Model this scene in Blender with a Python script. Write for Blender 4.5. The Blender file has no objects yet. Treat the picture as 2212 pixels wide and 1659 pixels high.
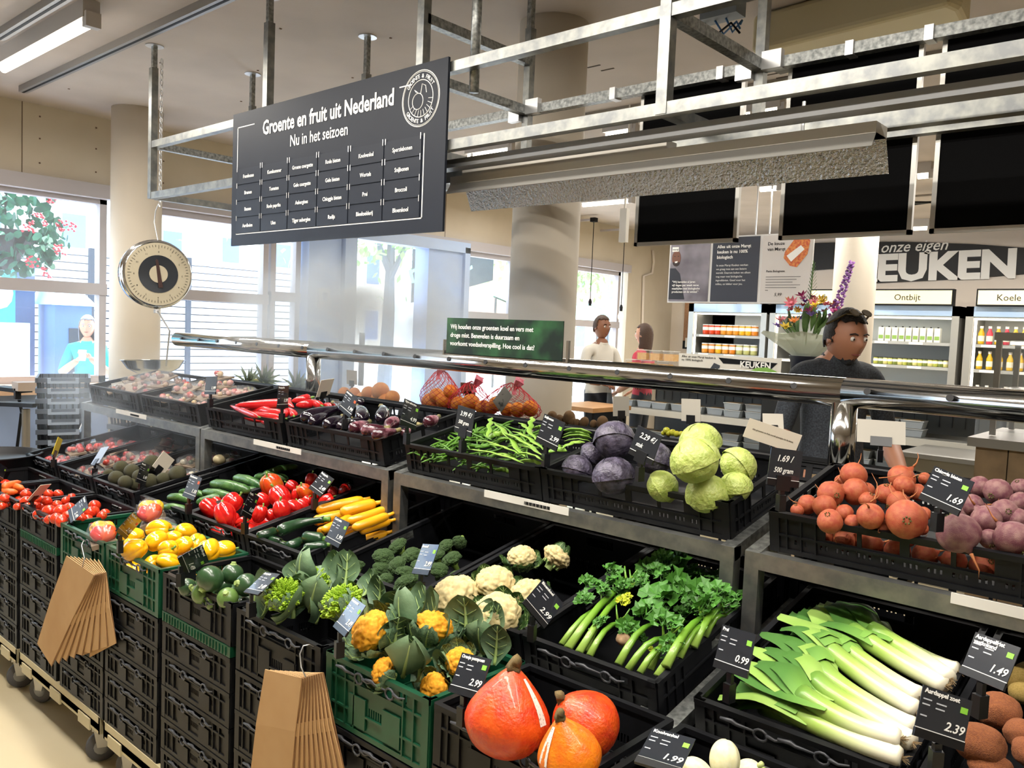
import bpy, bmesh, math, random
from mathutils import Vector, Matrix, Euler, noise
from math import sin, cos, pi, radians as rad
S = bpy.context.scene
COL = S.collection
random.seed(7)
R = random.random
def U(a, b): return a + (b - a) * random.random()

# ---------------- camera, world, lights, exposure ----------------
cam = bpy.data.cameras.new('camera'); cam.sensor_width = 36; cam.lens = 29.13; cam.clip_end = 200
co = bpy.data.objects.new('camera', cam); COL.objects.link(co); S.camera = co
co.matrix_world = Matrix(((0.744, -0.074, 0.664, 0), (0.667, 0.021, -0.745, 0), (0.041, 0.997, 0.065, 1.6), (0, 0, 0, 1))) 
Rm = co.matrix_world.to_3x3(); q = Rm.to_quaternion(); co.rotation_mode = 'QUATERNION'
co.location = (0, 0, 1.6); co.rotation_quaternion = q
S.view_settings.view_transform = 'Standard'; S.view_settings.look = 'None'
S.view_settings.gamma = 1; S.view_settings.use_curve_mapping = False
S.view_settings.exposure = -0.58
S.cycles.use_denoising = True
S.cycles.max_bounces = 6; S.cycles.diffuse_bounces = 3; S.cycles.glossy_bounces = 3; S.cycles.transmission_bounces = 3; S.cycles.use_adaptive_sampling = True; S.cycles.adaptive_threshold = .05; S.cycles.volume_bounces = 1; S.cycles.transparent_max_bounces = 16
S.cycles.sample_clamp_indirect = 4
S.cycles.volume_step_rate = 3; S.cycles.volume_max_steps = 64
W = bpy.data.worlds.new('world'); S.world = W; W.use_nodes = True
wn = W.node_tree.nodes; bg = wn['Background']
bg.inputs[0].default_value = (0.72, 0.87, 1.0, 1); bg.inputs[1].default_value = 13.0
sun = bpy.data.lights.new('sun', 'SUN'); sun.energy = 26; sun.angle = 0.01; sun.color = (1, .96, .9)
so = bpy.data.objects.new('sun', sun); COL.objects.link(so); so.rotation_euler = (rad(38), 0, rad(-150))
def area(loc, sx, sy, power, color, rot=(0, 0, 0)):
    l = bpy.data.lights.new('area_lamp', 'AREA'); l.shape = 'RECTANGLE'; l.size = sx; l.size_y = sy
    l.energy = power; l.color = color
    o = bpy.data.objects.new('area_lamp', l); COL.objects.link(o); o.location = loc; o.rotation_euler = rot
    return o
WARM = (1, .945, .86)
for (x, y, p) in ((-5.5, 1.87, 60), (-3.6, .6, 60), (-1.9, .6, 75), (-.2, .6, 75), (-1.9, 1.35, 70), (-3.8, 1.35, 70), (0.6, 1.4, 60),
                  (-4, 5.5, 70), (-1, 5.5, 70), (-6, 7.5, 60), (-3, 8, 80), (0, 8, 80), (-5, 10.2, 130), (-2, 10.2, 170), (1, 10.2, 100)):
    area((x, y, 3.12), 1.5, .12, p, WARM)

# ---------------- materials ----------------
def hexc(h):
    h = h.lstrip('#'); v = [int(h[i:i+2], 16) / 255 for i in (0, 2, 4)]
    return tuple((c / 12.92 if c <= .04045 else ((c + .055) / 1.055) ** 2.4) for c in v) + (1,)
MATS = {}
def M(name, c, rough=.5, metal=0, c2=None, scale=20, bump=0, bscale=None, trans=0, alpha=1, emit=0, sss=0, coat=0, detail=3, thr=(.35, .65), spec=.5):
    if name in MATS: return MATS[name]
    m = bpy.data.materials.new(name); MATS[name] = m; m.use_nodes = True
    nt = m.node_tree; b = nt.nodes['Principled BSDF']; L = nt.links.new
    b.inputs['Base Color'].default_value = hexc(c); b.inputs['Roughness'].default_value = rough
    b.inputs['Metallic'].default_value = metal; b.inputs['Transmission Weight'].default_value = trans
    b.inputs['Alpha'].default_value = alpha; b.inputs['Coat Weight'].default_value = coat
    b.inputs['Specular IOR Level'].default_value = spec
    b.inputs['Subsurface Weight'].default_value = sss
    if sss: b.inputs['Subsurface Radius'].default_value = (.01, .006, .003)
    if emit: b.inputs['Emission Color'].default_value = hexc(c); b.inputs['Emission Strength'].default_value = emit
    if c2 or bump:
        tc = nt.nodes.new('ShaderNodeTexCoord')
        n = nt.nodes.new('ShaderNodeTexNoise'); n.inputs['Scale'].default_value = scale; n.inputs['Detail'].default_value = detail
        L(tc.outputs['Object'], n.inputs['Vector'])
        if c2:
            r = nt.nodes.new('ShaderNodeValToRGB'); r.color_ramp.elements[0].color = hexc(c); r.color_ramp.elements[1].color = hexc(c2)
            r.color_ramp.elements[0].position = thr[0]; r.color_ramp.elements[1].position = thr[1]
            L(n.outputs['Fac'], r.inputs[0]); L(r.outputs[0], b.inputs['Base Color'])
        if bump:
            n2 = nt.nodes.new('ShaderNodeTexNoise'); n2.inputs['Scale'].default_value = bscale or scale; n2.inputs['Detail'].default_value = 4
            L(tc.outputs['Object'], n2.inputs['Vector'])
            bp = nt.nodes.new('ShaderNodeBump'); bp.inputs['Strength'].default_value = bump; bp.inputs['Distance'].default_value = .01
            L(n2.outputs['Fac'], bp.inputs['Height']); L(bp.outputs[0], b.inputs['Normal'])
    return m
def G(name, stops, axis=2, rough=.45, nz=.15, nscale=30, bump=0, sss=0, coat=0):
    """colour that runs along the thing's own length (generated coordinates), e.g. white leek shaft to green leaf"""
    if name in MATS: return MATS[name]
    m = bpy.data.materials.new(name); MATS[name] = m; m.use_nodes = True
    nt = m.node_tree; b = nt.nodes['Principled BSDF']; L = nt.links.new
    b.inputs['Roughness'].default_value = rough; b.inputs['Coat Weight'].default_value = coat
    b.inputs['Subsurface Weight'].default_value = sss; b.inputs['Subsurface Radius'].default_value = (.01, .008, .004)
    tc = nt.nodes.new('ShaderNodeTexCoord'); sp = nt.nodes.new('ShaderNodeSeparateXYZ'); L(tc.outputs['Generated'], sp.inputs[0])
    n = nt.nodes.new('ShaderNodeTexNoise'); n.inputs['Scale'].default_value = nscale; L(tc.outputs['Object'], n.inputs['Vector'])
    ma = nt.nodes.new('ShaderNodeMath'); ma.operation = 'MULTIPLY_ADD'; L(n.outputs['Fac'], ma.inputs[0]); ma.inputs[1].default_value = nz
    L(sp.outputs[axis], ma.inputs[2])
    r = nt.nodes.new('ShaderNodeValToRGB'); e = r.color_ramp.elements
    e[0].position = stops[0][0] + nz / 2; e[0].color = hexc(stops[0][1]); e[1].position = min(1, stops[-1][0] + nz / 2); e[1].color = hexc(stops[-1][1])
    for p, c in stops[1:-1]:
        k = e.new(min(.999, p + nz / 2)); k.color = hexc(c)
    L(ma.outputs[0], r.inputs[0]); L(r.outputs[0], b.inputs['Base Color'])
    if bump:
        bp = nt.nodes.new('ShaderNodeBump'); bp.inputs['Strength'].default_value = bump; bp.inputs['Distance'].default_value = .005
        L(n.outputs['Fac'], bp.inputs['Height']); L(bp.outputs[0], b.inputs['Normal'])
    return m
BLK = M('black_crate_plastic', '#0a0b0e', .5, c2='#121317', scale=9, spec=.3)
GRN = M('green_crate_plastic', '#0a4029', .42, c2='#0f4e34', scale=8)
GALV = M('galvanised_steel', '#94958f', .42, .85, c2='#77797a', scale=22, bump=.05, detail=6)
GALVD = M('galvanised_steel_spangled', '#a3a5a2', .42, .8, c2='#6f7271', scale=60, bump=.05, detail=6)
INOX = M('polished_stainless_steel', '#d8d8d6', .12, 1)
GREYPL = M('grey_latch_plastic', '#3d3e42', .45)
WHITE = M('white_paint', '#e9e4da', .6)
BLACK = M('matt_black', '#101114', .6, spec=.2)

LETTER = M('white_lettering', '#f2f0ea', .6)
GREEN_SQ = M('light_green_print', '#86c440', .5)

# ---------------- mesh helpers ----------------
class MB:
    def __init__(s): s.v = []; s.f = []; s.m = []; s.mi = 0
    def add(s, vs, fs):
        n = len(s.v); s.v += [tuple(v) for v in vs]; s.f += [tuple(i + n for i in f) for f in fs]; s.m += [s.mi] * len(fs)
    def box(s, x0, x1, y0, y1, z0, z1, mat=None):
        vs = [Vector(p) for p in ((x0, y0, z0), (x1, y0, z0), (x1, y1, z0), (x0, y1, z0), (x0, y0, z1), (x1, y0, z1), (x1, y1, z1), (x0, y1, z1))]
        if mat: vs = [mat @ v for v in vs]
        s.add(vs, ((0, 3, 2, 1), (4, 5, 6, 7), (0, 1, 5, 4), (1, 2, 6, 5), (2, 3, 7, 6), (3, 0, 4, 7)))
    def bar(s, a, b, w, h=None, up=(0, 0, 1)):
        h = h or w; a = Vector(a); b = Vector(b); d = b - a; L = d.length; z = d.normalized()
        u = Vector(up); x = u.cross(z)
        if x.length < 1e-3: x = Vector((1, 0, 0)).cross(z)
        x.normalize(); y = z.cross(x)
        m = Matrix((x, y, z)).transposed().to_4x4(); m.translation = a
        s.box(-w / 2, w / 2, -h / 2, h / 2, 0, L, m)
    def tube(s, pts, rad_, seg=8, flat=1, ridge=0, nr=0, cap=True, up=(0, 0, 1), tw=0):
        pts = [Vector(p) for p in pts]; n = len(pts)
        if not hasattr(rad_, '__len__'): rad_ = [rad_] * n
        rings = []; base = len(s.v); prev = None
        for i, p in enumerate(pts):
            t = (pts[min(i + 1, n - 1)] - pts[max(i - 1, 0)])
            t = t.normalized() if t.length > 1e-9 else Vector((0, 0, 1))
            if prev is None:
                x = Vector(up).cross(t)
                if x.length < 1e-2: x = Vector((1, 0, 0)).cross(t)
                x.normalize()
            else:
                x = (prev - t * prev.dot(t)); x = x.normalized() if x.length > 1e-6 else prev
            prev = x; y = t.cross(x)
            for k in range(seg):
                a = 2 * pi * k / seg + tw * i
                r = rad_[i] * (1 + ridge * cos(nr * a))
                s.v.append(tuple(p + x * (cos(a) * r) + y * (sin(a) * r * flat)))
        for i in range(n - 1):
            for k in range(seg):
                a = base + i * seg + k; b = base + i * seg + (k + 1) % seg
                s.f.append((a, b, b + seg, a + seg)); s.m.append(s.mi)
        if cap:
            s.f.append(tuple(base + k for k in range(seg - 1, -1, -1))); s.m.append(s.mi)
            s.f.append(tuple(base + (n - 1) * seg + k for k in range(seg))); s.m.append(s.mi)
    def lathe(s, prof, seg=16, mat=None, closed=False):
        base = len(s.v)
        for r, z in prof:
            for k in range(seg):
                a = 2 * pi * k / seg; v = Vector((r * cos(a), r * sin(a), z))
                s.v.append(tuple(mat @ v if mat else v))
        for i in range(len(prof) - 1):
            for k in range(seg):
                a = base + i * seg + k; b = base + i * seg + (k + 1) % seg
                s.f.append((a, b, b + seg, a + seg)); s.m.append(s.mi)
        s.f.append(tuple(base + k for k in range(seg - 1, -1, -1))); s.m.append(s.mi)
        s.f.append(tuple(base + (len(prof) - 1) * seg + k for k in range(seg))); s.m.append(s.mi)
    def poly(s, pts, th, mat=None):
        """flat outline in xz, thickness th along +y"""
        n = len(pts); vs = [Vector((x, 0, z)) for x, z in pts] + [Vector((x, th, z)) for x, z in pts]
        if mat: vs = [mat @ v for v in vs]
        s.add(vs, [tuple(range(n)), tuple(range(2 * n - 1, n - 1, -1))] + [(i + n, (i + 1) % n + n, (i + 1) % n, i) for i in range(n)])
    def mesh(s, name, mats, smooth=False):
        me = bpy.data.meshes.new(name); me.from_pydata(s.v, [], s.f)
        for m in (mats if isinstance(mats, (list, tuple)) else [mats]): me.materials.append(m)
        if any(s.m): me.polygons.foreach_set('material_index', s.m)
        if smooth: me.polygons.foreach_set('use_smooth', [True] * len(me.polygons))
        me.update(); return me
    def build(s, name, mats, parent=None, smooth=False, loc=None):
        return O(name, s.mesh(name, mats, smooth), parent, loc)
def O(name, me, parent=None, loc=None, rot=None, sc=None):
    o = bpy.data.objects.new(name, me); COL.objects.link(o)
    if parent: o.parent = parent
    if loc is not None: o.location = loc
    if rot is not None: o.rotation_euler = rot
    if sc is not None: o.scale = sc if hasattr(sc, '__len__') else (sc,) * 3
    return o
def tag(o, label, cat, group=None, kind=None):
    if label: o['label'] = label
    if cat: o['category'] = cat
    if group: o['group'] = group
    if kind: o['kind'] = kind
    return o
def struct(o, label=None, cat='structure'):
    o['kind'] = 'structure'
    if label: o['label'] = label; o['category'] = cat
    return o
def empty(name, loc=(0, 0, 0), rz=0):
    o = bpy.data.objects.new(name, None); COL.objects.link(o); o.location = loc; o.rotation_euler = (0, 0, rz); o.empty_display_size = .1
    return o
def clone(o, mw=None, parent=None, label=None, group=None, keep=True):
    c = o.copy(); COL.objects.link(c)
    if parent is not None: c.parent = parent
    for ch in o.children: clone(ch, parent=c)
    if mw is not None: c.matrix_basis = mw
    if label: c['label'] = label
    if group: c['group'] = group
    return c
def blob(name, sub, f, mat, smooth=True):
    bm = bmesh.new(); bmesh.ops.create_icosphere(bm, subdivisions=sub, radius=1)
    for v in bm.verts: v.co = f(v.co.copy())
    me = bpy.data.meshes.new(name); bm.to_mesh(me); bm.free()
    for m in (mat if isinstance(mat, (list, tuple)) else [mat]): me.materials.append(m)
    if smooth: me.polygons.foreach_set('use_smooth', [True] * len(me.polygons))
    return me
def text(body, size, mat, parent, m, align='LEFT', bold=0, shear=0, th=.0004, name='lettering', sx=1, lh=1.0):
    c = bpy.data.curves.new(name, 'FONT'); c.body = body; c.size = size; c.align_x = align; c.extrude = th; c.resolution_u = 2
    c.offset = bold * size; c.shear = shear; c.space_line = lh
    c.materials.append(mat); o = bpy.data.objects.new(name, c)
    me = bpy.data.meshes.new_from_object(o); bpy.data.objects.remove(o); o = bpy.data.objects.new(name, me); COL.objects.link(o)
    if parent: o.parent = parent
    o.matrix_basis = m @ Matrix.Diagonal((sx, 1, 1, 1)) if sx != 1 else m
    return o
XZ = Matrix(((1, 0, 0, 0), (0, 0, -1, 0), (0, 1, 0, 0), (0, 0, 0, 1)))   # text lies in the xz plane facing -y
def T(x, y, z): return Matrix.Translation((x, y, z))
def RX(a): return Matrix.Rotation(a, 4, 'X')
def RY(a): return Matrix.Rotation(a, 4, 'Y')
def RZ(a): return Matrix.Rotation(a, 4, 'Z')
def SC(s): return Matrix.Diagonal((s, s, s, 1)) if not hasattr(s, '__len__') else Matrix.Diagonal((*s, 1))
def box(name, b, mat, parent=None, bev=0):
    mb = MB(); mb.box(*b); o = mb.build(name, mat, parent)
    if bev:
        md = o.modifiers.new('bevel', 'BEVEL'); md.width = bev; md.segments = 2
    return o

# ---------------- the room ----------------
XW, YK, ZC = -7.65, 12.7, 3.3
FLOOR = M('polished_screed', '#cdbf9f', .35, c2='#c0b08c', scale=1.2, bump=.02, bscale=30, detail=6)
struct(box('floor', (XW - .3, 7, -4, YK + .3, -.1, 0), FLOOR))
CEIL = M('ceiling_plaster', '#bab0a8', .85, c2='#aea49c', scale=1.5, bump=.08, bscale=40)
struct(box('ceiling', (XW - .3, 7, -4, YK + .3, ZC, ZC + .15), CEIL))
WALLM = M('beige_plaster', '#d0c5b2', .8, c2='#c8bca8', scale=2)
WHW = M('white_wall_paint', '#ddd2c6', .8)
FRAMEM = M('window_frame_paint', '#b3aeb2', .5)
struct(box('wall_back', (XW - .3, 7, YK, YK + .2, 0, ZC), WHW))
struct(box('wall_front', (XW - .3, 7, -4.2, -4, 0, ZC), WHW))
struct(box('wall_right', (7, 7.2, -4, YK, 0, ZC), WHW))
# window wall: lintel, two sections of parapet, piers
mb = MB()
mb.box(XW - .25, XW, -4, YK, 2.72, ZC)
mb.box(XW - .25, XW, -4, -1.2, 0, 2.72); mb.box(XW - .25, XW, 11.3, YK, 0, 2.72)
struct(mb.build('wall_left', WALLM))
mb = MB(); mb.box(XW - .2, XW, -1.2, 5.0, 0, .9); struct(mb.build('wall_left_parapet', M('blue_grey_parapet', '#8fa3c8', .6)))
# panels and screws of the plasterboard band
for yy in (2.42, 4.8, 7.2, 9.6):
    struct(box('trim_1', (XW, XW + .004, yy, yy + .006, 2.72, ZC), M('joint', '#6b5a4a', .9)))
mb = MB()
for yy in (2.55, 3.0, 3.6, 4.3, 5.0, 5.8):
    for zz in (2.82, 3.02, 3.2):
        mb.box(XW, XW + .004, yy, yy + .012, zz, zz + .012)
for k in range(14):
    x = -6.9 + k * .42; y = 2.5 + (k * 37 % 11) * .12
    mb.box(x, x + .012, y, y + .012, ZC - .004, ZC)
tag(mb.build('screw_heads', M('rust_spot', '#6a5546', .9)), 'small screw heads dotted over the plasterboard', 'screws', kind='stuff')
struct(box('trim_2', (XW - .05, XW + .06, -4, 11.3, 2.6, 2.72), FRAMEM))
struct(box('trim_3', (XW - .1, XW + .14, -1.2, 3.3, .9, .98), M('oak_sill', '#c9a888', .5, c2='#b8967a', scale=6)))
wi = 0
def window(y0, y1, z0, z1, zt=None, mull=()):
    global wi; wi += 1
    w = empty('window_%d' % wi, (XW - .1, y0, z0)); w['kind'] = 'structure'
    mb = MB(); h = z1 - z0; L = y1 - y0; t = .06
    mb.box(-.04, .06, 0, t, 0, h); mb.box(-.04, .06, L - t, L, 0, h); mb.box(-.04, .06, 0, L, 0, t); mb.box(-.04, .06, 0, L, h - t, h)
    if zt: mb.box(-.04, .08, 0, L, zt - z0, zt - z0 + .1)
    for m_ in mull: mb.box(-.04, .06, m_ - y0 - .04, m_ - y0 + .04, 0, h)
    mb.build('window_frame', FRAMEM, w)
    g = MB(); zs = [t] + ([zt - z0, zt - z0 + .1] if zt else []) + [h - t]
    for i in range(0, len(zs), 2):
        gg = MB(); gg.box(0, .006, t, L - t, zs[i], zs[i + 1]); gg.build('pane', GLASS, w)
    return w
GLASS = M('window_glass', '#eef6ff', .02, alpha=.12)
window(-1.2, 3.12, .98, 2.62, 1.76); window(3.4, 4.75, .45, 2.6, 1.76); window(4.78, 5.14, .1, 2.6, 1.8)
window(7.55, 8.6, .1, 2.6, 1.72); window(8.65, 11.15, .1, 2.6, 1.7)
# porch door frames, partly open glazed door
d1 = empty('door_1', (XW, 5.62, 0)); d1['kind'] = 'structure'
mb = MB(); mb.box(-.1, .1, 0, .16, 0, 2.62); mb.box(-.1, .1, 1.86, 1.95, 0, 2.62); mb.box(-.1, .1, 0, 1.95, 2.55, 2.68); mb.build('door_frame', M('pale_blue_metal', '#a9c0e6', .4), d1)
mb = MB(); mb.box(-.02, .0, .16, 1.86, .05, 2.55); mb.build('pane', GLASS, d1)
mb = MB(); mb.box(.1, .14, .22, .27, .9, 1.5); mb.build('door_handle', BLACK, d1)
struct(box('wall_left_pier', (XW - .2, XW + .05, 5.18, 5.6, 0, 2.6), M('pale_blue_pier', '#9db6e2', .5)))
struct(box('wall_left_pier', (XW - .2, XW + .05, 6.9, 7.5, 0, 2.6), MATS['pale_blue_pier']))
box_ = empty('wall_switch_box', (XW + .05, 5.3, 1.75)); tag(box_, 'small grey wall box on the pale blue pier beside the door', 'switch box')
o = box('housing', (0, .04, 0, .14, 0, .22), M('pale_grey_plastic', '#c5cdd8', .5), box_); box('screen', (.04, .045, .04, .1, .07, .17), M('dark_screen', '#39465e', .3), box_)
# columns
def column(name, x, y, r, z0=0, z1=ZC, lab='', mat=None):
    mb = MB(); mb.lathe([(r, z0), (r, z1)], 40); o = mb.build(name, mat or M('column_plaster', '#e2d8c8', .65, c2='#d8cdbb', scale=1.3, bump=.06, bscale=25), smooth=False, loc=(x, y, 0))
    for p in o.data.polygons: p.use_smooth = len(p.vertices) == 4
    return tag(o, lab, 'column')
column('round_column', -3.03, 3.63, .192, lab='thick round plastered column rising behind the net bags of oranges')
column('round_column', -7.1, 3.12, .2, lab='round beige column between the two window bays behind the hanging scale')
column('round_column', -2.86, 8.0, .19, lab='round cream column standing before the lit chilled cabinets')
# ---------------- crates ----------------
def wall(mb, T0, L, h, opens, ribs, slits=(), mids=(.5,)):
    """one crate wall: local x along the wall, y outward(-), z up; T0 places it"""
    t = .003
    mb.box(0, L, -.004, .010, h - .012, h, T0); mb.box(0, L, -.002, .008, 0, .012, T0)
    mb.box(0, .022, -.003, .006, 0, h, T0); mb.box(L - .022, L, -.003, .006, 0, h, T0)
    for m_ in mids: mb.box(.02, L - .02, -.0025, .003, h * m_, h * m_ + .005, T0)
    for x in ribs: mb.box(x - .002, x + .002, -.003, .003, .01, h - .01, T0)
    rects = list(opens) + [(x - .0025, x + .0025, z0, z1) for (x, z0, z1) in slits]
    xs = sorted({.02, L - .02} | {r[0] for r in rects} | {r[1] for r in rects})
    zs = sorted({.01, h - .01} | {r[2] for r in rects} | {r[3] for r in rects})
    for j in range(len(zs) - 1):
        run = None
        for i in range(len(xs) - 1):
            cx, cz = (xs[i] + xs[i + 1]) / 2, (zs[j] + zs[j + 1]) / 2
            hole = any(r[0] < cx < r[1] and r[2] < cz < r[3] for r in rects)
            if not hole and run is None: run = xs[i]
            if hole and run is not None: mb.box(run, xs[i], .002, .002 + t, zs[j], zs[j + 1], T0); run = None
        if run is not None: mb.box(run, xs[-1], .002, .002 + t, zs[j], zs[j + 1], T0)
def crate_mesh(name, w, d, h, mat, kind):
    mb = MB()
    def face(T0, L, front):
        ribs = [x for x in [.04 + i * .034 for i in range(40)] if x < L - .035 and (x < .11 or x > L - .11)]
        if kind == 'tray':
            n = 2 if L > .5 else 1; ops = []; c = L / 2
            if L > .5:
                for a, b in ((-.17, -.10), (-.09, -.01), (.01, .09), (.10, .17)): ops.append((c + a, c + b, h * .5, h * .82))
            else: ops = [(c - .08, c - .008, h * .5, h * .82), (c + .008, c + .08, h * .5, h * .82)]
            sl = [(x, h * .25, h * .36) for x in [.06 + i * .012 for i in range(60)] if x < L - .06 and int(x / .012) % 4 != 0]
            wall(mb, T0, L, h, ops, ribs, sl, (.42, .86))
        else:
            c = L / 2; ops = [(c - .055, c + .055, h - .042, h - .014), (.075, .10, h - .034, h - .016), (L - .10, L - .075, h - .034, h - .016)] if front else [(c - .05, c + .05, h - .045, h - .016)]
            sl = [(x, h * .3, h * .46) for x in [c - .1 + i * .008 for i in range(26)] if int((x - c + .1) / .008 + .5) % 9 not in (0, 8)]
            wall(mb, T0, L, h, ops, ribs, sl, (.62,) if h < .13 else (.3, .7))
            if front and h < .2:
                for x in (c - .09, c + .03): mb.box(x, x + .06, -.003, .001, h * .12, h * .56, T0)
    face(T(0, 0, 0), w, True)
    face(T(w, 0, 0) @ RZ(pi / 2), d, False)
    face(T(w, d, 0) @ RZ(pi), w, kind == 'tray')
    face(T(0, d, 0) @ RZ(-pi / 2), d, False)
    mb.box(.004, w - .004, .004, d - .004, .004, .008)
    return mb.mesh(name, mat)
def latch_mesh():
    mb = MB()
    pts = [(.014 * cos(a), -.006, .012 * sin(a)) for a in [i * 2 * pi / 10 for i in range(11)]]
    mb.tube(pts, .0028, 5)
    mb.tube([(.012, -.006, .004), (.03, -.006, .0), (.05, -.006, .006)], [.004, .003, .002], 5)
    mb.tube([(-.01, -.006, .004), (-.05, -.006, .004), (-.06, -.006, .008), (-.085, -.006, .006)], [.002, .004, .005, .003], 5)
    return mb.mesh('latch', GREYPL, True)
LATCH = latch_mesh(); CM = {}
STICK = M('paper_sticker', '#d9d6cc', .6)
def crate(x, y, z, w, d, h, color='black', kind='stack', tilt=0, label=None, group=None, top=None):
    """x, y, z: bottom front left corner; z of the rim when top is given"""
    key = (round(w, 3), round(d, 3), round(h, 3), color, kind)
    if key not in CM: CM[key] = crate_mesh('crate', w, d, h, BLK if color == 'black' else GRN, kind)
    o = O('vegetable_crate', CM[key])
    m = T(x, y, z) @ RX(tilt)
    if top is not None: m = T(x, y, top) @ RX(tilt) @ T(0, 0, -h)
    o.matrix_basis = m; bpy.context.view_layer.update
    tag(o, label, 'crate', group)
    if kind == 'stack':
        for u in (.36, .66):
            l = O('latch', LATCH, o, (w * u, -.001, h - .026))
    o['mw'] = 0
    CRM[o.name] = m
    return o
CRM = {}
TILT = rad(11.5)
# front row: stacks on dollies, crate 40 cm wide and 30 cm deep
XS = [(-4.51, .385), (-4.10, .385), (-3.675, .39), (-3.248, .385), (-2.845, .385), (-2.43, .40), (-2.0, .385), (-1.592, .36), (-1.215, .385), (-.805, .385)]
YF = 1.165; DF = .30
patterns = {0: [('black', .12)] + [('black', .1)] * 5, 1: [('black', .12)] + [('black', .1)] * 5, 2: [('black', .105), ('lip', .03)] + [('black', .097)] * 5,
            3: [('green', .155)] + [('black', .093)] * 5, 4: [('green', .155)] + [('black', .093)] * 5, 5: [('black', .12), ('lip', .03)] + [('black', .1)] * 5,
            6: [('tall', .17)] + [('black', .11)] * 4, 7: [('green', .165)] + [('black', .1)] * 5, 8: [('black', .13)] + [('black', .1)] * 5, 9: [('black', .13)] + [('black', .1)] * 5}
names = {0: 'far left stack of carrots', 1: 'orange carrots', 2: 'vine tomatoes and plum tomatoes', 3: 'bagged peppers', 4: 'yellow bell peppers', 5: 'round green courgettes',
         6: 'green romanesco', 7: 'orange cauliflowers', 8: 'orange pumpkins', 9: 'pale fennel bulbs'}
FC = {}
for i, (x, w) in enumerate(XS):
    z = .82
    for k, (c, h) in enumerate(patterns[i]):
        if c == 'lip':
            z -= h
            mb = MB(); mb.box(0, w, -.004, DF, 0, h)
            for j in range(22): mb.box(.01 + j * w / 23, .014 + j * w / 23, -.007, 0, .002, h - .004)
            l = mb.build('folded_crate', GRN, loc=(x, YF, z)); tag(l, 'flat green folded crate wedged under the top crate of %s' % names[i], 'crate')
            continue
        col = 'green' if c == 'green' else 'black'
        o = crate(x, YF, 0, w, DF, h - .002, col, 'stack', 0, top=z - (0 if k == 0 else .002))
        if k == 0:
            tag(o, '%s crate on top of its stack holding %s' % (col, names[i]), 'crate'); FC[i] = o
        else: tag(o, 'black empty crate number %s below the crate of %s' % (['', 'one', 'two', 'three', 'four', 'five', 'six', 'seven'][k], names[i]), 'crate', 'crates stacked in front')
        z -= h
# dollies with castors
CREAM = M('cream_dolly_plastic', '#d8cba4', .45)
RUB = M('grey_rubber_tyre', '#4a4a4e', .6); ZINC = M('zinc_plated_steel', '#c9c9c9', .35, .8)
def dolly_make(L):
    r = empty('wheeled_dolly')
    mb = MB(); mb.box(0, L, 0, .62, 0, .025); mb.box(0, L, 0, .012, -.01, .05); mb.box(0, L, .608, .62, -.01, .05)
    mb.box(0, .012, 0, .62, -.01, .05); mb.box(L - .012, L, 0, .62, -.01, .05)
    for u in (.12, .5, .84): mb.box(L * u - .05, L * u + .05, -.005, .002, -.02, .02)
    mb.build('deck', CREAM, r)
    for (cx, cy, a) in ((.09, .06, .5), (L - .09, .05, 1.1), (.09, .55, .4), (L - .09, .55, .8)):
        fk = MB(); m = T(cx, cy, 0) @ RZ(a)
        fk.box(-.035, .035, -.03, .03, -.03, -.012, m); fk.poly([(-.03, -.03), (.03, -.03), (.012, -.095), (-.018, -.095)], .004, m @ T(0, -.022, 0)); fk.poly([(-.03, -.03), (.03, -.03), (.012, -.095), (-.018, -.095)], .004, m @ T(0, .018, 0))
        f = fk.build('castor_fork', ZINC, r)
        wh = MB(); wh.lathe([(.022, -.012), (.048, -.014), (.053, -.008), (.053, .008), (.048, .014), (.022, .012)], 20, m @ T(-.005, 0, -.098) @ RX(pi / 2)); w_ = wh.build('wheel', RUB, f, True)
        hb = MB(); hb.lathe([(.012, -.016), (.026, -.015), (.026, .015), (.012, .016)], 12, m @ T(-.005, 0, -.098) @ RX(pi / 2)); hb.build('hub', M('hub_grey', '#8d8f92', .5), f, True)
    return r
dl = dolly_make(.80)
tag(dl, 'cream dolly on grey castors under the tomato and bagged pepper stacks', 'dolly'); dl.location = (-3.68, YF - .005, .152)
lab = ['cream dolly on grey castors at the far end under the carrot stacks', 'cream dolly on grey castors under the yellow pepper stack', 'cream dolly under the romanesco and orange cauliflower stacks', 'cream dolly under the pumpkin stack']
for l_, x in zip(lab, (-4.51, -2.85, -2.015, -1.2)):
    clone(dl, T(x, YF - .005, .152), label=l_)

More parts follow.
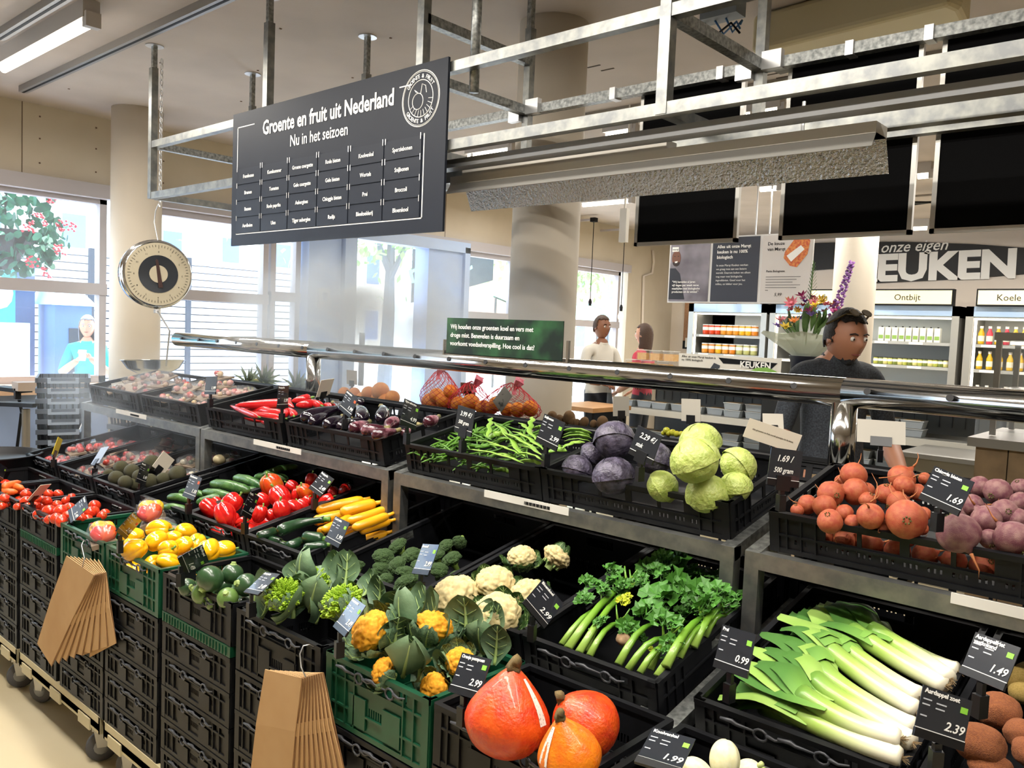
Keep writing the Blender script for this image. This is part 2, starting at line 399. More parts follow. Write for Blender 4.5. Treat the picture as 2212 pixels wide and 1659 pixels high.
# ---------------- display racks ----------------
BRK = M('barcode_label', '#dedbd2', .5)
def rack(x0, x1, lab, lo=True):
    r = empty('display_rack', (x0, 0, 0)); tag(r, lab, 'rack'); L = x1 - x0; t = .036
    cz, sz = cos(TILT), sin(TILT)
    for (yf, zf, dep, low) in ((1.84, 1.098, .46, .55), (1.478, .79, .62, 0)):
        # front rail, sloped side rails, back rail
        mb = MB(); mb.box(0, L, yf, yf + t, zf - .04, zf); mb.build('front_rail', GALV, r)
        for x in (0, L - t):
            mb = MB(); mb.box(0, t, 0, dep, -.036, 0, T(x, yf, zf) @ RX(TILT)); mb.build('side_rail', GALVD, r)
        mb = MB(); mb.box(0, L, 0, t, -.036, 0, T(0, yf, zf) @ RX(TILT) @ T(0, dep, 0)); mb.build('back_rail', GALV, r)
        for x in (0, L - t):
            mb = MB(); mb.box(x, x + t, yf, yf + t, low, zf - .04); mb.build('leg', GALV, r)
            zb = zf + dep * sz
            mb = MB(); mb.box(x, x + t, yf + dep * cz, yf + dep * cz + t, 0, zb); mb.build('leg', GALV, r)
        for k in range(3):
            mb = MB(); mb.box(0, .02, t, dep, -.03, -.012, T(L * (k + 1) / 4, yf, zf - (0 if low else .115)) @ RX(TILT)); mb.build('support_bar', GALVD, r)
    mb = MB(); mb.box(L * .34, L * .6, 1.838, 1.841, 1.084, 1.106); lb = mb.build('shelf_label', BRK, r)
    mb = MB()
    for k in range(22): mb.box(L * .47 + k * .0045, L * .47 + k * .0045 + .002 + .001 * (k % 3), 1.8368, 1.8378, 1.089, 1.098)
    mb.build('barcode', BLACK, lb)
    return r
rack(-4.85, -3.515, 'galvanised rack at the far end carrying the tomato and avocado crates')
rack(-3.505, -2.195, 'galvanised rack carrying the peppers below and the aubergines above')
rack(-2.165, -.90, 'galvanised rack carrying cauliflower and celery with beans and cabbages above')
rack(-.872, .45, 'galvanised rack carrying the leeks with the beetroots above')
# upper shelf crates: 60 wide, 40 deep
UP = {}
for k, x, w, txt in (('p1', -4.80, .60, 'packaged mushrooms'), ('p2', -4.17, .60, 'foil packs of salad'), ('rp', -3.50, .60, 'long red peppers'), ('eg', -2.86, .60, 'dark and striped aubergines'),
                     ('be', -2.135, .60, 'green and flat beans'), ('ca', -1.53, .60, 'red cabbage and pale pointed cabbage'), ('bt', -.825, .60, 'orange and purple beetroots'), ('b2', -.215, .60, 'more purple beetroots')):
    UP[k] = crate(x, 1.86, 0, w, .39, .10, 'black', 'tray', TILT, top=1.2, label='wide black tray crate of %s on the upper shelf' % txt)
# back of the stand: crates sloping to the other side
for k, x, txt in (('k0', -4.45, 'pineapples'), ('k1', -3.83, 'loose oranges'), ('k2', -3.2, 'netted oranges'), ('k3', -2.57, 'netted mandarins'), ('k4', -1.93, 'brown kiwi fruit'), ('k5', -1.29, 'white grapes'), ('k6', -.66, 'no fruit in view')):
    UP[k] = crate(x, 2.50, 0, .6, .39, .13, 'black', 'tray', -TILT, top=1.25, label='black tray crate with %s on the far side of the stand' % txt)
# lower shelf crates: 40 wide, 60 deep
LO = {}
for k, x, w, h, txt in (('t1', -4.66, .40, .12, 'boxed cherry tomatoes beside the yellow ticket'), ('t2', -4.24, .40, .12, 'punnets of tomatoes'), ('av', -3.815, .41, .12, 'avocados and packed fruit'),
                        ('cu', -3.34, .395, .16, 'cucumbers'), ('pe', -2.935, .385, .16, 'red bell peppers'), ('co', -2.54, .355, .18, 'green and yellow courgettes'),
                        ('br', -2.06, .40, .16, 'broccoli heads'), ('cf', -1.642, .365, .18, 'white cauliflowers'), ('ce', -1.268, .375, .17, 'celery'),
                        ('le', -.80, .40, .15, 'leeks'), ('sp', -.375, .40, .15, 'potatoes and sweet potatoes')):
    LO[k] = crate(x, 1.5, 0, w, .585, h, 'black', 'stack', TILT, top=.866, label='deep black crate of %s on the sloping lower shelf' % txt)
# spare crates under the racks (seen through the gaps); top layer added to darken the crate holes
for i in range(7):
    for j in range(4):
        o = crate(-4.6 + i * .62, 2.14, 0, .6, .4, .24, 'black', 'tray', 0, top=.25 + j * .25)
        tag(o, 'spare black crate stored in the shade behind the lower shelf', 'crate', 'spare crates under the upper shelf')

# ---------------- mist pipe ----------------
r = empty('mist_pipe', (0, 2.4, 1.462)); tag(r, 'long polished steel mist pipe on posts running over the vegetable crates', 'mist pipe')
mb = MB()
for (a, b) in ((-4.87, -3.46), (-3.46, -.862), (-.862, 1.2)):
    mb.tube([(a, 0, 0), (b, 0, 0)], .042, 32)
p = mb.build('pipe', INOX, r, True)
for pl in p.data.polygons: pl.use_smooth = len(pl.vertices) == 4
for x in (-3.46, -.862):
    mb = MB(); mb.tube([(x, 0, -.03), (x, 0, -.26)], .036, 28); mb.build('post', INOX, r, True)
    mb = MB(); mb.lathe([(.06, -.262), (.06, -.256), (.037, -.254)], 24, T(x, 0, 0)); mb.build('post_flange', INOX, r, True)
x = -4.75; HM = M('mist_hole_shadow', '#1a1a1c', .5)
while x < 1.1:
    mb = MB(); mb.lathe([(.0095, 0), (.0095, .0025)], 16, T(x, -.0405, .009) @ RX(pi / 2 - .22)); mb.build('nozzle_hole', HM, r); x += .2085
# sign on the pipe
r = empty('mist_notice', (-2.18, 2.37, 1.57)); tag(r, 'dark green leafy notice in a steel clip standing on the mist pipe', 'sign')
LEAFY = M('leafy_print', '#16241f', .35, c2='#2e5a36', scale=9, thr=(.45, .75))
mb = MB(); mb.box(-.305, .305, 0, .005, -.075, .07); mb.build('board', LEAFY, r)
mb = MB(); mb.box(.325, .335, -.004, .008, -.105, .0); mb.box(-.32, -.313, -.004, .008, -.105, -.02); mb.box(-.32, .335, -.002, .002, -.105, -.078); mb.build('clip', INOX, r)
for k, l in enumerate(('Wij houden onze groenten koel en vers met', 'droge mist. Benevelen is duurzaam en', 'voorkomt voedselverspilling. Hoe cool is dat?')):
    text(l, .0265, LETTER, r, T(-.282, -.001, .026 - k * .034) @ XZ, bold=.01, sx=.93)

# ---------------- overhead frame ----------------
r = empty('overhead_frame', (0, 2.44, 2.36)); tag(r, 'galvanised tube frame hung from the ceiling above the stand', 'frame')
t = .042
def fb(nm, a, b, w=t, h=None, m=GALV): mb = MB(); mb.bar(a, b, w, h); return mb.build(nm, m, r)
zl, zu = -.0, .32; ya, yb = 0, .69
fb('lower_front_beam', (-5.32, ya, 0), (1.6, ya, 0)); fb('upper_front_beam', (-5.32, ya, zu), (1.6, ya, zu))
fb('lower_rear_beam', (-5.32, yb, 0), (1.6, yb, 0)); fb('upper_rear_beam', (-5.32, yb, zu), (1.6, yb, zu), m=GALVD)
for x in (-5.3, -2.79, -1.53, .6):
    pass
for x in (-5.32, -2.765, -1.54, .3):
    for (y) in (ya, yb):
        fb('post', (x, y + (-.003 if y == ya else .003), -.018), (x, y + (-.003 if y == ya else .003), .80 if y == ya else .72), t if y == ya else .038)
        mb = MB(); mb.bar((x, y, .7), (x, y, .938), .028); mb.build('inner_post', GALVD, r)
        mb = MB(); mb.lathe([(.055, .934), (.055, .94)], 20, T(x, y, 0)); mb.build('ceiling_flange', ZINC, r)
    fb('cross_beam', (x, ya + .022, 0), (x, yb - .022, 0)); fb('cross_beam', (x, ya + .022, zu), (x, yb - .022, zu), m=GALVD)
fb('post', (-3.99, ya, 0), (-3.99, ya, .80)); mb = MB(); mb.bar((-3.99, ya, .7), (-3.99, ya, .938), .028); mb.build('inner_post', GALVD, r)
mb = MB(); mb.lathe([(.055, .934), (.055, .94)], 20, T(-3.99, ya, 0)); mb.build('ceiling_flange', ZINC, r)
fb('post', (-4.05, yb, .3), (-4.05, yb, .72)); mb = MB(); mb.bar((-4.05, yb, .7), (-4.05, yb, .938), .028); mb.build('inner_post', GALVD, r)
mb = MB(); mb.lathe([(.055, .934), (.055, .94)], 20, T(-4.05, yb, 0)); mb.build('ceiling_flange', ZINC, r)
fb('post', (-4.55, yb, 0), (-4.55, yb, zu), .03)
fb('cross_beam', (-2.765, ya, .56), (-2.765, yb, .56), m=GALVD)
mb = MB(); mb.tube([(-2.5, .05, .9), (-2.5, .05, -.02 + .24)], .021, 16); mb.build('hanging_tube', GALVD, r, True)
for x in (-2.765, -1.54):
    mb = MB(); mb.bar((x - .09, yb - .025, zu - .02), (x - .02, yb - .025, zu - .02), .03, .06); mb.build('corner_bracket', ZINC, r); mb = MB(); mb.bar((x + .02, yb - .025, zu + .01), (x + .1, yb - .025, zu + .01), .03, .07); mb.build('corner_bracket', ZINC, r)
for x in (-2.25, -1.72, -1.2, -.93):
    mb = MB(); mb.box(x, x + .03, yb - .03, yb + .025, zu - .026, zu + .026); mb.build('beam_clamp', ZINC, r)
# cable tray / service rail in front of lower beam
fb('service_rail', (-2.9, .1, -.055), (1.2, .1, -.055), .07, .035, M('grey_rail', '#8b8c8d', .45, .5)); fb('conduit', (-2.9, .3, -.06), (1.2, .3, -.06), .05, .05)
# reflector lamps hung below
REFL = M('hammered_reflector', '#d2d2d0', .16, 1, bump=.9, bscale=90)
def reflector(x0, x1, y, z, lab):
    r = empty('reflector_lamp', (x0, y, z)); tag(r, lab, 'lamp'); L = x1 - x0
    mb = MB(); mb.box(0, L, -.05, .05, .04, .075); mb.build('gear_tray', M('white_lamp_metal', '#c9c4ba', .4), r)
    mb = MB(); n = 8
    prof = [(-.075, -.005), (-.045, .04), (.045, .04), (.09, -.06)]
    for q_, (a, b) in enumerate(zip(prof, prof[1:])):
        if q_ == 2: mb.build('cover', M('satin_lamp_cover', '#a8a6a0', .38, .6), r); mb = MB()
        d = Vector((b[0] - a[0], b[1] - a[1])).normalized(); nx, nz = -d.y * .002, d.x * .002
        mb.add([(0, a[0], a[1]), (L, a[0], a[1]), (L, b[0], b[1]), (0, b[0], b[1]), (0, a[0] + nx, a[1] + nz), (L, a[0] + nx, a[1] + nz), (L, b[0] + nx, b[1] + nz), (0, b[0] + nx, b[1] + nz)],
               ((0, 1, 2, 3), (7, 6, 5, 4), (0, 4, 5, 1), (1, 5, 6, 2), (2, 6, 7, 3), (3, 7, 4, 0)))
    mb.build('reflector', REFL, r)
    mb = MB(); mb.box(.06, L * .6, -.035, .035, .076, .11); mb.build('mounting_rail', M('white_lamp_metal', '#c9c4ba', .4), r)
    for x in (.08, L - .25): mb = MB(); mb.tube([(x, 0, .07), (x, 0, .18)], .006, 6); mb.build('hanger', ZINC, r)
    return r
reflector(-2.75, -.90, 2.66, 2.2, 'long reflector lamp with hammered metal inside hung under the frame')
reflector(-5.15, -4.3, 3.12, 2.2, 'far reflector lamp hung under the frame behind the chalkboard sign')
# black display boards hung below the rear beam
BOARDM = M('black_panel', '#070708', .8, spec=.08); ALU = M('aluminium_edge', '#b4b2ac', .35, .7)
for k, (x0, x1) in enumerate(((-2.12, -1.62), (-1.44, -.945), (-.885, -.38))):
    r = empty('hanging_board', (x0, 3.17, 2.0)); tag(r, ['large black hanging board nearest the round column', 'middle large black hanging board', 'large black hanging board above the chilled drinks sign'][k], 'board')
    w = x1 - x0
    mb = MB(); mb.box(.012, w - .012, 0, .008, .012, .675); mb.build('panel', BOARDM, r)
    mb = MB(); mb.box(0, w, -.006, .014, 0, .016); mb.box(0, .016, -.006, .014, 0, .68); mb.box(w - .016, w, -.006, .014, 0, .68); mb.build('edge_frame', ALU, r)
# season sign
r = empty('season_sign', (-4.27, 2.40, 2.0)); tag(r, 'large dark slate season sign listing vegetables hung on the frame', 'sign')
w, h = 1.705, .715; SLATE = M('slate_blue_board', '#1c2029', .5, spec=.2)
mb = MB(); mb.box(0, w, 0, .012, 0, h); mb.build('board', SLATE, r)
def tx(s, x, z, size, al='CENTER', bold=.015, sx=1): return text(s, size, LETTER, r, T(x, -.0015, z) @ XZ, al, bold, sx=sx)
tx('Groente en fruit uit Nederland', .835, h - .145, .103, bold=.024, sx=.82); tx('Nu in het seizoen', .80, h - .235, .08, bold=.01, sx=.84)
mb = MB()
for b in ((.05, .055, .06, h - .075), (.05, w - .13, .06, .065), (w - .135, w - .13, .06, .42), (.05, .22, h - .08, h - .075), (1.40, 1.46, h - .08, h - .075)):
    mb.box(b[0], b[1], -.001, .001, b[2], b[3])
mb.build('printed_border', LETTER, r)
words = [['Frambozen', 'Bramen', 'Bessen', 'Aardbeien'], ['Komkommer', 'Tomaten', 'Rode paprika', 'Uien'], ['Groene courgette', 'Gele courgette', 'Aubergines', 'Tijger aubergine'],
         ['Rode bieten', 'Gele bieten', 'Chioggia bieten', 'Radijs'], ['Knolvenkel', 'Wortels', 'Prei', 'Bleekselderij'], ['Sperziebonen', 'Snijbonen', 'Broccoli', 'Bloemkool']]
for i, c in enumerate(words):
    for j, s_ in enumerate(c):
        x0 = .055 + i * .252; z0 = h - .345 - j * .088
        mb = MB(); mb.box(x0, x0 + .244, -.004, 0, z0 - .04, z0 + .042); p_ = mb.build('name_plate', M('slate_plate', '#20242d', .45, spec=.2), r)
        mb = MB(); mb.tube([(x0 + .005, -.005, z0 + .028), (x0 + .005, -.005, z0 + .055)], .002, 4); mb.tube([(x0 + .239, -.005, z0 + .028), (x0 + .239, -.005, z0 + .055)], .002, 4); mb.build('hook', ZINC, p_)
        text(s_, .027, LETTER, p_, T(x0 + .122, -.0055, z0 - .01) @ XZ, 'CENTER', .01, sx=.9)
mb = MB(); cx, cz = w - .165, h - .145
def ring(rr, th): mb.tube([(cx + rr * cos(a), 0, cz + rr * sin(a)) for a in [i * 2 * pi / 40 for i in range(41)]], th, 4)
ring(.118, .0022); ring(.112, .001); ring(.078, .002)
mb.tube([(cx - .018 + .034 * cos(a), 0, cz - .01 + .034 * sin(a)) for a in [i * 2 * pi / 24 for i in range(25)]], .0018, 4)
mb.tube([(cx + .0, 0, cz + .02), (cx + .008, 0, cz + .06), (cx + .03, 0, cz + .05), (cx + .036, 0, cz + .02)], .0018, 4)
mb.tube([(cx - .018, 0, cz + .026), (cx - .04, 0, cz + .04), (cx - .028, 0, cz + .028)], .0018, 4)
for a in [-.1 - i * .28 for i in range(10)]: mb.tube([(cx + .05 * cos(a), 0, cz + .05 * sin(a)), (cx + .078 * cos(a), 0, cz + .078 * sin(a))], .0013, 4)
mb.build('logo', LETTER, r)
for s_, up in (('GROENTE & FRUIT', 1), ('GROENTE & FRUIT', -1)):
    for k, ch in enumerate(s_):
        a = (pi / 2 + .95 - k * .136) if up > 0 else (-pi / 2 - .95 + k * .136)
        if ch != ' ': text(ch, .024, LETTER, r, T(cx + (.086 if up > 0 else .103) * cos(a), -.0015, cz + (.086 if up > 0 else .103) * sin(a)) @ RY(-(a - pi / 2) if up > 0 else -(a + pi / 2)) @ XZ, 'CENTER', .01)
# track rails and fluorescent lamps on the ceiling
def tube_lamp(a, b, lab, zz=3.2):
    a = Vector(a); b = Vector(b); r = empty('fluorescent_lamp', a); tag(r, lab, 'lamp', None); L = abs(b.x - a.x)
    mb = MB(); mb.box(0, L, -.045, .045, .03, ZC - a.z); mb.build('housing', M('lamp_housing', '#b9b4b0', .4), r)
    mb = MB(); mb.tube([(.02, 0, .01), (L - .02, 0, .01)], .026, 10); mb.build('tube', M('lit_tube', '#fff1dc', .3, emit=14), r)
    mb = MB(); mb.box(L - .02, L + .03, -.04, .04, -.02, .06); mb.build('end_cap', M('lamp_housing', '#b9b4b0', .4), r)
    return r
tube_lamp((-6.3, 1.88, 3.17), (-4.86, 1.88, 3.17), 'fluorescent lamp on the ceiling at the upper left corner')
TR = M('track_grey', '#8b8885', .4, .5)
for k, (x0, x1, y) in enumerate(((-7.15, -.5, 2.27), (-5.9, -.5, 1.74))):
    r = empty('lighting_track', (x0, y, ZC)); tag(r, ['long grey lighting track on the ceiling above the season sign', 'grey lighting track beside the fluorescent lamp'][k], 'track')
    mb = MB(); mb.box(0, x1 - x0, -.03, .03, -.045, 0); mb.build('rail', TR, r); mb = MB(); mb.box(0, x1 - x0, -.008, .008, -.047, -.044); mb.build('slot', BLACK, r)
LAMPS = (((-5.554,5.484,3.17), (-5.002,5.473,3.17), 'beside the round column'), ((-3.999,5.483,3.17), (-3.717,5.477,3.17), 'left of the first black board'), ((-6.334,8.27,3.17), (-5.608,8.238,3.17), 'low beside the white speaker'),
         ((-2.846,5.536,3.17), (-2.746,5.51,3.17), 'between the first two black boards, nearer'), ((-2.68,5.523,3.17), (-2.54,5.498,3.17), 'touching the middle black board'),
         ((-4.008,8.268,3.17), (-3.779,8.203,3.17), 'below the reflector lamp'), ((-2.469,8.296,3.17), (-2.331,8.244,3.17), 'between the last two black boards, upper'), ((-3.551,11.932,3.17), (-3.332,11.768,3.17), 'between the last two black boards, lowest'))
for a, b, s_ in LAMPS: tube_lamp(a, b, 'lit fluorescent lamp far along the ceiling ' + s_)
# ---------------- vegetables ----------------
class Proto:
    def __init__(s, root): s.o = root; s.used = False; s.base = root.matrix_basis.copy()
    def put(s, m, label, cat, group=None):
        if not s.used: s.used = True; o = s.o; o.matrix_basis = m
        else: o = clone(s.o, m)
        return tag(o, label, cat, group)
def rnd(): return Euler((U(0, 6.28), U(0, 6.28), U(0, 6.28))).to_matrix().to_4x4()
def N(v, s=1, o=0): return noise.noise(Vector(v) * s + Vector((o, o * 1.7, -o)))
def dome(v, s):
    d, _ = noise.voronoi(Vector(v) * s); return 1 - 2.2 * d[0] ** 2
def cell(v, s):
    d, _ = noise.voronoi(Vector(v) * s); return d[0]
STEMG = M('green_stalk', '#4f7a2a', .5, c2='#6c8f3a', scale=60)
DRYST = M('dry_brown_stalk', '#8f7748', .8, c2='#5f4f2e', scale=80, bump=.5)
def balls_place(lst, proto, label, cat, group, f=None, squash=None, rot=None, r0=1):
    for i, (x, y, z, r) in enumerate(lst):
        m = T(x, y, z) @ (rot(i) if rot else rnd()) @ SC(r / r0)
        proto.put(m, label, cat, group)
def under(proto, cr, n, r, label, cat, group, w, d, r0=1, h=0):
    """bottom layer in a crate, seen through its openings"""
    nx = max(2, int((w - .03) / (2 * r)));
    k = 0
    ny = max(1, n // nx)
    for j in range(ny):
        for i in range(nx):
            u = .02 + r + i * (w - .04 - 2 * r) / max(1, nx - 1); v = .02 + r + j * 2 * r
            if v > d - .03: continue
            proto.put(CRM[cr.name] @ T(u, v, .012 + r + h) @ rnd() @ SC(r / r0), label, cat, group)
# tomato
def tomato(mat, el=1.0, nm='tomato'):
    me = blob(nm, 3, lambda v: Vector((v.x, v.y, v.z * .84 * el)) * (1 + .03 * cos(5 * math.atan2(v.y, v.x)) * (1 - abs(v.z))) - Vector((0, 0, .12 * max(0, v.z - .85))), mat)
    o = O(nm, me); mb = MB()
    for k in range(5):
        a = k * 1.256; mb.add([(0, 0, .8 * el), (.15 * cos(a - .3), .15 * sin(a - .3), .83 * el), (.6 * cos(a), .6 * sin(a), .80 * el), (.15 * cos(a + .3), .15 * sin(a + .3), .83 * el)], ((0, 1, 2, 3),))
    mb.tube([(0, 0, .78 * el), (.05, 0, 1.0 * el)], .06, 5); mb.build('calyx', STEMG, o); return Proto(o)
TOM = M('red_tomato_skin', '#c9231a', .22, c2='#dd4a22', scale=3, sss=.1, coat=.3)
p_t = tomato(TOM); p_pl = tomato(TOM, 1.35, 'plum_tomato')
balls_place(((-3.855,1.239,0.815,0.023),(-3.698,1.188,0.82,0.023),(-3.648,1.211,0.83,0.022),(-3.794,1.308,0.82,0.022),(-3.771,1.339,0.82,0.021),(-3.603,1.236,0.83,0.021),(-3.587,1.269,0.815,0.019),(-3.637,1.207,0.81,0.02),(-3.653,1.18,0.805,0.019),(-3.704,1.161,0.8,0.018),(-3.664,1.329,0.81,0.019),(-3.717,1.37,0.81,0.019),(-3.58,1.307,0.8,0.017),(-3.637,1.232,0.8,0.019),), p_t, 'red vine tomato in the heap under the blank white ticket', 'tomato', 'vine tomatoes', rot=lambda i: RX(U(-.7, .7)) @ RY(U(-.7, .7)))
balls_place(((-3.824,1.149,0.815,0.023),(-3.841,1.13,0.81,0.02),(-3.829,1.159,0.79,0.018),(-3.798,1.13,0.79,0.019),), p_t, 'red tomato in the crate at the very edge of the picture', 'tomato', 'tomatoes at the edge', rot=lambda i: RX(U(-.7, .7)))
balls_place(((-3.51,1.171,0.8,0.021),(-3.463,1.196,0.82,0.026),(-3.394,1.213,0.83,0.026),(-3.476,1.277,0.82,0.022),(-3.379,1.169,0.805,0.02),(-3.319,1.171,0.82,0.023),(-3.268,1.171,0.82,0.024),(-3.348,1.222,0.82,0.019),(-3.256,1.237,0.82,0.021),(-3.301,1.288,0.83,0.025),(-3.414,1.348,0.83,0.024),(-3.354,1.323,0.82,0.021),(-3.255,1.312,0.82,0.021),(-3.345,1.359,0.81,0.019),(-3.285,1.27,0.81,0.021),(-3.289,1.348,0.8,0.017),(-3.315,1.242,0.8,0.018),), p_pl, 'smooth red plum tomato around the dark price card', 'tomato', 'plum tomatoes', r0=1.1)
for i in (0, 1, 2): under(p_t, FC[i], 16, .032, 'tomato at the bottom of a front crate', 'tomato', 'tomatoes seen through crate slots', .385, .3)
CARR = M('orange_carrot_skin', '#d4581c', .45, c2='#e0702a', scale=40, bump=.2)
for (a, b, r) in (((-4.04,1.206,0.82),(-4.125,1.306,0.82),0.0181),((-4.051,1.196,0.8),(-4.008,1.256,0.8),0.0162),((-4.097,1.257,0.81),(-4.017,1.282,0.81),0.0175),((-4.124,1.222,0.79),(-4.052,1.3,0.79),0.0146),):
    mb = MB(); a, b = Vector(a), Vector(b); mb.tube([a.lerp(b, t) for t in (0, .05, .2, .5, .8, 1)], [r * k for k in (.3, .8, 1, 1, .8, .25)], 12, ridge=.03, nr=5)
    tag(mb.build('orange_carrot', CARR, smooth=True), 'knobbly orange carrot in the far crate beyond the tomatoes', 'carrot', 'far carrots')
# bell pepper
def pepper(mat, nm='bell_pepper', el=1.28):
    def f(v):
        a = math.atan2(v.y, v.x); z = v.z; rr = (v.x ** 2 + v.y ** 2) ** .5
        k = (1 - .26 * (1 - abs(cos(2 * a + .3 * z)) ** .55) * (.45 + .55 * abs(z))) * (1 + .05 * sin(a + 1))
        k *= 1 - .18 * max(0, -z)
        dz = -.28 * math.exp(-(rr / .3) ** 2) if z > 0 else .16 * math.exp(-(rr / .3) ** 2)
        return Vector((v.x * k, v.y * k, (abs(z) ** .8) * (1 if z > 0 else -1) * el + dz))
    me = blob(nm, 5, f, mat); o = O(nm, me); mb = MB()
    mb.tube([(0, 0, .93), (0, 0, 1.0), (0, 0, 1.06), (.06, 0, 1.3), (.2, .03, 1.5)], [.36, .3, .11, .1, .13], 8); mb.build('stalk', STEMG, o, True); return Proto(o)
p_y = pepper(M('yellow_pepper_skin', '#f0a80c', .17, c2='#f5b91a', scale=2, coat=.6)); p_r = pepper(M('red_pepper_skin', '#b90f14', .17, c2='#cf241a', scale=2, coat=.6))
p_o = pepper(M('orange_red_pepper_skin', '#c92c10', .2, c2='#c8641c', scale=1.5, coat=.6))
def sideways(i): return RZ(U(0, 6.28)) @ RX(U(.9, 2.0)) @ RZ(U(0, 3))
g = 'yellow bell peppers'
specs = [(a, l) for a, l in zip(((-2.879,1.264,0.82,0.034),(-2.649,1.171,0.84,0.035),(-2.814,1.327,0.85,0.036),(-2.679,1.258,0.85,0.031),(-2.796,1.415,0.83,0.033),(-2.708,1.328,0.84,0.026),(-2.55,1.233,0.85,0.031),(-2.671,1.392,0.82,0.03),(-2.496,1.346,0.84,0.037),(-2.49,1.393,0.835,0.032),(-2.52,1.219,0.82,0.029),(-2.603,1.209,0.8,0.025),(-2.665,1.342,0.82,0.03),(-2.574,1.354,0.8,0.029),(-2.807,1.228,0.81,0.026),(-2.583,1.287,0.77,0.021),),
  ['behind the bagged peppers', 'with its stalk pointing at the viewer', 'largest at the back of the heap', 'in the middle of the heap', 'long one at the back right', 'back middle', 'with a curved green stalk', 'under the grey price card', 'lying on its side beside the grey price card', 'rounded end at the far right of the heap', 'at the front rim', 'low near the front rim', 'between two others', 'half hidden right of the card', 'lowest left', 'down at the front corner'])]
for (x, y, z, r), l in specs: p_y.put(T(x, y, z) @ sideways(0) @ SC(r * 1.02), 'yellow bell pepper, ' + l, 'pepper', g)
under(p_y, FC[4], 8, .042, 'yellow pepper at the bottom of the green crate', 'pepper', 'yellow peppers seen through the slots', .385, .3)
for (x, y, z, r) in ((-2.906,1.564,0.879,0.035),(-2.73,1.531,0.892,0.041),(-2.842,1.618,0.9,0.04),(-2.786,1.72,0.911,0.028),(-2.69,1.734,0.934,0.043),(-2.818,1.87,0.941,0.026),(-2.783,1.933,0.964,0.027),(-2.586,1.761,0.919,0.024),(-2.699,1.816,0.93,0.026),(-2.609,1.792,0.925,0.022),(-2.585,1.672,0.911,0.036),(-2.657,1.628,0.892,0.029),(-2.663,1.562,0.869,0.023),(-2.597,1.731,0.913,0.028),(-2.564,1.851,0.927,0.029),(-2.6,1.962,0.95,0.025),(-2.649,1.673,0.881,0.024),(-2.784,1.668,0.88,0.029),(-2.694,1.893,0.926,0.026),(-2.634,1.936,0.935,0.025),(-2.777,1.593,0.855,0.024),(-2.984,1.64,0.875,0.026),):
    p_r.put(T(x, y, z) @ RX(U(-.9, .9)) @ RY(U(-.9, .9)) @ RZ(U(0, 6)) @ SC(r * .95), 'glossy red bell pepper in the heap between cucumbers and courgettes', 'pepper', 'red bell peppers')
for (x, y, z, r), l in zip(((-2.817,1.776,0.952,0.046),(-2.655,1.816,0.95,0.031),), ('orange red pepper with a brownish top at the back of the red heap', 'small orange red pepper left of the olive price card')):
    p_o.put(T(x, y, z) @ RX(.5) @ RZ(1) @ SC(r * .95), l, 'pepper')
under(p_r, LO['pe'], 12, .042, 'red pepper low in its crate seen through the slots', 'pepper', 'red peppers below', .385, .55)
# tube vegetables
def tubeveg(nm, a, b, r, mat, label, cat, group, bend=.0, ridge=0, nr=8, prof=((0, .35), (.04, .75), (.12, .96), (.5, 1), (.86, .95), (.95, .72), (1, .3)), stem=None, seg=14, up=0):
    a, b = Vector(a), Vector(b); d = (b - a); side = d.cross(Vector((0, 0, 1))).normalized()
    pts = [a + d * t + side * bend * sin(pi * t) + Vector((0, 0, up * sin(pi * t))) for t, _ in prof]
    mb = MB(); mb.tube([p - pts[0] for p in pts], [r * k for _, k in prof], seg, ridge=ridge, nr=nr)
    o = mb.build(nm, mat, smooth=True, loc=pts[0])
    if stem:
        mb = MB(); dn = (pts[-1] - pts[-2]).normalized(); e = pts[-1] - pts[0]
        mb.tube([e - dn * .004, e + dn * .012, e + dn * .022], [r * stem[0], r * stem[0] * .8, r * stem[0] * .9], 6); mb.build('stalk', stem[1], o, True)
    return tag(o, label, cat, group)
CUC = M('cucumber_skin', '#234a22', .35, c2='#4d7438', scale=24, bump=.25, bscale=90, coat=.15)
COU = M('dark_courgette_skin', '#16301c', .28, c2='#234427', scale=60, coat=.3)
YCO = M('yellow_courgette_skin', '#e0930a', .3, c2='#eba718', scale=8, coat=.25)
for a, b, r in (((-3.188,1.542,0.874),(-3.06,1.567,0.88),0.0165),((-3.147,1.505,0.847),(-3.031,1.54,0.854),0.0146),((-3.038,1.583,0.873),(-2.982,1.69,0.895),0.0170),((-3.147,1.704,0.918),(-2.905,1.734,0.924),0.0215),((-3.111,1.648,0.896),(-2.904,1.673,0.901),0.0167),((-3.156,1.812,0.929),(-2.935,1.805,0.928),0.0202),((-3.085,1.861,0.939),(-2.916,1.914,0.95),0.0155),((-3.037,1.867,0.951),(-2.999,2.015,0.981),0.0145),((-3.273,1.629,0.872),(-3.131,1.659,0.878),0.0144),((-3.044,1.744,0.896),(-2.945,1.807,0.909),0.0159),):
    tubeveg('cucumber', a, b, r, CUC, 'ribbed green cucumber in the crate beside the red peppers', 'cucumber', 'cucumbers', U(-.01, .02), .05, 9, up=.01)
a, b, r = (((-2.369,1.522,0.9),(-2.316,1.665,0.93),0.0217),)[0]
tubeveg('courgette', a, b, r, COU, 'dark green curved courgette lying on top beside the price card', 'courgette', 'dark courgettes', -.03, .03, 6, ((0, .5), (.05, .9), (.2, 1), (.5, .85), (.8, .55), (.93, .5), (1, .55)), (.5, STEMG))
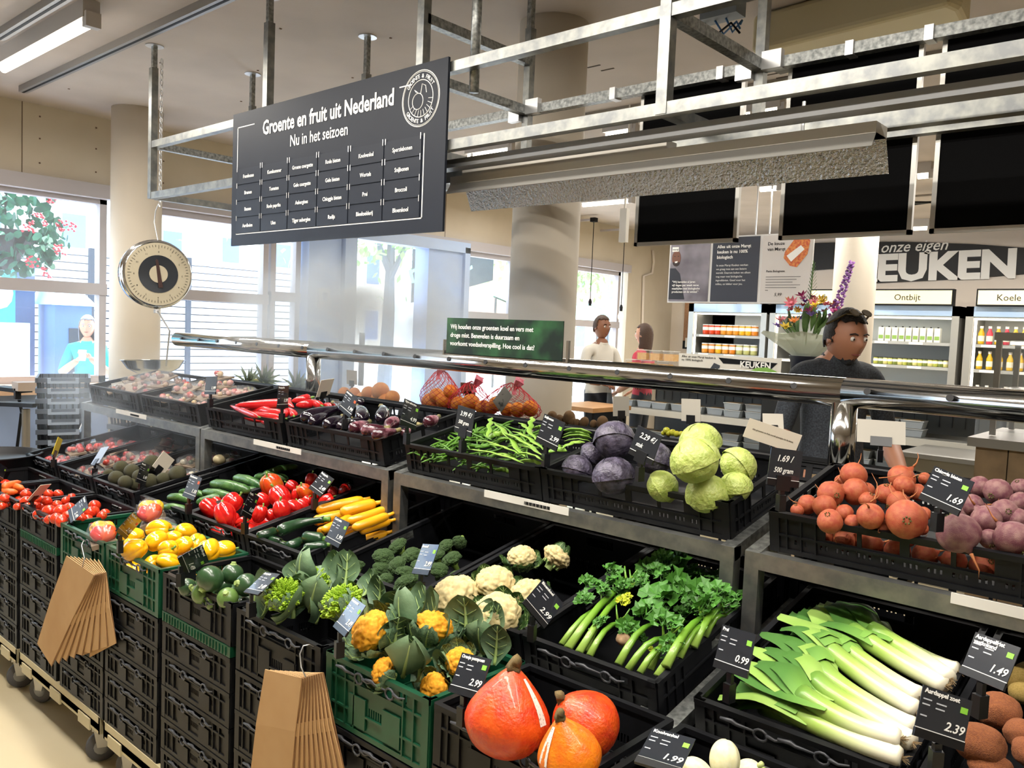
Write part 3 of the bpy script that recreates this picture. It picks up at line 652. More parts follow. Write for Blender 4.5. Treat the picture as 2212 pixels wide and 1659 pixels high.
for (a, b, r), l in zip((((-2.466,1.5,0.866),(-2.455,1.569,0.88),0.0184),((-2.468,1.544,0.855),(-2.384,1.549,0.856),0.0149),((-2.315,1.521,0.86),(-2.316,1.58,0.872),0.0178),((-2.289,1.57,0.89),(-2.212,1.592,0.895),0.0223),((-2.233,1.53,0.872),(-2.185,1.586,0.883),0.0161),((-2.428,1.552,0.847),(-2.337,1.553,0.847),0.0141),), ('at the left of its crate', 'small and dark in the middle of its crate', 'in front of the curved one', 'short and fat behind the front rim', 'lowest at the front rim', 'half hidden in the middle')):
    tubeveg('courgette', a, b, r, COU, 'dark green courgette, ' + l, 'courgette', 'dark courgettes', .005, .04, 6, stem=(.5, STEMG))
for (a, b, r), l in zip((((-2.414,1.702,0.937),(-2.348,1.86,0.969),0.0191),((-2.29,1.715,0.95),(-2.252,1.837,0.975),0.0216),((-2.381,1.667,0.91),(-2.337,1.767,0.93),0.0196),((-2.261,1.618,0.91),(-2.276,1.748,0.937),0.0152),((-2.247,1.709,0.929),(-2.22,1.856,0.958),0.0166),((-2.181,1.682,0.923),(-2.163,1.819,0.951),0.0166),((-2.352,1.665,0.88),(-2.324,1.749,0.897),0.0150),((-2.176,1.71,0.909),(-2.158,1.825,0.932),0.0160),((-2.223,1.689,0.854),(-2.184,1.834,0.884),0.0154),((-2.296,1.697,0.876),(-2.266,1.798,0.897),0.0149),),
    ('furthest back', 'with its blossom end at the front, on top', 'left under the top one', 'between green and yellow', 'thin one along the middle', 'long one near the crate side', 'low left', 'against the crate side', 'seen through the crate side slots', 'low in the middle')):
    tubeveg('yellow_courgette', a, b, r, YCO, 'yellow courgette, ' + l, 'courgette', 'yellow courgettes', U(-.01, .012), .02, 5, stem=(.45, YCO))
# round courgettes
RCO = M('round_courgette_skin', '#1c3522', .3, c2='#3a5a34', scale=50, coat=.25); RCL = M('pale_round_courgette_skin', '#4c6a35', .35, c2='#68853f', scale=40, coat=.2)
def roundc(mat):
    me = blob('round_courgette', 3, lambda v: Vector((v.x, v.y, v.z * .93)) * (1 + .02 * cos(8 * math.atan2(v.y, v.x)) * (1 - abs(v.z))), mat); o = O('round_courgette', me)
    mb = MB(); mb.lathe([(.34, .86), (.24, .98), (.2, 1.08), (.22, 1.1)], 7); mb.build('stalk', M('pale_green_stub', '#8ea35c', .6), o); return Proto(o)
pd, pl_ = roundc(RCO), roundc(RCL)
lst = ((-2.162,1.171,0.86,0.039),(-2.161,1.239,0.86,0.032),(-2.074,1.232,0.85,0.033),(-2.275,1.161,0.81,0.026),(-2.198,1.166,0.81,0.031),(-2.086,1.183,0.82,0.03),(-2.157,1.181,0.79,0.025),(-2.087,1.233,0.79,0.022),(-2.28,1.189,0.79,0.023),(-2.247,1.258,0.8,0.026),)
ls = ('largest and darkest, with a pale scar', 'standing with its stub up behind the darkest one', 'beside the blue price card', 'half hidden at the left', 'with its stub turned to the viewer at the left', 'pale, front right', 'low at the front rim', 'low at the right corner', 'low at the left rim', 'in the middle under the others')
rots = (RX(2.4), RX(-.1), RX(1.2), RY(1.3), RX(1.0) @ RY(-.6), RX(.6) @ RY(.5), RX(.9), RX(1), RX(1.2), RX(.3))
for i, ((x, y, z, r), l) in enumerate(zip(lst, ls)): (pl_ if i in (4, 5, 6) else pd).put(T(x, y, z) @ rots[i] @ SC(r), 'round green courgette, ' + l, 'courgette', 'round courgettes')
under(pd, FC[5], 8, .04, 'round courgette at the bottom of the crate', 'courgette', 'round courgettes below', .39, .3)
# aubergines
AUB = M('black_aubergine_skin', '#120b16', .12, c2='#1d1020', scale=4, coat=.8)
STR = M('striped_aubergine_skin', '#3c1420', .2, c2='#9a6a74', scale=26, coat=.5, thr=(.5, .66), detail=4)
CAL = M('aubergine_cap', '#5a5a35', .7, c2='#8a7d50', scale=30)
def auber(a, b, r, mat, lab, g, bend=.01): return tubeveg('aubergine', a, b, r, mat, lab, 'aubergine', g, bend, 0, 1, ((0, .2), (.03, .55), (.1, .85), (.25, 1), (.5, .95), (.75, .72), (.92, .5), (1, .42)), (.45, CAL), 18)
for (a, b, r), l in zip((((-2.757,1.859,1.22),(-2.754,2.027,1.254),0.0295),((-2.696,1.859,1.21),(-2.754,1.982,1.235),0.0251),((-2.596,1.854,1.209),(-2.637,1.962,1.231),0.0261),((-2.547,1.882,1.204),(-2.603,1.982,1.225),0.0236),((-2.553,1.94,1.216),(-2.543,2.006,1.23),0.0192),((-2.527,1.974,1.233),(-2.712,2.101,1.259),0.0300),((-2.452,2.004,1.239),(-2.608,2.14,1.267),0.0286),((-2.695,2.015,1.252),(-2.843,2.082,1.265),0.0230),((-2.797,2.182,1.265),(-2.868,2.192,1.268),0.0199),),
     ('largest, curved, at the left of its crate', 'second in the front row', 'third in the front row', 'fourth in the front row, under the tickets', 'behind the ticket clip', 'round shining one at the back', 'beside the round shining one at the back', 'under the raised dark ticket', 'at the very back with its cap up')):
    auber(a, b, r, AUB, 'black shiny aubergine, ' + l, 'black aubergines')
for (a, b, r), l in zip((((-2.459,1.866,1.211),(-2.463,1.954,1.229),0.0239),((-2.381,1.865,1.216),(-2.322,1.919,1.227),0.0235),((-2.288,1.835,1.21),(-2.251,1.913,1.226),0.0213),((-2.37,2.022,1.243),(-2.322,1.938,1.226),0.0259),((-2.217,2.015,1.252),(-2.223,2.087,1.266),0.0227),((-2.248,1.935,1.215),(-2.262,1.986,1.226),0.0149),((-2.372,2.075,1.244),(-2.288,2.048,1.238),0.0218),), ('first at the front rim', 'second at the front rim', 'third at the front rim, with a pale cap', 'behind, under the ticket', 'at the far right of the crate', 'small, at the right corner', 'behind the right ticket')):
    auber(a, b, r, STR, 'purple and white striped aubergine, ' + l, 'striped aubergines')
# long red peppers
LRP = M('long_red_pepper_skin', '#b3161c', .2, c2='#c92a2a', scale=6, coat=.5)
for a, b, r in (((-3.284,1.881,1.224),(-3.11,2.024,1.243),0.0219),((-3.344,1.89,1.216),(-3.013,1.829,1.204),0.0129),((-3.163,1.88,1.204),(-2.913,1.883,1.205),0.0151),((-3.159,1.917,1.212),(-2.988,1.93,1.214),0.0179),((-3.122,2.058,1.25),(-3.09,2.128,1.264),0.0206),((-3.068,2.044,1.237),(-3.023,2.098,1.248),0.0190),((-3.08,2.115,1.252),(-2.948,2.088,1.246),0.0175),((-2.951,2.106,1.25),(-2.861,2.085,1.246),0.0152),((-2.95,1.877,1.203),(-3.017,1.954,1.219),0.0145),((-3.065,1.99,1.226),(-2.907,1.928,1.214),0.0170),((-3.07,1.903,1.199),(-2.912,1.873,1.193),0.0132),((-3.327,1.931,1.204),(-3.138,1.965,1.211),0.0186),((-3.042,2.016,1.232),(-3.193,2.093,1.247),0.0161),((-3.364,1.943,1.177),(-3.136,1.924,1.173),0.0159),((-3.184,1.944,1.167),(-2.986,1.921,1.162),0.0154),):
    tubeveg('long_red_pepper', a, b, r, LRP, 'long pointed red pepper in the tray left of the aubergines', 'pepper', 'long red peppers', U(-.015, .02), .1, 3, ((0, .15), (.1, .45), (.3, .75), (.6, .95), (.85, 1), (.96, .8), (1, .4)), (.3, STEMG))
# red mesh of flat and green beans
BEAN = M('green_bean_skin', '#3f6a1c', .4, c2='#5c8a2c', scale=30); FLAT = M('flat_bean_skin', '#6f9a34', .4, c2='#8db24a', scale=14, sss=.1)
bp = []
for k in range(5):
    mb = MB(); c = U(-.012, .012); pts = [(-.055 + .11 * t, c * sin(pi * t), .006 * sin(pi * t + k)) for t in [i / 8 for i in range(9)]]
    mb.tube(pts, [.0012, .003, .0038, .0035, .0039, .0035, .0038, .0028, .001], 6); bp.append(Proto(mb.build('green_bean', BEAN, smooth=True)))
mB = CRM[UP['be'].name]
for k in range(170):
    u = U(.03, .36); v = U(.03, .36); 
    if k < 30: u = U(.03, .2); v = .02 + U(0, .03)
    hh = .035 + .075 * (1 - abs(u - .16) / .3) * U(.5, 1) * (1 - .3 * abs(v - .2) / .2)
    bp[k % 5].put(mB @ T(u, v, hh) @ RZ(U(0, 3.1) if k % 3 else U(1.0, 2.2)) @ RY(U(-.3, .3)) @ RX(U(0, 6)), 'thin green bean in the tangled heap under the handwritten 3.99 card', 'bean', 'thin green beans')
for k, (a, b, r) in enumerate((((-1.939,2.094,1.278),(-1.572,1.833,1.225),0.0110),((-1.778,2.01,1.271),(-1.556,1.897,1.248),0.0103),((-1.78,1.89,1.236),(-1.615,1.859,1.23),0.0094),((-1.835,1.852,1.218),(-1.545,1.802,1.218),0.0100),((-1.605,1.838,1.236),(-1.491,1.819,1.232),0.0104),((-1.789,1.976,1.269),(-1.499,1.833,1.24),0.0108),((-1.789,2.12,1.313),(-1.697,1.992,1.267),0.0089),((-1.806,2.071,1.293),(-1.628,1.944,1.267),0.0100),((-1.833,1.949,1.248),(-1.804,1.993,1.257),0.0086),((-1.871,1.927,1.234),(-1.738,1.915,1.231),0.0086),((-1.947,2.084,1.296),(-1.784,1.897,1.258),0.0079),((-1.785,1.939,1.246),(-1.69,1.95,1.248),0.0090),((-1.673,2.14,1.277),(-1.568,2.152,1.279),0.0110),((-1.625,2.075,1.264),(-1.532,2.105,1.27),0.0101),((-1.577,2.012,1.241),(-1.55,2.093,1.257),0.0065),((-1.612,1.983,1.225),(-1.565,2.024,1.233),0.0082),((-1.676,2.064,1.242),(-1.6,2.037,1.236),0.0096),((-1.756,2.09,1.277),(-1.7,2.091,1.277),0.0099),((-1.593,1.822,1.212),(-1.512,1.842,1.216),0.0088),((-1.684,2.155,1.26),(-1.596,2.182,1.266),0.0099),((-1.658,2.128,1.245),(-1.575,2.16,1.251),0.0086),((-1.738,1.863,1.211),(-1.643,1.878,1.214),0.0082),((-1.726,1.93,1.234),(-1.621,1.938,1.236),0.0094),((-1.843,1.875,1.153),(-1.756,1.898,1.158),0.0084),((-1.745,1.894,1.157),(-1.687,1.903,1.159),0.0083),)):
    a, b = Vector(a), Vector(b); mb = MB(); d = b - a; n = 14; L_ = d.length
    pts = [d * (i / n) + Vector((0, 0, .008 * sin(pi * i / n))) + d.cross(Vector((0, 0, 1))).normalized() * (.004 * sin(i * 1.3 + k)) for i in range(n + 1)]
    mb.tube(pts, [r * min(1, .15 + min(i, n - i) * .35) for i in range(n + 1)], 8, flat=.3, up=(.1, .2, 1))
    tag(mb.build('flat_bean', FLAT, smooth=True, loc=a), 'broad flat green bean sprawling over the tray behind the handwritten cards', 'bean', 'flat beans')
# cabbages
def cabbage(nm, mat, seed, vein):
    def f(v):
        k = 1 + .05 * N(v, 1.4, seed) + .018 * N(v, 5, seed); a = math.atan2(v.y, v.x) + v.z * .8
        k += .035 * (((a * 5 / 6.283 + seed) % 1.0) ** 3) * (1 - v.z * .5)
        return Vector((v.x * k, v.y * k, v.z * .93 * k))
    o = O(nm, blob(nm, 4, f, mat))
    for j in range(4):
        mb = MB(); n = 8; a0 = j * 1.6 + seed; gr = []
        for i in range(n + 1):
            for q in range(n + 1):
                th = (i / n) * 1.75; ph = a0 + (q / n - .5) * (1.7 * sin(max(.12, i / n * 2.6 if i / n < .5 else 1.3)))
                rr = 1.035 + .03 * sin(q * 1.9 + i) * (i / n) + (.05 * (i / n) ** 4)
                gr.append((rr * sin(th) * cos(ph), rr * sin(th) * sin(ph), -rr * .93 * cos(th)))
        mb.add(gr, [(i * (n + 1) + q, i * (n + 1) + q + 1, (i + 1) * (n + 1) + q + 1, (i + 1) * (n + 1) + q) for i in range(n) for q in range(n)])
        mb.build('outer_leaf', mat, o, True)
    return Proto(o)
WCM = M('pale_green_cabbage_leaf', '#a3b456', .42, c2='#bcc873', scale=2.2, bump=.5, bscale=5, sss=.12); RCM = M('dusky_red_cabbage_leaf', '#2a2433', .42, c2='#5a5468', scale=2.6, bump=.4, bscale=6)
pw = [cabbage('white_cabbage', WCM, s_, 0) for s_ in (1, 2.6)]; pr = [cabbage('red_cabbage', RCM, s_, 0) for s_ in (3.2, 4.4)]
for k, ((x, y, z, r), l) in enumerate(zip(((-1.017,1.837,1.295,0.062),(-1.097,2.005,1.319,0.056),(-1.134,1.884,1.205,0.044),(-1.008,1.89,1.206,0.054),(-0.972,1.981,1.275,0.049),(-0.956,1.941,1.226,0.042),), ('largest, piled on top at the front', 'at the top behind the largest', 'in the front left corner of its tray', 'at the front rim', 'behind at the right', 'low at the right side'))):
    pw[k % 2].put(T(x, y, z) @ Euler((U(2.2, 3.9), U(-.5, .5), U(0, 6))).to_matrix().to_4x4() @ SC(r * .96), 'pale green cabbage, ' + l, 'cabbage', 'pale cabbages')
for k, ((x, y, z, r), l) in enumerate(zip(((-1.341,1.952,1.299,0.059),(-1.282,1.872,1.212,0.058),(-1.429,1.9,1.208,0.044),(-1.218,1.969,1.262,0.051),(-1.429,1.972,1.243,0.039),), ('large, highest in the heap', 'low at the front rim', 'leafy, at the left corner of the tray', 'beside the handwritten 2.29 card', 'behind the leafy one'))):
    pr[k % 2].put(T(x, y, z) @ Euler((U(2.2, 3.9), U(-.5, .5), U(0, 6))).to_matrix().to_4x4() @ SC(r * .96), 'dark red cabbage, ' + l, 'cabbage', 'red cabbages')
# beetroots
def beet(mat, nm):
    o = O(nm, blob(nm, 3, lambda v: Vector((v.x, v.y, v.z * .88)) * (1 + .05 * N(v, 1.5, len(nm))) + Vector((0, 0, -.35 * math.exp(-((v.x ** 2 + v.y ** 2) / .02)) if v.z < 0 else .05)), mat))
    mb = MB()
    for k in range(7): a = k * .9; mb.tube([(.12 * cos(a), .12 * sin(a), .85), (.2 * cos(a), .2 * sin(a), 1.0 + .03 * (k % 3))], [.06, .04], 5)
    mb.build('leaf_stubs', M('olive_stubs', '#5d5a2c', .8), o)
    mb = MB(); mb.tube([(0, 0, -1.15), (.05, .02, -1.5), (.25, .0, -1.9), (.6, .1, -2.1)], [.1, .05, .03, .012], 5); mb.build('tap_root', M('orange_root', '#a8683c', .8), o, True)
    return Proto(o)
po = beet(M('orange_beetroot_skin', '#a0432a', .55, c2='#ae5f3a', scale=3, bump=.25, bscale=30), 'orange_beetroot'); pp = beet(M('purple_beetroot_skin', '#6d3a46', .6, c2='#8f6a66', scale=2, bump=.3, bscale=25), 'purple_beetroot')
balls_place(((-0.698,2.034,1.285,0.032),(-0.716,1.942,1.247,0.031),(-0.674,1.981,1.255,0.032),(-0.708,1.888,1.226,0.027),(-0.771,1.889,1.206,0.016),(-0.674,1.835,1.205,0.028),(-0.596,2.06,1.291,0.032),(-0.576,2.012,1.281,0.024),(-0.609,1.997,1.258,0.025),(-0.596,1.857,1.229,0.029),(-0.526,1.871,1.232,0.042),(-0.57,1.957,1.25,0.026),(-0.641,1.968,1.242,0.02),(-0.665,1.895,1.217,0.021),(-0.638,1.875,1.203,0.019),(-0.577,1.884,1.2,0.021),(-0.537,1.927,1.184,0.023),(-0.559,2.106,1.29,0.015),(-0.554,2.037,1.266,0.02),(-0.519,1.967,1.232,0.016),(-0.738,2.064,1.261,0.016),(-0.757,1.909,1.22,0.023),(-0.664,2.031,1.255,0.018),(-0.52,1.96,1.2,0.016),(-0.631,1.923,1.163,0.019),(-0.73,2.06,1.241,0.018),), po, 'rough orange red beetroot in the heap left of the Chioggia card', 'beetroot', 'orange beetroots')
balls_place(((-0.424,1.869,1.222,0.043),(-0.442,2.101,1.289,0.025),(-0.402,2.087,1.286,0.03),(-0.433,2.012,1.261,0.024),(-0.393,1.946,1.247,0.031),(-0.369,1.996,1.258,0.028),(-0.378,1.921,1.212,0.021),(-0.334,1.894,1.227,0.036),(-0.346,1.996,1.248,0.024),(-0.368,2.133,1.296,0.02),(-0.45,2.029,1.234,0.02),(-0.355,2.072,1.273,0.022),(-0.37,1.922,1.193,0.014),(-0.326,2.023,1.233,0.028),(-0.43,2.026,1.224,0.018),(-0.463,2.075,1.194,0.022),(-0.37,2.055,1.21,0.021),), pp, 'dusty purple beetroot in the heap right of the Chioggia card', 'beetroot', 'purple beetroots')
under(po, UP['bt'], 16, .028, 'beetroot at the bottom of the tray', 'beetroot', 'beetroots below', .6, .2)
RTM = MATS['orange_root']
for (a, b, r) in (((-0.596,1.874,1.263),(-0.657,2.035,1.296),0.0016),((-0.59,1.963,1.291),(-0.543,1.871,1.272),0.0016),((-0.614,1.954,1.299),(-0.579,2.007,1.31),0.0014),((-0.719,1.963,1.271),(-0.75,2.073,1.293),0.0017),((-0.562,1.957,1.28),(-0.503,1.867,1.261),0.0013),((-0.606,1.883,1.255),(-0.62,1.977,1.274),0.0016),):
    tubeveg('loose_root', a, b, r, RTM, 'thin wiry root sticking out of the orange beetroots', 'root', 'wiry roots', .01, prof=((0, 1), (.3, .8), (.6, .6), (1, .3)), seg=5)
# ---------------- leafy vegetables ----------------
def leaf_mesh(nm, L, Wd, mat, rib, curl=.5, wav=.12, seed=0, cup=.3, n=10, m_=6, ribw=.06):
    """a leaf growing along +y from the origin, curling up/over; returns mesh with midrib"""
    mb = MB(); P = []
    for i in range(n + 1):
        t = i / n; wd = Wd * (sin(pi * min(1, t * .92 + .06)) ** .7) * (.5 + .5 * min(1, t * 2.2))
        a = curl * t; y = L * (sin(a) / max(curl, 1e-3) if curl else t); z = L * ((1 - cos(a)) / max(curl, 1e-3) if curl else 0)
        for j in range(-m_, m_ + 1):
            s_ = j / m_; x = wd * s_ / 2
            P.append((x, y, z + cup * Wd * .5 * s_ * s_ + wav * Wd * N((x * 14, y * 14, seed), 1, seed) * abs(s_)))
    w = 2 * m_ + 1
    mb.add(P, [(i * w + j, i * w + j + 1, (i + 1) * w + j + 1, (i + 1) * w + j) for i in range(n) for j in range(2 * m_)])
    mb.mi = 1
    pts = []
    for i in range(n + 1):
        t = i / n * .94; a = curl * t; pts.append((0, L * sin(a) / curl, L * (1 - cos(a)) / curl + .002))
    mb.tube(pts, [Wd * ribw * (1 - .85 * i / n) + .0006 for i in range(n + 1)], 6)
    for i in range(2, n - 1, 2):
        for sgn in (-1, 1):
            p = pts[i]; k = i * w + m_ + sgn * int(m_ * .7); q = P[min(len(P) - 1, k + w)]
            mb.tube([p, tuple((p[c] + q[c]) / 2 + (.001 if c == 2 else 0) for c in range(3)), (q[0], q[1], q[2] + .001)], [Wd * .018, Wd * .012, Wd * .005], 4)
    return mb.mesh(nm, [mat, rib], True)
CLF = M('blue_green_cauliflower_leaf', '#4a6650', .5, c2='#6f8a66', scale=12, bump=.2, bscale=40); RIB = M('pale_leaf_rib', '#93ad62', .5, c2='#a9bf7c', scale=10)
DLF = M('dark_cauliflower_leaf', '#2f4a24', .5, c2='#46652f', scale=12, bump=.2, bscale=40)
def curd(nm, mat, amp=.1, sc1=4.5, r=1, flat=.78, cone=False):
    def f(v):
        k = .93 + amp * 1.1 * dome(v, 2.6) + amp * .55 * dome(v, 8) + .03 * N(v, 1.5, 2)
        z = v.z * flat
        if v.z < -.2: k *= .9
        return Vector((v.x * k, v.y * k, z * k))
    return blob(nm, 5, f, mat)
CRD = M('cream_curd', '#dccb98', .75, c2='#d0bb84', scale=6, sss=.1, bump=.4, bscale=60); OCR = M('orange_curd', '#e6960e', .7, c2='#eda81e', scale=6, bump=.4, bscale=60)
def cauli(nm, mat, leafm, nl, spread, seed, L=1.5, W_=1.0, up=.62):
    o = O(nm, curd(nm, mat)); random.seed(seed)
    lm = [leaf_mesh('leaf', U(.9, 1.15) * L, U(.85, 1.1) * W_, leafm, RIB, U(.5, .8), .2, seed + k, .3) for k in range(3)]
    for k in range(nl):
        l = O('leaf', lm[k % 3], o); a = k * 6.283 / nl + U(-.2, .2)
        l.matrix_basis = RZ(a) @ T(0, up, -.72) @ RX(U(spread, spread + .3)) @ RY(U(-.25, .25))
    mb = MB(); mb.tube([(0, 0, -.5), (0, 0, -1.0)], [.35, .28], 12); mb.build('stump', RIB, o)
    return Proto(o)
pc = cauli('cauliflower', CRD, DLF, 8, .4, 3, 1.05, 1.0, .86)
for k, ((x, y, z, r), l) in enumerate(zip(((-1.557,1.552,0.877,0.057),(-1.486,1.632,0.913,0.047),(-1.376,1.521,0.88,0.054),(-1.383,1.645,0.906,0.043),(-1.519,1.776,0.952,0.036),), ('round and bare at the front left of its crate', 'in the middle with a leaf over its top', 'largest at the front rim', 'behind the tilted 2.99 card', 'wrapped in its leaves at the back'))):
    pc.put(T(x, y, z) @ RX((.45, .3, .5, .3, .2)[k]) @ RY((-.1, .25, .15, -.3, .1)[k]) @ RZ(k * 1.9) @ SC(r * 1.13), 'white cauliflower, ' + l, 'cauliflower', 'white cauliflowers')
pcl = cauli('leafy_cauliflower', CRD, DLF, 9, 1.3, 9, 1.7, 1.15)
for (x, y, z, r), l in zip(((-1.446,1.843,0.956,0.041),), ('upturned cauliflower wrapped in dark leaves with a pale rib at the back of the crate',)):
    pcl.put(T(x, y, z) @ RX(-.6) @ RY(.3) @ SC(r), l, 'cauliflower')
poc = cauli('orange_cauliflower', OCR, CLF, 9, .4, 5, 1.25, 1.1, .86)
for k, ((x, y, z, r), l) in enumerate(zip(((-1.497,1.219,0.88,0.042),(-1.403,1.326,0.89,0.039),(-1.409,1.185,0.82,0.026),(-1.281,1.298,0.85,0.027),(-1.301,1.242,0.8,0.027),), ('largest, beside the blue price card', 'at the back of the green crate', 'at the front rim of the green crate', 'half behind the pumpkin price card', 'low at the front right of the green crate'))):
    poc.put(T(x, y, z) @ RX((.75, -.1, 1.0, .6, 1.1)[k]) @ RY((-.25, .1, -.4, .5, .2)[k]) @ RZ(k * .8 + .3) @ SC(r * 1.22), 'orange cauliflower with blue green leaves, ' + l, 'cauliflower', 'orange cauliflowers')
# loose leaves between and around the orange cauliflowers
random.seed(31)
CLS = [leaf_mesh('leaf', U(.10, .14), U(.09, .13), CLF, RIB, U(.7, 1.2), .22, k + 70, .4, ribw=.06) for k in range(5)]
def strew(lst, lab, nm, g, sc=1, avoid=()):
    for k, (x, y, z, r) in enumerate(lst):
        if any((x - a) ** 2 + (y - b) ** 2 < (1.15 * c) ** 2 and b > y - .02 for a, b, _, c in avoid): continue
        o = O(nm, CLS[k % 5]); o.matrix_basis = T(x, y, z) @ RZ(U(-1.0, 1.0) + (pi if k % 4 == 3 else 0)) @ RX(U(.5, 1.35)) @ RY(U(-.4, .4)) @ SC(sc * U(.85, 1.25)); tag(o, lab, 'leaf', g)
strew(((-1.393,1.265,0.82,0.025),(-1.37,1.292,0.83,0.025),(-1.368,1.342,0.83,0.025),(-1.374,1.213,0.81,0.024),(-1.517,1.32,0.86,0.027),(-1.305,1.272,0.81,0.024),(-1.264,1.397,0.82,0.025),(-1.507,1.206,0.82,0.025),(-1.359,1.394,0.84,0.026),(-1.49,1.225,0.82,0.025),(-1.388,1.396,0.85,0.026),(-1.442,1.284,0.85,0.026),(-1.446,1.247,0.84,0.025),(-1.554,1.224,0.82,0.026),(-1.464,1.336,0.86,0.026),(-1.326,1.425,0.82,0.026),(-1.332,1.225,0.81,0.024),(-1.437,1.234,0.81,0.025),(-1.397,1.45,0.85,0.027),(-1.388,1.314,0.85,0.025),(-1.5,1.343,0.87,0.027),(-1.351,1.462,0.83,0.026),), 'grey green cauliflower leaf with a pale midrib in the green crate', 'loose_cauliflower_leaf', 'cauliflower leaves in the green crate', .85, ((-1.497,1.219,0.88,0.042),(-1.403,1.326,0.89,0.039),(-1.409,1.185,0.82,0.026),(-1.281,1.298,0.85,0.027),(-1.301,1.242,0.8,0.027),))
# romanesco
def romanesco():
    nm = 'romanesco'; mb = MB(); n = 62; ga = 2.39996
    for i in range(n):
        t = (i + .5) / n; th = math.acos(1 - t * .95); a = i * ga; rr = .2 + .13 * t ** .5
        d = Vector((sin(th) * cos(a), sin(th) * sin(a), cos(th) * 1.15 + .15)); c = d * .72; dn = d.normalized()
        q = dn.to_track_quat('Z', 'Y').to_matrix().to_4x4(); s_ = .1 + .16 * t ** .6
        mm = T(*c) @ q
        for j in range(12):
            b2 = j * ga; tt = j / 12; mb.lathe([(.3 * s_, 0), (.26 * s_, .28 * s_), (.12 * s_, .55 * s_), (.02 * s_, .72 * s_)], 6, mm @ T(cos(b2) * s_ * .75 * tt ** .5, sin(b2) * s_ * .75 * tt ** .5, s_ * (1.4 - 1.3 * tt)))
        mb.lathe([(s_ * .95, -.2), (s_ * .85, s_ * .3), (s_ * .3, s_ * 1.2)], 8, mm)
    o = mb.build(nm, M('lime_romanesco_curd', '#84a81e', .6, c2='#9cbd2c', scale=4), smooth=True)
    for k in range(7):
        l = O('leaf', leaf_mesh('leaf', 1.5, 1.05, CLF, RIB, .9, .15, k + 30, .35), o); a = k * .9
        l.matrix_basis = RZ(a) @ T(0, .5, -.5) @ RX(.75 + .2 * (k % 2)) @ RY(.2)
    return Proto(o)
pR = romanesco()
for k, ((x, y, z, r), l) in enumerate(zip(((-1.822,1.198,0.88,0.042),(-1.646,1.253,0.89,0.045),), ('beside the fallen blue card', 'behind the bright blue price card'))):
    pR.put(T(x, y, z) @ RX(.45) @ RY(.25 - .5 * k) @ RZ(k) @ SC(r * 1.12), 'lime green romanesco, ' + l, 'romanesco', 'romanescos')
pR.put(T(*((-1.942,1.373,0.84,0.034),)[0][:3]) @ RX(-1.2) @ SC(.055), 'upturned romanesco of which mostly leaves show', 'romanesco', 'romanescos')
strew(((-1.881,1.166,0.82,0.028),(-1.821,1.173,0.82,0.028),(-1.828,1.226,0.82,0.028),(-1.794,1.253,0.84,0.028),(-1.828,1.332,0.84,0.029),(-1.958,1.307,0.85,0.03),(-1.778,1.263,0.81,0.028),(-1.911,1.314,0.86,0.03),(-1.887,1.374,0.85,0.03),(-1.937,1.213,0.83,0.029),(-1.727,1.291,0.82,0.028),(-1.853,1.3,0.85,0.029),(-1.773,1.396,0.84,0.029),(-1.669,1.37,0.84,0.028),(-1.856,1.261,0.84,0.029),(-1.966,1.197,0.82,0.029),(-1.814,1.372,0.85,0.03),), 'thick ribbed romanesco leaf spilling over the front crate', 'loose_romanesco_leaf', 'romanesco leaves', .85)
# broccoli
def broc():
    def f(v):
        k = .97 + .1 * dome(v, 2.0) + .05 * dome(v, 6.5) + .022 * dome(v, 18)
        if v.z < -.1: k *= .75
        return Vector((v.x * k, v.y * k, v.z * k * .7))
    o = O('broccoli', blob('broccoli', 6, f, M('dark_broccoli_florets', '#27401c', .8, c2='#3f5a26', scale=14, bump=.6, bscale=30)))
    mb = MB(); mb.tube([(0, 0, -.2), (0, 0, -.6), (.05, 0, -1.5)], [.7, .32, .28], 10)
    for k in range(5): a = k * 1.25; mb.tube([(0, 0, -.8), (.3 * cos(a), .3 * sin(a), -.45), (.5 * cos(a), .5 * sin(a), -.1)], [.12, .12, .16], 6)
    mb.build('stalk', M('broccoli_stalk', '#7f9b45', .5, c2='#8fae50', scale=10), o, True); return Proto(o)
pb = broc()
for k, (x, y, z, r) in enumerate(((-1.972,1.537,0.864,0.029),(-1.939,1.617,0.89,0.033),(-1.937,1.672,0.911,0.033),(-1.848,1.651,0.907,0.031),(-1.824,1.575,0.896,0.031),(-1.755,1.545,0.895,0.029),(-1.718,1.514,0.879,0.034),(-1.827,1.538,0.864,0.021),(-1.736,1.566,0.879,0.023),(-1.824,1.771,0.921,0.027),(-1.785,1.789,0.94,0.022),(-1.797,1.706,0.908,0.025),(-1.735,1.71,0.909,0.031),(-1.734,1.657,0.888,0.026),(-1.919,1.593,0.865,0.026),(-1.8,1.669,0.89,0.026),(-1.67,1.67,0.881,0.024),(-1.792,1.631,0.893,0.024),(-1.924,1.564,0.849,0.02),)):
    pb.put(T(x, y, z) @ (RX(1.9) @ RY(.5) if k == 10 else RX(U(-.2, .8)) @ RY(U(-.5, .5))) @ RZ(U(0, 6)) @ SC(r), 'dark green broccoli head in the half empty crate' if k != 10 else 'broccoli head lying on its side with its stalk showing', 'broccoli', 'broccoli heads')
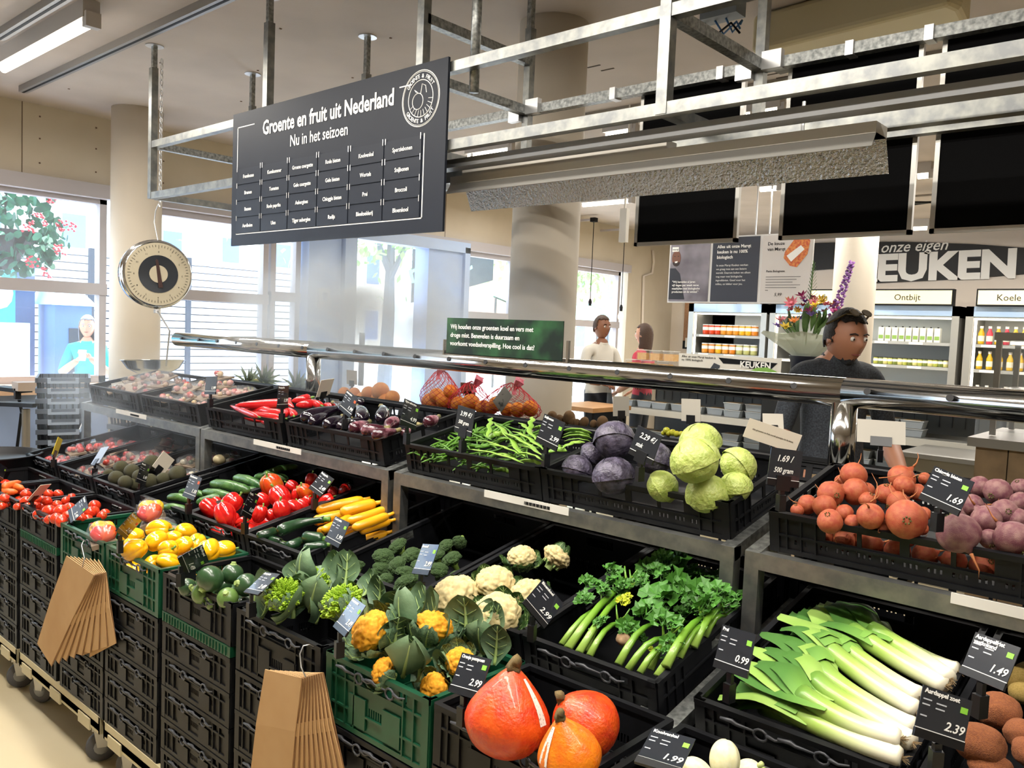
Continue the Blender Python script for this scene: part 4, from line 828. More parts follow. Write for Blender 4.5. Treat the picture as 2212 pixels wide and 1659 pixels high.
# celery
CEL = G('celery_stalk', [(0, '#8fae4e'), (.4, '#6f9c2c'), (1, '#4f8422')], 1, .38, .1, 8, coat=.2); CELL = M('celery_leaf', '#356a20', .5, c2='#528c30', scale=40, bump=.1); CELY = M('yellow_celery_heart', '#8fae20', .5, c2='#c9c428', scale=25)
def cel_leaf(mat, seed):
    random.seed(seed); mb = MB()
    for k in range(3):
        a = (-.9, 0, .9)[k]; n = 11; c = Vector((sin(a) * .55, cos(a) * .6, .1))
        P = [tuple(c)]
        for i in range(n + 1):
            t = i / n * 5.2 - 2.6; rr = .42 * (1 + .38 * (i % 2)) * (1 - .12 * abs(t)) * U(.9, 1.1); P.append(tuple(c + Vector((sin(a + t) * rr, cos(a + t) * rr, .1 * sin(i * 2.1) + .12))))
        mb.add(P, [(0, i, i + 1) for i in range(1, n + 1)])
        mb.tube([(0, 0, 0), tuple(c * .6), tuple(c)], [.035, .028, .02], 4)
    return mb.mesh('celery_leaf', mat, False)
CLM = [cel_leaf(CELL, s_) for s_ in range(4)]; CYM = [cel_leaf(CELY, 9)]
bunch = [(((-1.194,1.558,0.848),(-1.184,1.706,0.908),0.0079),((-1.149,1.525,0.861),(-1.173,1.797,0.957),0.0102),((-1.116,1.524,0.861),(-1.162,1.807,0.948),0.0091),((-1.087,1.526,0.861),(-1.095,1.649,0.906),0.0080),((-1.127,1.565,0.849),(-1.18,1.761,0.919),0.0077),),
         (((-1.021,1.546,0.855),(-1.014,1.67,0.92),0.0094),((-0.99,1.539,0.854),(-0.957,1.63,0.913),0.0088),((-0.961,1.543,0.855),(-0.946,1.642,0.895),0.0082),((-0.966,1.596,0.845),(-0.966,1.685,0.904),0.0079),),
         (((-0.914,1.538,0.864),(-0.903,1.674,0.911),0.0085),((-0.901,1.55,0.886),(-0.913,1.722,0.951),0.0104),((-0.903,1.61,0.888),(-0.898,1.712,0.939),0.0087),((-0.891,1.649,0.906),(-0.897,1.785,0.964),0.0098),((-0.898,1.716,0.91),(-0.88,1.77,0.951),0.0076),)]
leafs = [((-1.226,1.707,0.968,0.027),(-1.189,1.739,0.985,0.024),(-1.2,1.655,0.938,0.022),(-1.162,1.67,0.96,0.019),(-1.182,1.75,0.967,0.017),(-1.118,1.6,0.906,0.018),(-1.152,1.726,0.962,0.019),),
         ((-1.008,1.717,0.98,0.039),(-1.026,1.666,0.95,0.034),(-0.941,1.63,0.942,0.027),(-1.112,1.763,0.97,0.025),(-1.06,1.624,0.911,0.023),(-1.029,1.629,0.892,0.02),(-0.92,1.615,0.919,0.022),(-1.114,1.843,0.976,0.031),(-1.052,1.854,0.968,0.028),(-1.163,1.884,0.974,0.032),(-1.138,1.907,0.999,0.029),(-1.114,1.912,0.98,0.035),(-1.072,1.932,0.974,0.029),(-0.97,1.788,0.945,0.024),(-0.98,1.755,0.928,0.021),(-0.93,1.588,0.894,0.015),),
         ((-0.903,1.736,0.984,0.033),(-0.882,1.768,1.001,0.028),(-0.915,1.715,0.96,0.023),(-0.862,1.76,0.979,0.025),(-0.961,1.765,0.96,0.024),(-0.974,1.903,0.968,0.028),(-1.018,1.916,0.961,0.031),(-0.907,1.866,0.97,0.021),(-1.002,1.985,0.965,0.026),(-1.044,1.835,0.954,0.028),(-0.933,1.678,0.902,0.02),)]
for k in range(3):
    o = None
    for a, b, r in bunch[k]:
        a, b = Vector(a), Vector(b); d = b - a
        if o is None: o = empty('celery_bunch', a); base = a
        mb = MB(); mb.tube([a - base + d * t + Vector((0, 0, .02 * sin(pi * t))) for t in (0, .25, .5, .75, 1)], [r * 1.15, r, r * .9, r * .8, r * .6], 10, ridge=.06, nr=5, flat=.75); mb.build('stalk', CEL, o, True)
        for s_ in (-1, 1):
            mb = MB(); e = b - base; mb.tube([e, e + d.normalized() * .012 + Vector((.012 * s_, 0, .012)), e + d.normalized() * .02 + Vector((.02 * s_, 0, .028))], [r * .45, r * .3, r * .2], 6); mb.build('stalk', CEL, o, True)
    for j, (x, y, z, r) in enumerate(leafs[k]):
        for q in range(4):
            l = O('leaf', CLM[(j + q) % 4], o); l.matrix_basis = T(*(Vector((x + U(-1, 1) * r * .7, y + U(-1, 1) * r * .7, z + U(-.8, .3) * r)) - base)) @ RZ(U(-1.3, 1.3)) @ RX(U(-.2, 1.2)) @ RY(U(-.5, .5)) @ SC(r * U(1.05, 1.5))
    tag(o, ('celery bunch at the left of its crate with pale ribbed stalks', 'middle celery bunch with large toothed leaves', 'bright green celery bunch leaning on the right crate side')[k], 'celery')
    if k == 0:
        for (x, y, z, r) in ((-1.071,1.623,0.961,0.028),(-1.09,1.673,0.961,0.021),(-0.973,1.598,0.886,0.015),):
            for q in range(3): l = O('heart_leaf', CYM[0], o); l.matrix_basis = T(*(Vector((x, y, z)) - base)) @ RZ(U(-1, 1)) @ RX(U(.2, 1)) @ SC(r * .8)
mb = MB(); mb.lathe([(.012, 0), (.02, .01), (.016, .022), (.006, .026)], 9)
for b in ((-1.058,1.62,0.871,0.013),): tag(mb.build('cut_root_end', M('brown_cut_end', '#9a7a58', .8, c2='#c0a480', scale=60), smooth=True, loc=b[:3]), 'brown cut celery root end between the bunches', 'root')
# leeks
LKS = G('leek_shaft', [(0, '#5d8a34'), (.4, '#9fbc58'), (.7, '#d3d9a4'), (.92, '#eee8d0')], 0, .35, .06, 3, coat=.2)
LKL = G('leek_leaf', [(0, '#3f6b2c'), (.5, '#4c7a34'), (1, '#79a548')], 0, .45, .1, 6)
RTS = M('leek_root_hair', '#a08a68', .9)
leeks = [((-0.408,1.524,0.881),(-0.477,1.523,0.881),(-0.602,1.552,0.877),(-0.694,1.584,0.883),(-0.771,1.607,0.878),), ((-0.441,1.541,0.864),(-0.534,1.565,0.869),(-0.647,1.578,0.862),(-0.731,1.593,0.855),(-0.762,1.592,0.855),),
 ((-0.417,1.542,0.905),(-0.483,1.536,0.903),(-0.563,1.556,0.907),(-0.664,1.602,0.917),(-0.749,1.637,0.924),), ((-0.401,1.561,0.898),(-0.475,1.587,0.904),(-0.571,1.624,0.911),(-0.661,1.685,0.924),(-0.751,1.73,0.933),),
 ((-0.414,1.618,0.9),(-0.489,1.637,0.904),(-0.582,1.668,0.92),(-0.674,1.748,0.937),(-0.763,1.787,0.954),), ((-0.426,1.672,0.911),(-0.505,1.692,0.925),(-0.605,1.742,0.945),(-0.681,1.806,0.958),(-0.733,1.824,0.972),),
 ((-0.435,1.72,0.921),(-0.501,1.746,0.926),(-0.586,1.781,0.943),(-0.675,1.833,0.964),(-0.756,1.887,0.985),), ((-0.402,1.764,0.94),(-0.485,1.797,0.946),(-0.571,1.828,0.963),(-0.659,1.883,0.974),(-0.729,1.912,0.99),),
 ((-0.397,1.773,0.952),(-0.464,1.816,0.96),(-0.538,1.856,0.968),(-0.628,1.911,0.98),(-0.702,1.945,0.997),), ((-0.404,1.862,0.94),(-0.456,1.87,0.941),(-0.522,1.879,0.953),(-0.598,1.909,0.959),(-0.661,1.947,0.977),)]
wh = ('nearest the front rim', 'lowest, under the nearest one', 'bright, bent, with its root end over the crate corner', 'with its root end beside the corner one', 'in the middle of the heap', 'with a broad leaf folded over', 'whose root end goes behind the sweet potato card', 'one of the far pair, left', 'one of the far pair, with dark leaves', 'furthest back and paler')
for k, pth in enumerate(leeks):
    P = [Vector(p) for p in pth]; base = P[0].copy(); o = empty('leek', base)
    def at(t): 
        f = t * (len(P) - 1); i = min(int(f), len(P) - 2); q = f - i
        p0, p1, p2, p3 = P[max(i - 1, 0)], P[i], P[i + 1], P[min(i + 2, len(P) - 1)]
        return .5 * ((2 * p1) + (p2 - p0) * q + (2 * p0 - 5 * p1 + 4 * p2 - p3) * q * q + (3 * p1 - p0 - 3 * p2 + p3) * q ** 3) - base
    mb = MB(); n = 16; ts = [i / n * .62 for i in range(n + 1)]
    mb.tube([at(t) for t in ts], [(.015 if i == 0 else .0195 if i < 2 else .018 + .004 * t) for i, t in enumerate(ts)], 14)
    mb.build('shaft', LKS, o, True)
    mb = MB(); d0 = (at(0) - at(.05)).normalized()
    for j in range(14): mb.tube([d0 * -.002, d0 * .008 + Vector((U(-.008, .008), U(-.008, .008), U(-.008, .008)))], [.0012, .0006], 3)
    rr = mb.build('root_tuft', RTS, o); rr['kind'] = 'stuff'
    for j in range(4):
        mb = MB(); n = 12; t0 = .44 + .05 * j; off = (j - 1.5) * .012; gr = []
        for i in range(n + 1):
            t = t0 + (1.0 - t0 - .02 * j) * i / n; p = at(t); dd = (at(min(1, t + .02)) - at(t - .02)).normalized(); sd = dd.cross(Vector((0, 0, 1))).normalized(); up_ = sd.cross(dd)
            f = i / n; wd = (.024 + .014 * sin(min(1, f * 1.5) * pi * .6)) * (1 if f < .85 else (1.02 - f) / .17)
            c = p + sd * off * f * 2.2 + up_ * (.010 + .003 * j - .022 * f * f + .01 * sin(f * 5 + k + j))
            for q in range(-2, 3): gr.append(tuple(c + sd * wd * q / 2 * (.9) + up_ * (-abs(q) * .0045 * (1 - .3 * f))))
        mb.add(gr, [(i * 5 + q, i * 5 + q + 1, (i + 1) * 5 + q + 1, (i + 1) * 5 + q) for i in range(n) for q in range(4)])
        mb.build('leaf_blade', LKL if (j + k) % 3 else M('pale_leek_leaf', '#7da247', .45, c2='#94b45a', scale=10), o, True)
    tag(o, 'leek, ' + wh[k], 'leek', 'leeks')
# sweet potatoes, potatoes, fennel
SPM = M('sweet_potato_skin', '#95582f', .8, c2='#80482a', scale=12, bump=.5, bscale=30)
for (x, y, z, r), ry, l in zip(((-0.306,1.732,0.933,0.051),(-0.307,1.601,0.917,0.053),(-0.255,1.703,0.917,0.042),(-0.284,1.591,0.885,0.043),(-0.236,1.672,0.901,0.041),), (.3, -.2, .5, .1, .3), ('upper sweet potato beside the 2.39 card', 'large nearest sweet potato under the 2.39 card', 'sweet potato at the edge of the picture', 'lowest sweet potato in the crate', 'sweet potato half outside the picture')):
    s_ = U(0, 9); o = O('sweet_potato', blob('sweet_potato', 4, lambda v: Vector((v.x * 1.25 * (1 - .25 * abs(v.x)), v.y * .8, v.z * .72)) * (1 + .14 * N(v, 1.3, s_) + .03 * N(v, 5, s_)), SPM)); o.matrix_basis = T(x, y, z) @ RZ(ry) @ SC(r * .85); tag(o, l, 'sweet potato')
PTM = M('potato_skin', '#9c8146', .8, c2='#86702f', scale=10, bump=.4, bscale=40)
for (x, y, z, r), l in zip(((-0.304,1.893,0.946,0.028),(-0.285,1.868,0.931,0.025),(-0.287,1.93,0.953,0.025),), ('potato beside the 1.49 card', 'potato under the 1.49 card', 'potato at the picture edge')):
    o = O('potato', blob('potato', 3, lambda v: Vector((v.x * 1.2, v.y, v.z * .9)) * (1 + .1 * N(v, 1.4, x * 9)), PTM)); o.matrix_basis = T(x, y, z) @ RZ(x * 20) @ SC(r); tag(o, 'yellow brown ' + l, 'potato')
FEN = M('cream_fennel_bulb', '#dcd6a6', .4, c2='#e2deb8', scale=4, sss=.1)
def fen():
    o = O('fennel_bulb', blob('fennel_bulb', 4, lambda v: Vector((v.x * .85, v.y * .7, v.z * 1.05 + .05)) * (1 + .02 * cos(9 * math.atan2(v.y, v.x))), FEN)); mb = MB()
    for a in (-.3, 0, .3): mb.tube([(a * .6, 0, .9), (a * 1.2, 0, 1.35)], [.2, .16], 8)
    mb.build('stalk_stub', M('fennel_stub', '#b8c47c', .5), o, True); return Proto(o)
pf = fen()
for (x, y, z, r), rt, l in zip(((-0.662,1.364,0.84,0.033),(-0.69,1.315,0.82,0.031),(-0.641,1.418,0.8,0.029),), (RX(-.5) @ RY(2.9), RY(1.9), RY(1)), ('standing on its top behind the front card', 'low left at the picture bottom', 'low right at the picture bottom')):
    pf.put(T(x, y, z) @ rt @ SC(r), 'cream fennel bulb, ' + l, 'fennel', 'fennel bulbs')
# pumpkins
def pump(mat, nm, point):
    def f(v):
        a = math.atan2(v.y, v.x); zz = v.z; k = 1 + .012 * cos(10 * a)
        tz = max(0, zz); r_ = k * (1 - point * tz ** 1.5 * .75)
        return Vector((v.x * r_, v.y * r_, zz * (.86 if zz < 0 else .9 + point * .45)))
    o = O(nm, blob(nm, 4, f, mat)); mb = MB(); zt = .9 + point * .45
    mb.tube([(0, 0, zt - .08), (0, 0, zt + .04), (.05, 0, zt + .12), (.12, .02, zt + .15)], [.2, .13, .12, .15], 9, ridge=.2, nr=5); mb.build('stalk', DRYST, o, True); return o
PKM = M('orange_red_pumpkin_skin', '#c8320e', .38, c2='#dc5414', scale=3, bump=.25, bscale=12, coat=.15); PKO = M('bright_orange_pumpkin_skin', '#e0660e', .38, c2='#e4800f', scale=3, bump=.2, bscale=12, coat=.15)
for (x, y, z, r), rt, mt, pt, l in zip(((-1.015,1.165,0.855,0.077),(-0.899,1.261,0.85,0.064),(-0.839,1.131,0.865,0.053),), (RX(-.12), RX(.55) @ RY(-.6), RX(.25) @ RY(-.15)), (PKM, PKM, PKO), (.75, .25, .9), ('large orange red pumpkin with a pointed top standing at the left of its crate', 'round orange red pumpkin lying tilted at the back right of its crate', 'smaller bright orange pumpkin with a white sticker at the front')):
    o = pump(mt, 'pumpkin', pt); o.matrix_basis = T(x, y, z) @ rt @ SC(r * 1.07); tag(o, l, 'pumpkin')
    if mt == PKO or pt == .75:
        mb = MB(); n = 6; gr = []; a0 = -1.85 if mt == PKO else .12
        for i in range(n + 1):
            for q in (0, 1): 
                th = .6 + i / n * .85; ph = a0 + (q - .5) * (.42 if mt == PKO else .25); tz = cos(th); rr = (1 - pt * max(0, tz) ** 1.5 * .75) * 1.02
                gr.append((rr * sin(th) * cos(ph), rr * sin(th) * sin(ph), tz * (.9 + pt * .45) * 1.01))
        mb.add(gr, [(i * 2, i * 2 + 1, i * 2 + 3, i * 2 + 2) for i in range(n)]); mb.build('sticker', M('white_sticker', '#e4dcd0', .5, c2='#9a958c', scale=18, thr=(.6, .66)), o, True)
# avocados
AVO = M('avocado_skin', '#33331c', .55, c2='#4a4726', scale=16, bump=.6, bscale=80)
pa = Proto(O('avocado', blob('avocado', 3, lambda v: Vector((v.x, v.y, v.z * 1.2 + .1)) * (1 - .18 * max(0, v.z)), AVO)))
balls_place(((-3.789,1.609,0.903,0.034),(-3.663,1.603,0.907,0.033),(-3.67,1.538,0.884,0.031),(-3.56,1.531,0.882,0.029),(-3.585,1.602,0.897,0.029),(-3.495,1.609,0.888,0.031),(-3.83,1.573,0.871,0.025),(-3.441,1.703,0.917,0.037),(-3.467,1.653,0.897,0.028),(-3.784,1.746,0.916,0.035),(-3.585,1.583,0.863,0.027),), pa, 'rough dark avocado in the far crate below the pale rhombus card', 'avocado', 'avocados')
o = O('brown_coconut_half', blob('brown_coconut_half', 3, lambda v: Vector((v.x, v.y, v.z * .8)), M('pale_brown_cut', '#9b8f6e', .6))); (x, y, z, r), = ((-3.395,1.872,0.972,0.028),); o.matrix_basis = T(x, y, z) @ SC(r); tag(o, 'pale cut melon half in the shaded crate beside the rack post', 'melon')
# citrus and others on the far side
ORM = M('orange_peel', '#e8861a', .4, c2='#ee9a2c', scale=4, bump=.3, bscale=60, sss=.1)
def orange():
    o = O('orange', blob('orange', 3, lambda v: v * (1 - .04 * math.exp(-((v.x ** 2 + v.y ** 2) / .02))), ORM)); mb = MB(); mb.lathe([(.09, .94), (.05, .98)], 6); mb.build('stalk_scar', STEMG, o); return Proto(o)
pO = orange(); NET = M('red_plastic_net', '#c22a34', .4)
balls_place(((-3.465,2.66,1.239,0.031),(-3.349,2.66,1.248,0.037),(-3.254,2.66,1.266,0.046),(-3.159,2.66,1.242,0.037),(-3.273,2.66,1.231,0.035),(-3.552,2.66,1.232,0.033),(-3.393,2.66,1.217,0.036),(-3.218,2.66,1.224,0.035),), pO, 'loose orange heaped on the far side of the stand', 'orange', 'loose oranges')
bags = (((-2.863,2.64,1.247,0.043),(-2.763,2.64,1.264,0.043),(-2.729,2.64,1.307,0.034),(-2.822,2.64,1.281,0.036),), ((-2.596,2.64,1.266,0.042),(-2.614,2.64,1.242,0.035),(-2.517,2.64,1.251,0.036),(-2.675,2.64,1.254,0.036),), ((-2.439,2.64,1.276,0.035),(-2.315,2.64,1.263,0.033),(-2.246,2.64,1.275,0.035),(-2.378,2.64,1.257,0.031),(-2.47,2.64,1.256,0.031),))
for k, bl in enumerate(bags):
    c = Vector(bl[0][:3]); b = empty('net_bag', c); tag(b, ('red net bag of oranges with a sparkling knot furthest from the column', 'middle red net bag of oranges', 'red net bag with a big paper label before the column')[k], 'net bag')
    lo = Vector((min(q[0] for q in bl), min(q[1] for q in bl), min(q[2] for q in bl))); hi = Vector((max(q[0] for q in bl), max(q[1] for q in bl), max(q[2] for q in bl)))
    mid = (lo + hi) / 2; rx_ = (hi.x - lo.x) / 2 + .055; rz_ = (hi.z - lo.z) / 2 + .05; mb = MB(); nn = 18
    def sp(i, j): th = j / 10 * pi; ph = i / nn * 2 * pi; pk = .05 * max(0, cos(th)) ** 6; return mid - c + Vector((rx_ * sin(th) * cos(ph), .07 * sin(th) * sin(ph), rz_ * cos(th) * 1.0 + pk))
    for i in range(nn):
        for j in range(10):
            mb.bar(sp(i, j), sp(i + 1, j + 1), .0016); mb.bar(sp(i + 1, j), sp(i, j + 1), .0016)
    n_ = mb.build('net', NET, b); n_['kind'] = 'stuff'
    mb = MB(); kt = mid - c + Vector((-.02 if k == 0 else .02, 0, rz_ + .02)); mb.tube([kt - Vector((0, 0, .02)), kt, kt + Vector((.01, 0, .02)), kt + Vector((.03, 0, .045))], [.012, .006, .014, .022], 8, ridge=.3, nr=4); mb.build('knot', M('pink_net_film', '#c2405a', .3, c2='#e08a98', scale=60), b)
    if k == 2:
        mb = MB(); mb.poly([(-.05, 0), (.0, -.045), (.06, .03), (.015, .07)], .002, T(.10, -.08, .02)); mb.build('paper_label', M('printed_paper_label', '#a8a498', .5, c2='#4f524c', scale=26, thr=(.55, .62)), b)
    for q in bl: pO.put(T(*q[:3]) @ rnd() @ SC(q[3]), 'orange inside one of the red net bags', 'orange', 'netted oranges')
KIW = M('kiwi_skin', '#6f5236', .85, c2='#8a6b48', scale=20, bump=.4, bscale=100)
pk = Proto(O('kiwi_fruit', blob('kiwi_fruit', 3, lambda v: Vector((v.x * 1.2, v.y, v.z)), KIW)))
balls_place(((-2.126,2.64,1.257,0.019),(-2.037,2.64,1.257,0.025),(-2.072,2.64,1.239,0.019),(-2.024,2.64,1.244,0.02),(-1.962,2.64,1.247,0.019),(-1.916,2.64,1.244,0.015),(-1.873,2.64,1.255,0.023),(-2.142,2.64,1.241,0.018),(-1.996,2.64,1.24,0.016),(-2.089,2.64,1.246,0.018),), pk, 'brown kiwi fruit peeping over the far tray behind the beans', 'kiwi', 'kiwi fruit')
GRP = M('yellow_grape_skin', '#c3c22c', .2, c2='#d6d24a', scale=5, sss=.3)
pg = Proto(O('grape', blob('grape', 2, lambda v: v, GRP)))
balls_place(((-1.585,2.64,1.255,0.014),(-1.559,2.64,1.251,0.013),(-1.542,2.64,1.248,0.012),(-1.524,2.64,1.25,0.011),(-1.51,2.64,1.253,0.011),(-1.575,2.64,1.247,0.012),(-1.597,2.64,1.245,0.01),(-1.495,2.64,1.253,0.009),), pg, 'yellow grape behind the cabbages', 'grape', 'yellow grapes')
# pineapples, their crowns show
PIN = M('pineapple_leaf', '#4d5a44', .5, c2='#6d7a5a', scale=10)
for k, ((x, y, z, r), l) in enumerate(zip(((-4.658,2.72,1.254,0.065),(-4.295,2.72,1.241,0.056),(-4.833,2.72,1.229,0.053),), ('large spiky pineapple crown behind the foil packs', 'second pineapple crown nearer the mist pipe post', 'melon like pineapple half hidden behind the scale bowl'))):
    o = O('pineapple', blob('pineapple', 3, lambda v: Vector((v.x, v.y, v.z * 1.3)) * (1 + .06 * cell(v, 5)), M('pineapple_rind', '#8a7a30', .7, c2='#5f6a30', scale=30))); o.matrix_basis = T(x, y + .1, z - .09) @ RY(.9) @ SC(.06); tag(o, l, 'pineapple')
    cr = MB()
    for q in range(34):
        a = q * 2.4; el_ = .25 + q / 34 * 1.2; L_ = 2.6 * (1 - .35 * q / 34); d = Vector((cos(a) * cos(el_), sin(a) * cos(el_), sin(el_))); s_ = d.cross(Vector((0, 0, 1))).normalized() * .18; b0 = Vector((0, 0, 1.1))
        cr.add([b0 - s_, b0 + s_, b0 + d * L_ * .5 + s_ * .9 + Vector((0, 0, .1)), b0 + d * L_ + Vector((0, 0, -.3)), b0 + d * L_ * .5 - s_ * .9 + Vector((0, 0, .1))], ((0, 1, 2, 4), (4, 2, 3)))
    c = cr.build('crown', PIN, o)
# plastic packs
FILM = M('clear_film', '#cfd2d6', .08, alpha=.1, coat=1, bump=.8, bscale=60)
def pack(c, sx, sy, sz, cols, label, cat='packet', rz=0, tilt=TILT, group=None, nm='film_packet'):
    b = empty(nm, c); s_ = U(0, 50)
    b.rotation_euler = (tilt, 0, rz)
    O('film', blob('film', 4, lambda v: Vector((v.x * sx * (1 + .12 * N(v, 2, s_)), v.y * sy * (1 + .1 * N(v, 3, s_)), v.z * sz * (1 + .35 * N(v, 4, s_)))), FILM), b)
    mb = MB(); mb.box(-sx * .8, sx * .8, -sy * .8, sy * .8, -sz * .9, -sz * .5); mb.build('tray', M('pack_tray', '#7a6a58', .6), b)
    for k, (col, px, py, pz, r) in enumerate(cols):
        if r > .025:
            pm = p_y.o.data.copy(); pm.materials[0] = M('bagged_' + str(col).strip('#'), col, .2, coat=.5); O('bagged_pepper', pm, b, (px * sx, py * sy, pz * sz), (1.2 + k, k, .5), r * .8)
        else: O('piece', blob('piece', 2, lambda v: v * (1 + .2 * N(v, 1.5, k)), M('content_' + str(col).strip('#'), col, .4)), b, (px * sx, py * sy, pz * sz), None, r)
    return tag(b, label, cat, group)
def cols(n, palette, r0=.015): return [(palette[k % len(palette)], U(-.7, .7), U(-.6, .6), U(-.3, .4), U(.7, 1.2) * r0) for k in range(n)]
pep = lambda r0: [('#e0a516', -.25, 0, .25, r0), ('#d8b428', -.45, .3, .0, r0), ('#c2241e', .35, -.1, .1, r0), ('#d2502a', .45, .3, 0, r0), ('#2c5a2c', -.7, .1, 0, r0 * .8)]
(q1, q2, q3) = ((-2.964,1.193,0.83,0.057),(-3.005,1.381,0.87,0.061),(-2.886,1.378,0.84,0.035),)
pack(q1[:3], .085, .05, .04, pep(.036), 'clear bag of mixed yellow, red and green peppers at the front rim', 'bag', -.3, .2, nm='pepper_bag')
pack(q2[:3], .085, .05, .05, pep(.038), 'clear crinkled bag of mixed peppers behind the dark card', 'bag', -.5, .4, nm='pepper_bag')
pack(q3[:3], .05, .04, .03, [('#8c5a5a', 0, 0, 0, .02)], 'crumpled clear bag end beside the yellow peppers', 'bag', .5, .4, nm='pepper_bag')
MSH = ('#6e4630', '#8c2a22', '#8a6f54', '#4f3828')
k = 0
for nm, cr, n, pal, l in (('p1', UP['p1'], 9, MSH, 'flat film pack of mixed mushrooms in the far upper tray'), ('p2', UP['p2'], 10, ('#a87870', '#9c3a32', '#a8906c', '#6a4e40'), 'shiny film pack in the upper tray beside the red peppers')):
    for i in range(n):
        m = CRM[cr.name] @ Vector((.1 + (i % 3) * .19, .09 + (i // 3) * .1, .07 + .02 * (i % 2) + .01 * (i // 3)))
        pack(m, .085, .055, .02, cols(5, pal, .014), l, 'packet', U(-.4, .4), TILT + U(-.15, .3), 'film packs ' + nm)
for nm, cr, n, pal, l in (('t1', LO['t1'], 8, ('#a82020', '#c03a28', '#8a1a18'), 'punnet of small red tomatoes under film, beside the yellow ticket'), ('t2', LO['t2'], 10, ('#8a1c1c', '#9c3022', '#6e5a48'), 'film pack of tomatoes in the crate behind the grey card'), ('av', LO['av'], 7, ('#6a5c38', '#7a4438', '#9a927c', '#46542e'), 'crinkled film bag of small fruit behind the avocados')):
    for i in range(n):
        m = CRM[cr.name] @ Vector((.1 + (i % 2) * .18, (.10 if nm != 'av' else .30) + (i // 2) * .1, .07 + .012 * (i % 3)))
        pack(m, .08, .05, .024, cols(6, pal, .016), l, 'packet', U(-.4, .4), TILT + U(-.1, .2), 'film packs ' + nm)
# ---------------- price cards ----------------
CARDG = M('slate_card_gloss', '#22262d', .22, coat=.6); CBLK = M('black_clip_plastic', '#111215', .35); SMALLP = M('pale_small_print', '#b9bcc2', .6)
IVORY = M('ivory_card', '#e2d8c6', .5, coat=.2)
def card(loc, ax, ay, w, h, label, title='', price='', kind='std', stem=.05, mat=None, extra=None, sw=True):
    ax = Vector(ax).normalized(); ay = Vector(ay).normalized(); az = ax.cross(ay).normalized()
    m = Matrix((ax, ay, az)).transposed().to_4x4(); m.translation = Vector(loc)
    o = box('price_card', (-w / 2, w / 2, -h / 2, h / 2, -.0015, 0), mat or (IVORY if kind == 'blank' else CARDG)); o.matrix_basis = m
    tag(o, label, 'price card')
    mi = m.inverted(); cb = MB(); hh = h * .17
    if kind != 'bare':
        if kind == 'std': cb.box(-w / 2, w / 2, -h / 2, -h / 2 + hh, -.003, .002)
        else: cb.box(-w * .22, w * .22, -h * .62, -h * .22, -.002, .003)
        cb.build('clip', CBLK, o)
        sb = MB(); dn = mi.to_3x3() @ Vector((0, 0, -1)); p0 = Vector((0, -h / 2, -.002)); sb.bar(p0, p0 + dn * stem, .012, .008); e = p0 + dn * stem
        sb.build('stem', CBLK, o)
        kb = MB(); kb.box(-.008, .008, -.01, .01, -.008, .03, Matrix.Translation(e) @ Vector((0, 0, 1)).rotation_difference(-dn).to_matrix().to_4x4()); kb.build('rim_clamp', CBLK, o)
    def tl(s, x, y, size, mt=LETTER, al='LEFT', bold=.01, shear=0, sx=1): text(s, size, mt, o, T(x, y, .0006), al, bold, shear, .0003, sx=sx)
    if kind == 'std':
        ln = MB(); ln.box(-w / 2, w / 2, -h / 2 + hh + .0004, -h / 2 + hh + .0016, 0, .0008); ln.build('white_line', LETTER, o)
        if title:
            for i, t_ in enumerate(title.split('|')): tl(t_, -w * .45, h * .38 - i * .0085, .0095, bold=.03)
            ls = MB()
            for (a, b, c) in ((-.45, -.28, .24), (-.18, .02, .22), (-.45, -.3, .14), (-.18, 0, .12), (-.45, -.32, -.08)): ls.box(a * w, b * w, c * h, c * h + .002, 0, .0006)
            q = ls.build('small_print', SMALLP, o); q['kind'] = 'stuff'
        if sw: gb = MB(); gb.box(w * .3, w * .44, h * .2, h * .32, 0, .0008); gb.build('green_square', GREEN_SQ if extra != 'red' else M('orange_print', '#d4562c', .5), o)
        if price: tl(price, w * .44, -h * .22, .019, al='RIGHT', shear=.25, bold=.012)
    if kind == 'hand':
        ln = MB(); ln.box(-w / 2, w / 2, -h / 2 + hh + .0004, -h / 2 + hh + .0016, 0, .0008); ln.build('white_line', LETTER, o)
        a, b = price.split('|'); tl(a, -w * .3, h * .16, .021, bold=.012, shear=.25, sx=.9); tl(b, -w * .34, -h * .14, .017, bold=.012, shear=.25, sx=.8)
    if kind == 'hand':
        cb = MB(); cb.box(-w / 2, w / 2, -h / 2, -h / 2 + hh, -.003, .002); cb.build('clip', CBLK, o)
    return o
card((-0.711,1.48,0.995),(0.959,-0.27,0.092),(0.004,0.334,0.942),0.086,0.084, 'leek price card reading Prei 0.99', 'Prei', '0.99')
card((-0.308,1.35,1.045),(0.657,0.692,-0.299),(0.03,0.373,0.927),0.084,0.075, 'sweet potato price card reading 2.39', 'Aardappel zoet', '2.39', stem=.04)
card((-0.282,1.5,1.1),(0.857,-0.511,0.066),(0.177,0.412,0.894),0.085,0.073, 'potato price card reading 1.49 at the edge of the picture', 'Aardappelfriet|vastkokend', '1.49')
card((-1.105,1.15,0.917),(0.989,-0.047,0.14),(-0.094,0.532,0.841),0.086,0.079, 'orange pumpkin price card reading 2.99', 'Oranje pompoen', '2.99')
card((-0.661,1.15,0.933),(0.979,0.204,0.008),(-0.199,0.942,0.271),0.073,0.087, 'fennel price card reading 1.99 at the bottom of the picture', 'Knolvenkel', '1.99')
card((-1.193,1.48,0.966),(0.513,0.434,-0.741),(-0.012,0.866,0.499),0.078,0.084, 'tilted cauliflower price card reading 2.99', 'Bloemkool', '2.99')
card((-1.602,1.48,0.982),(0.96,-0.195,0.2),(-0.081,0.491,0.867),0.085,0.084, 'bluish shining broccoli price card', 'Broccoli', '2.99')
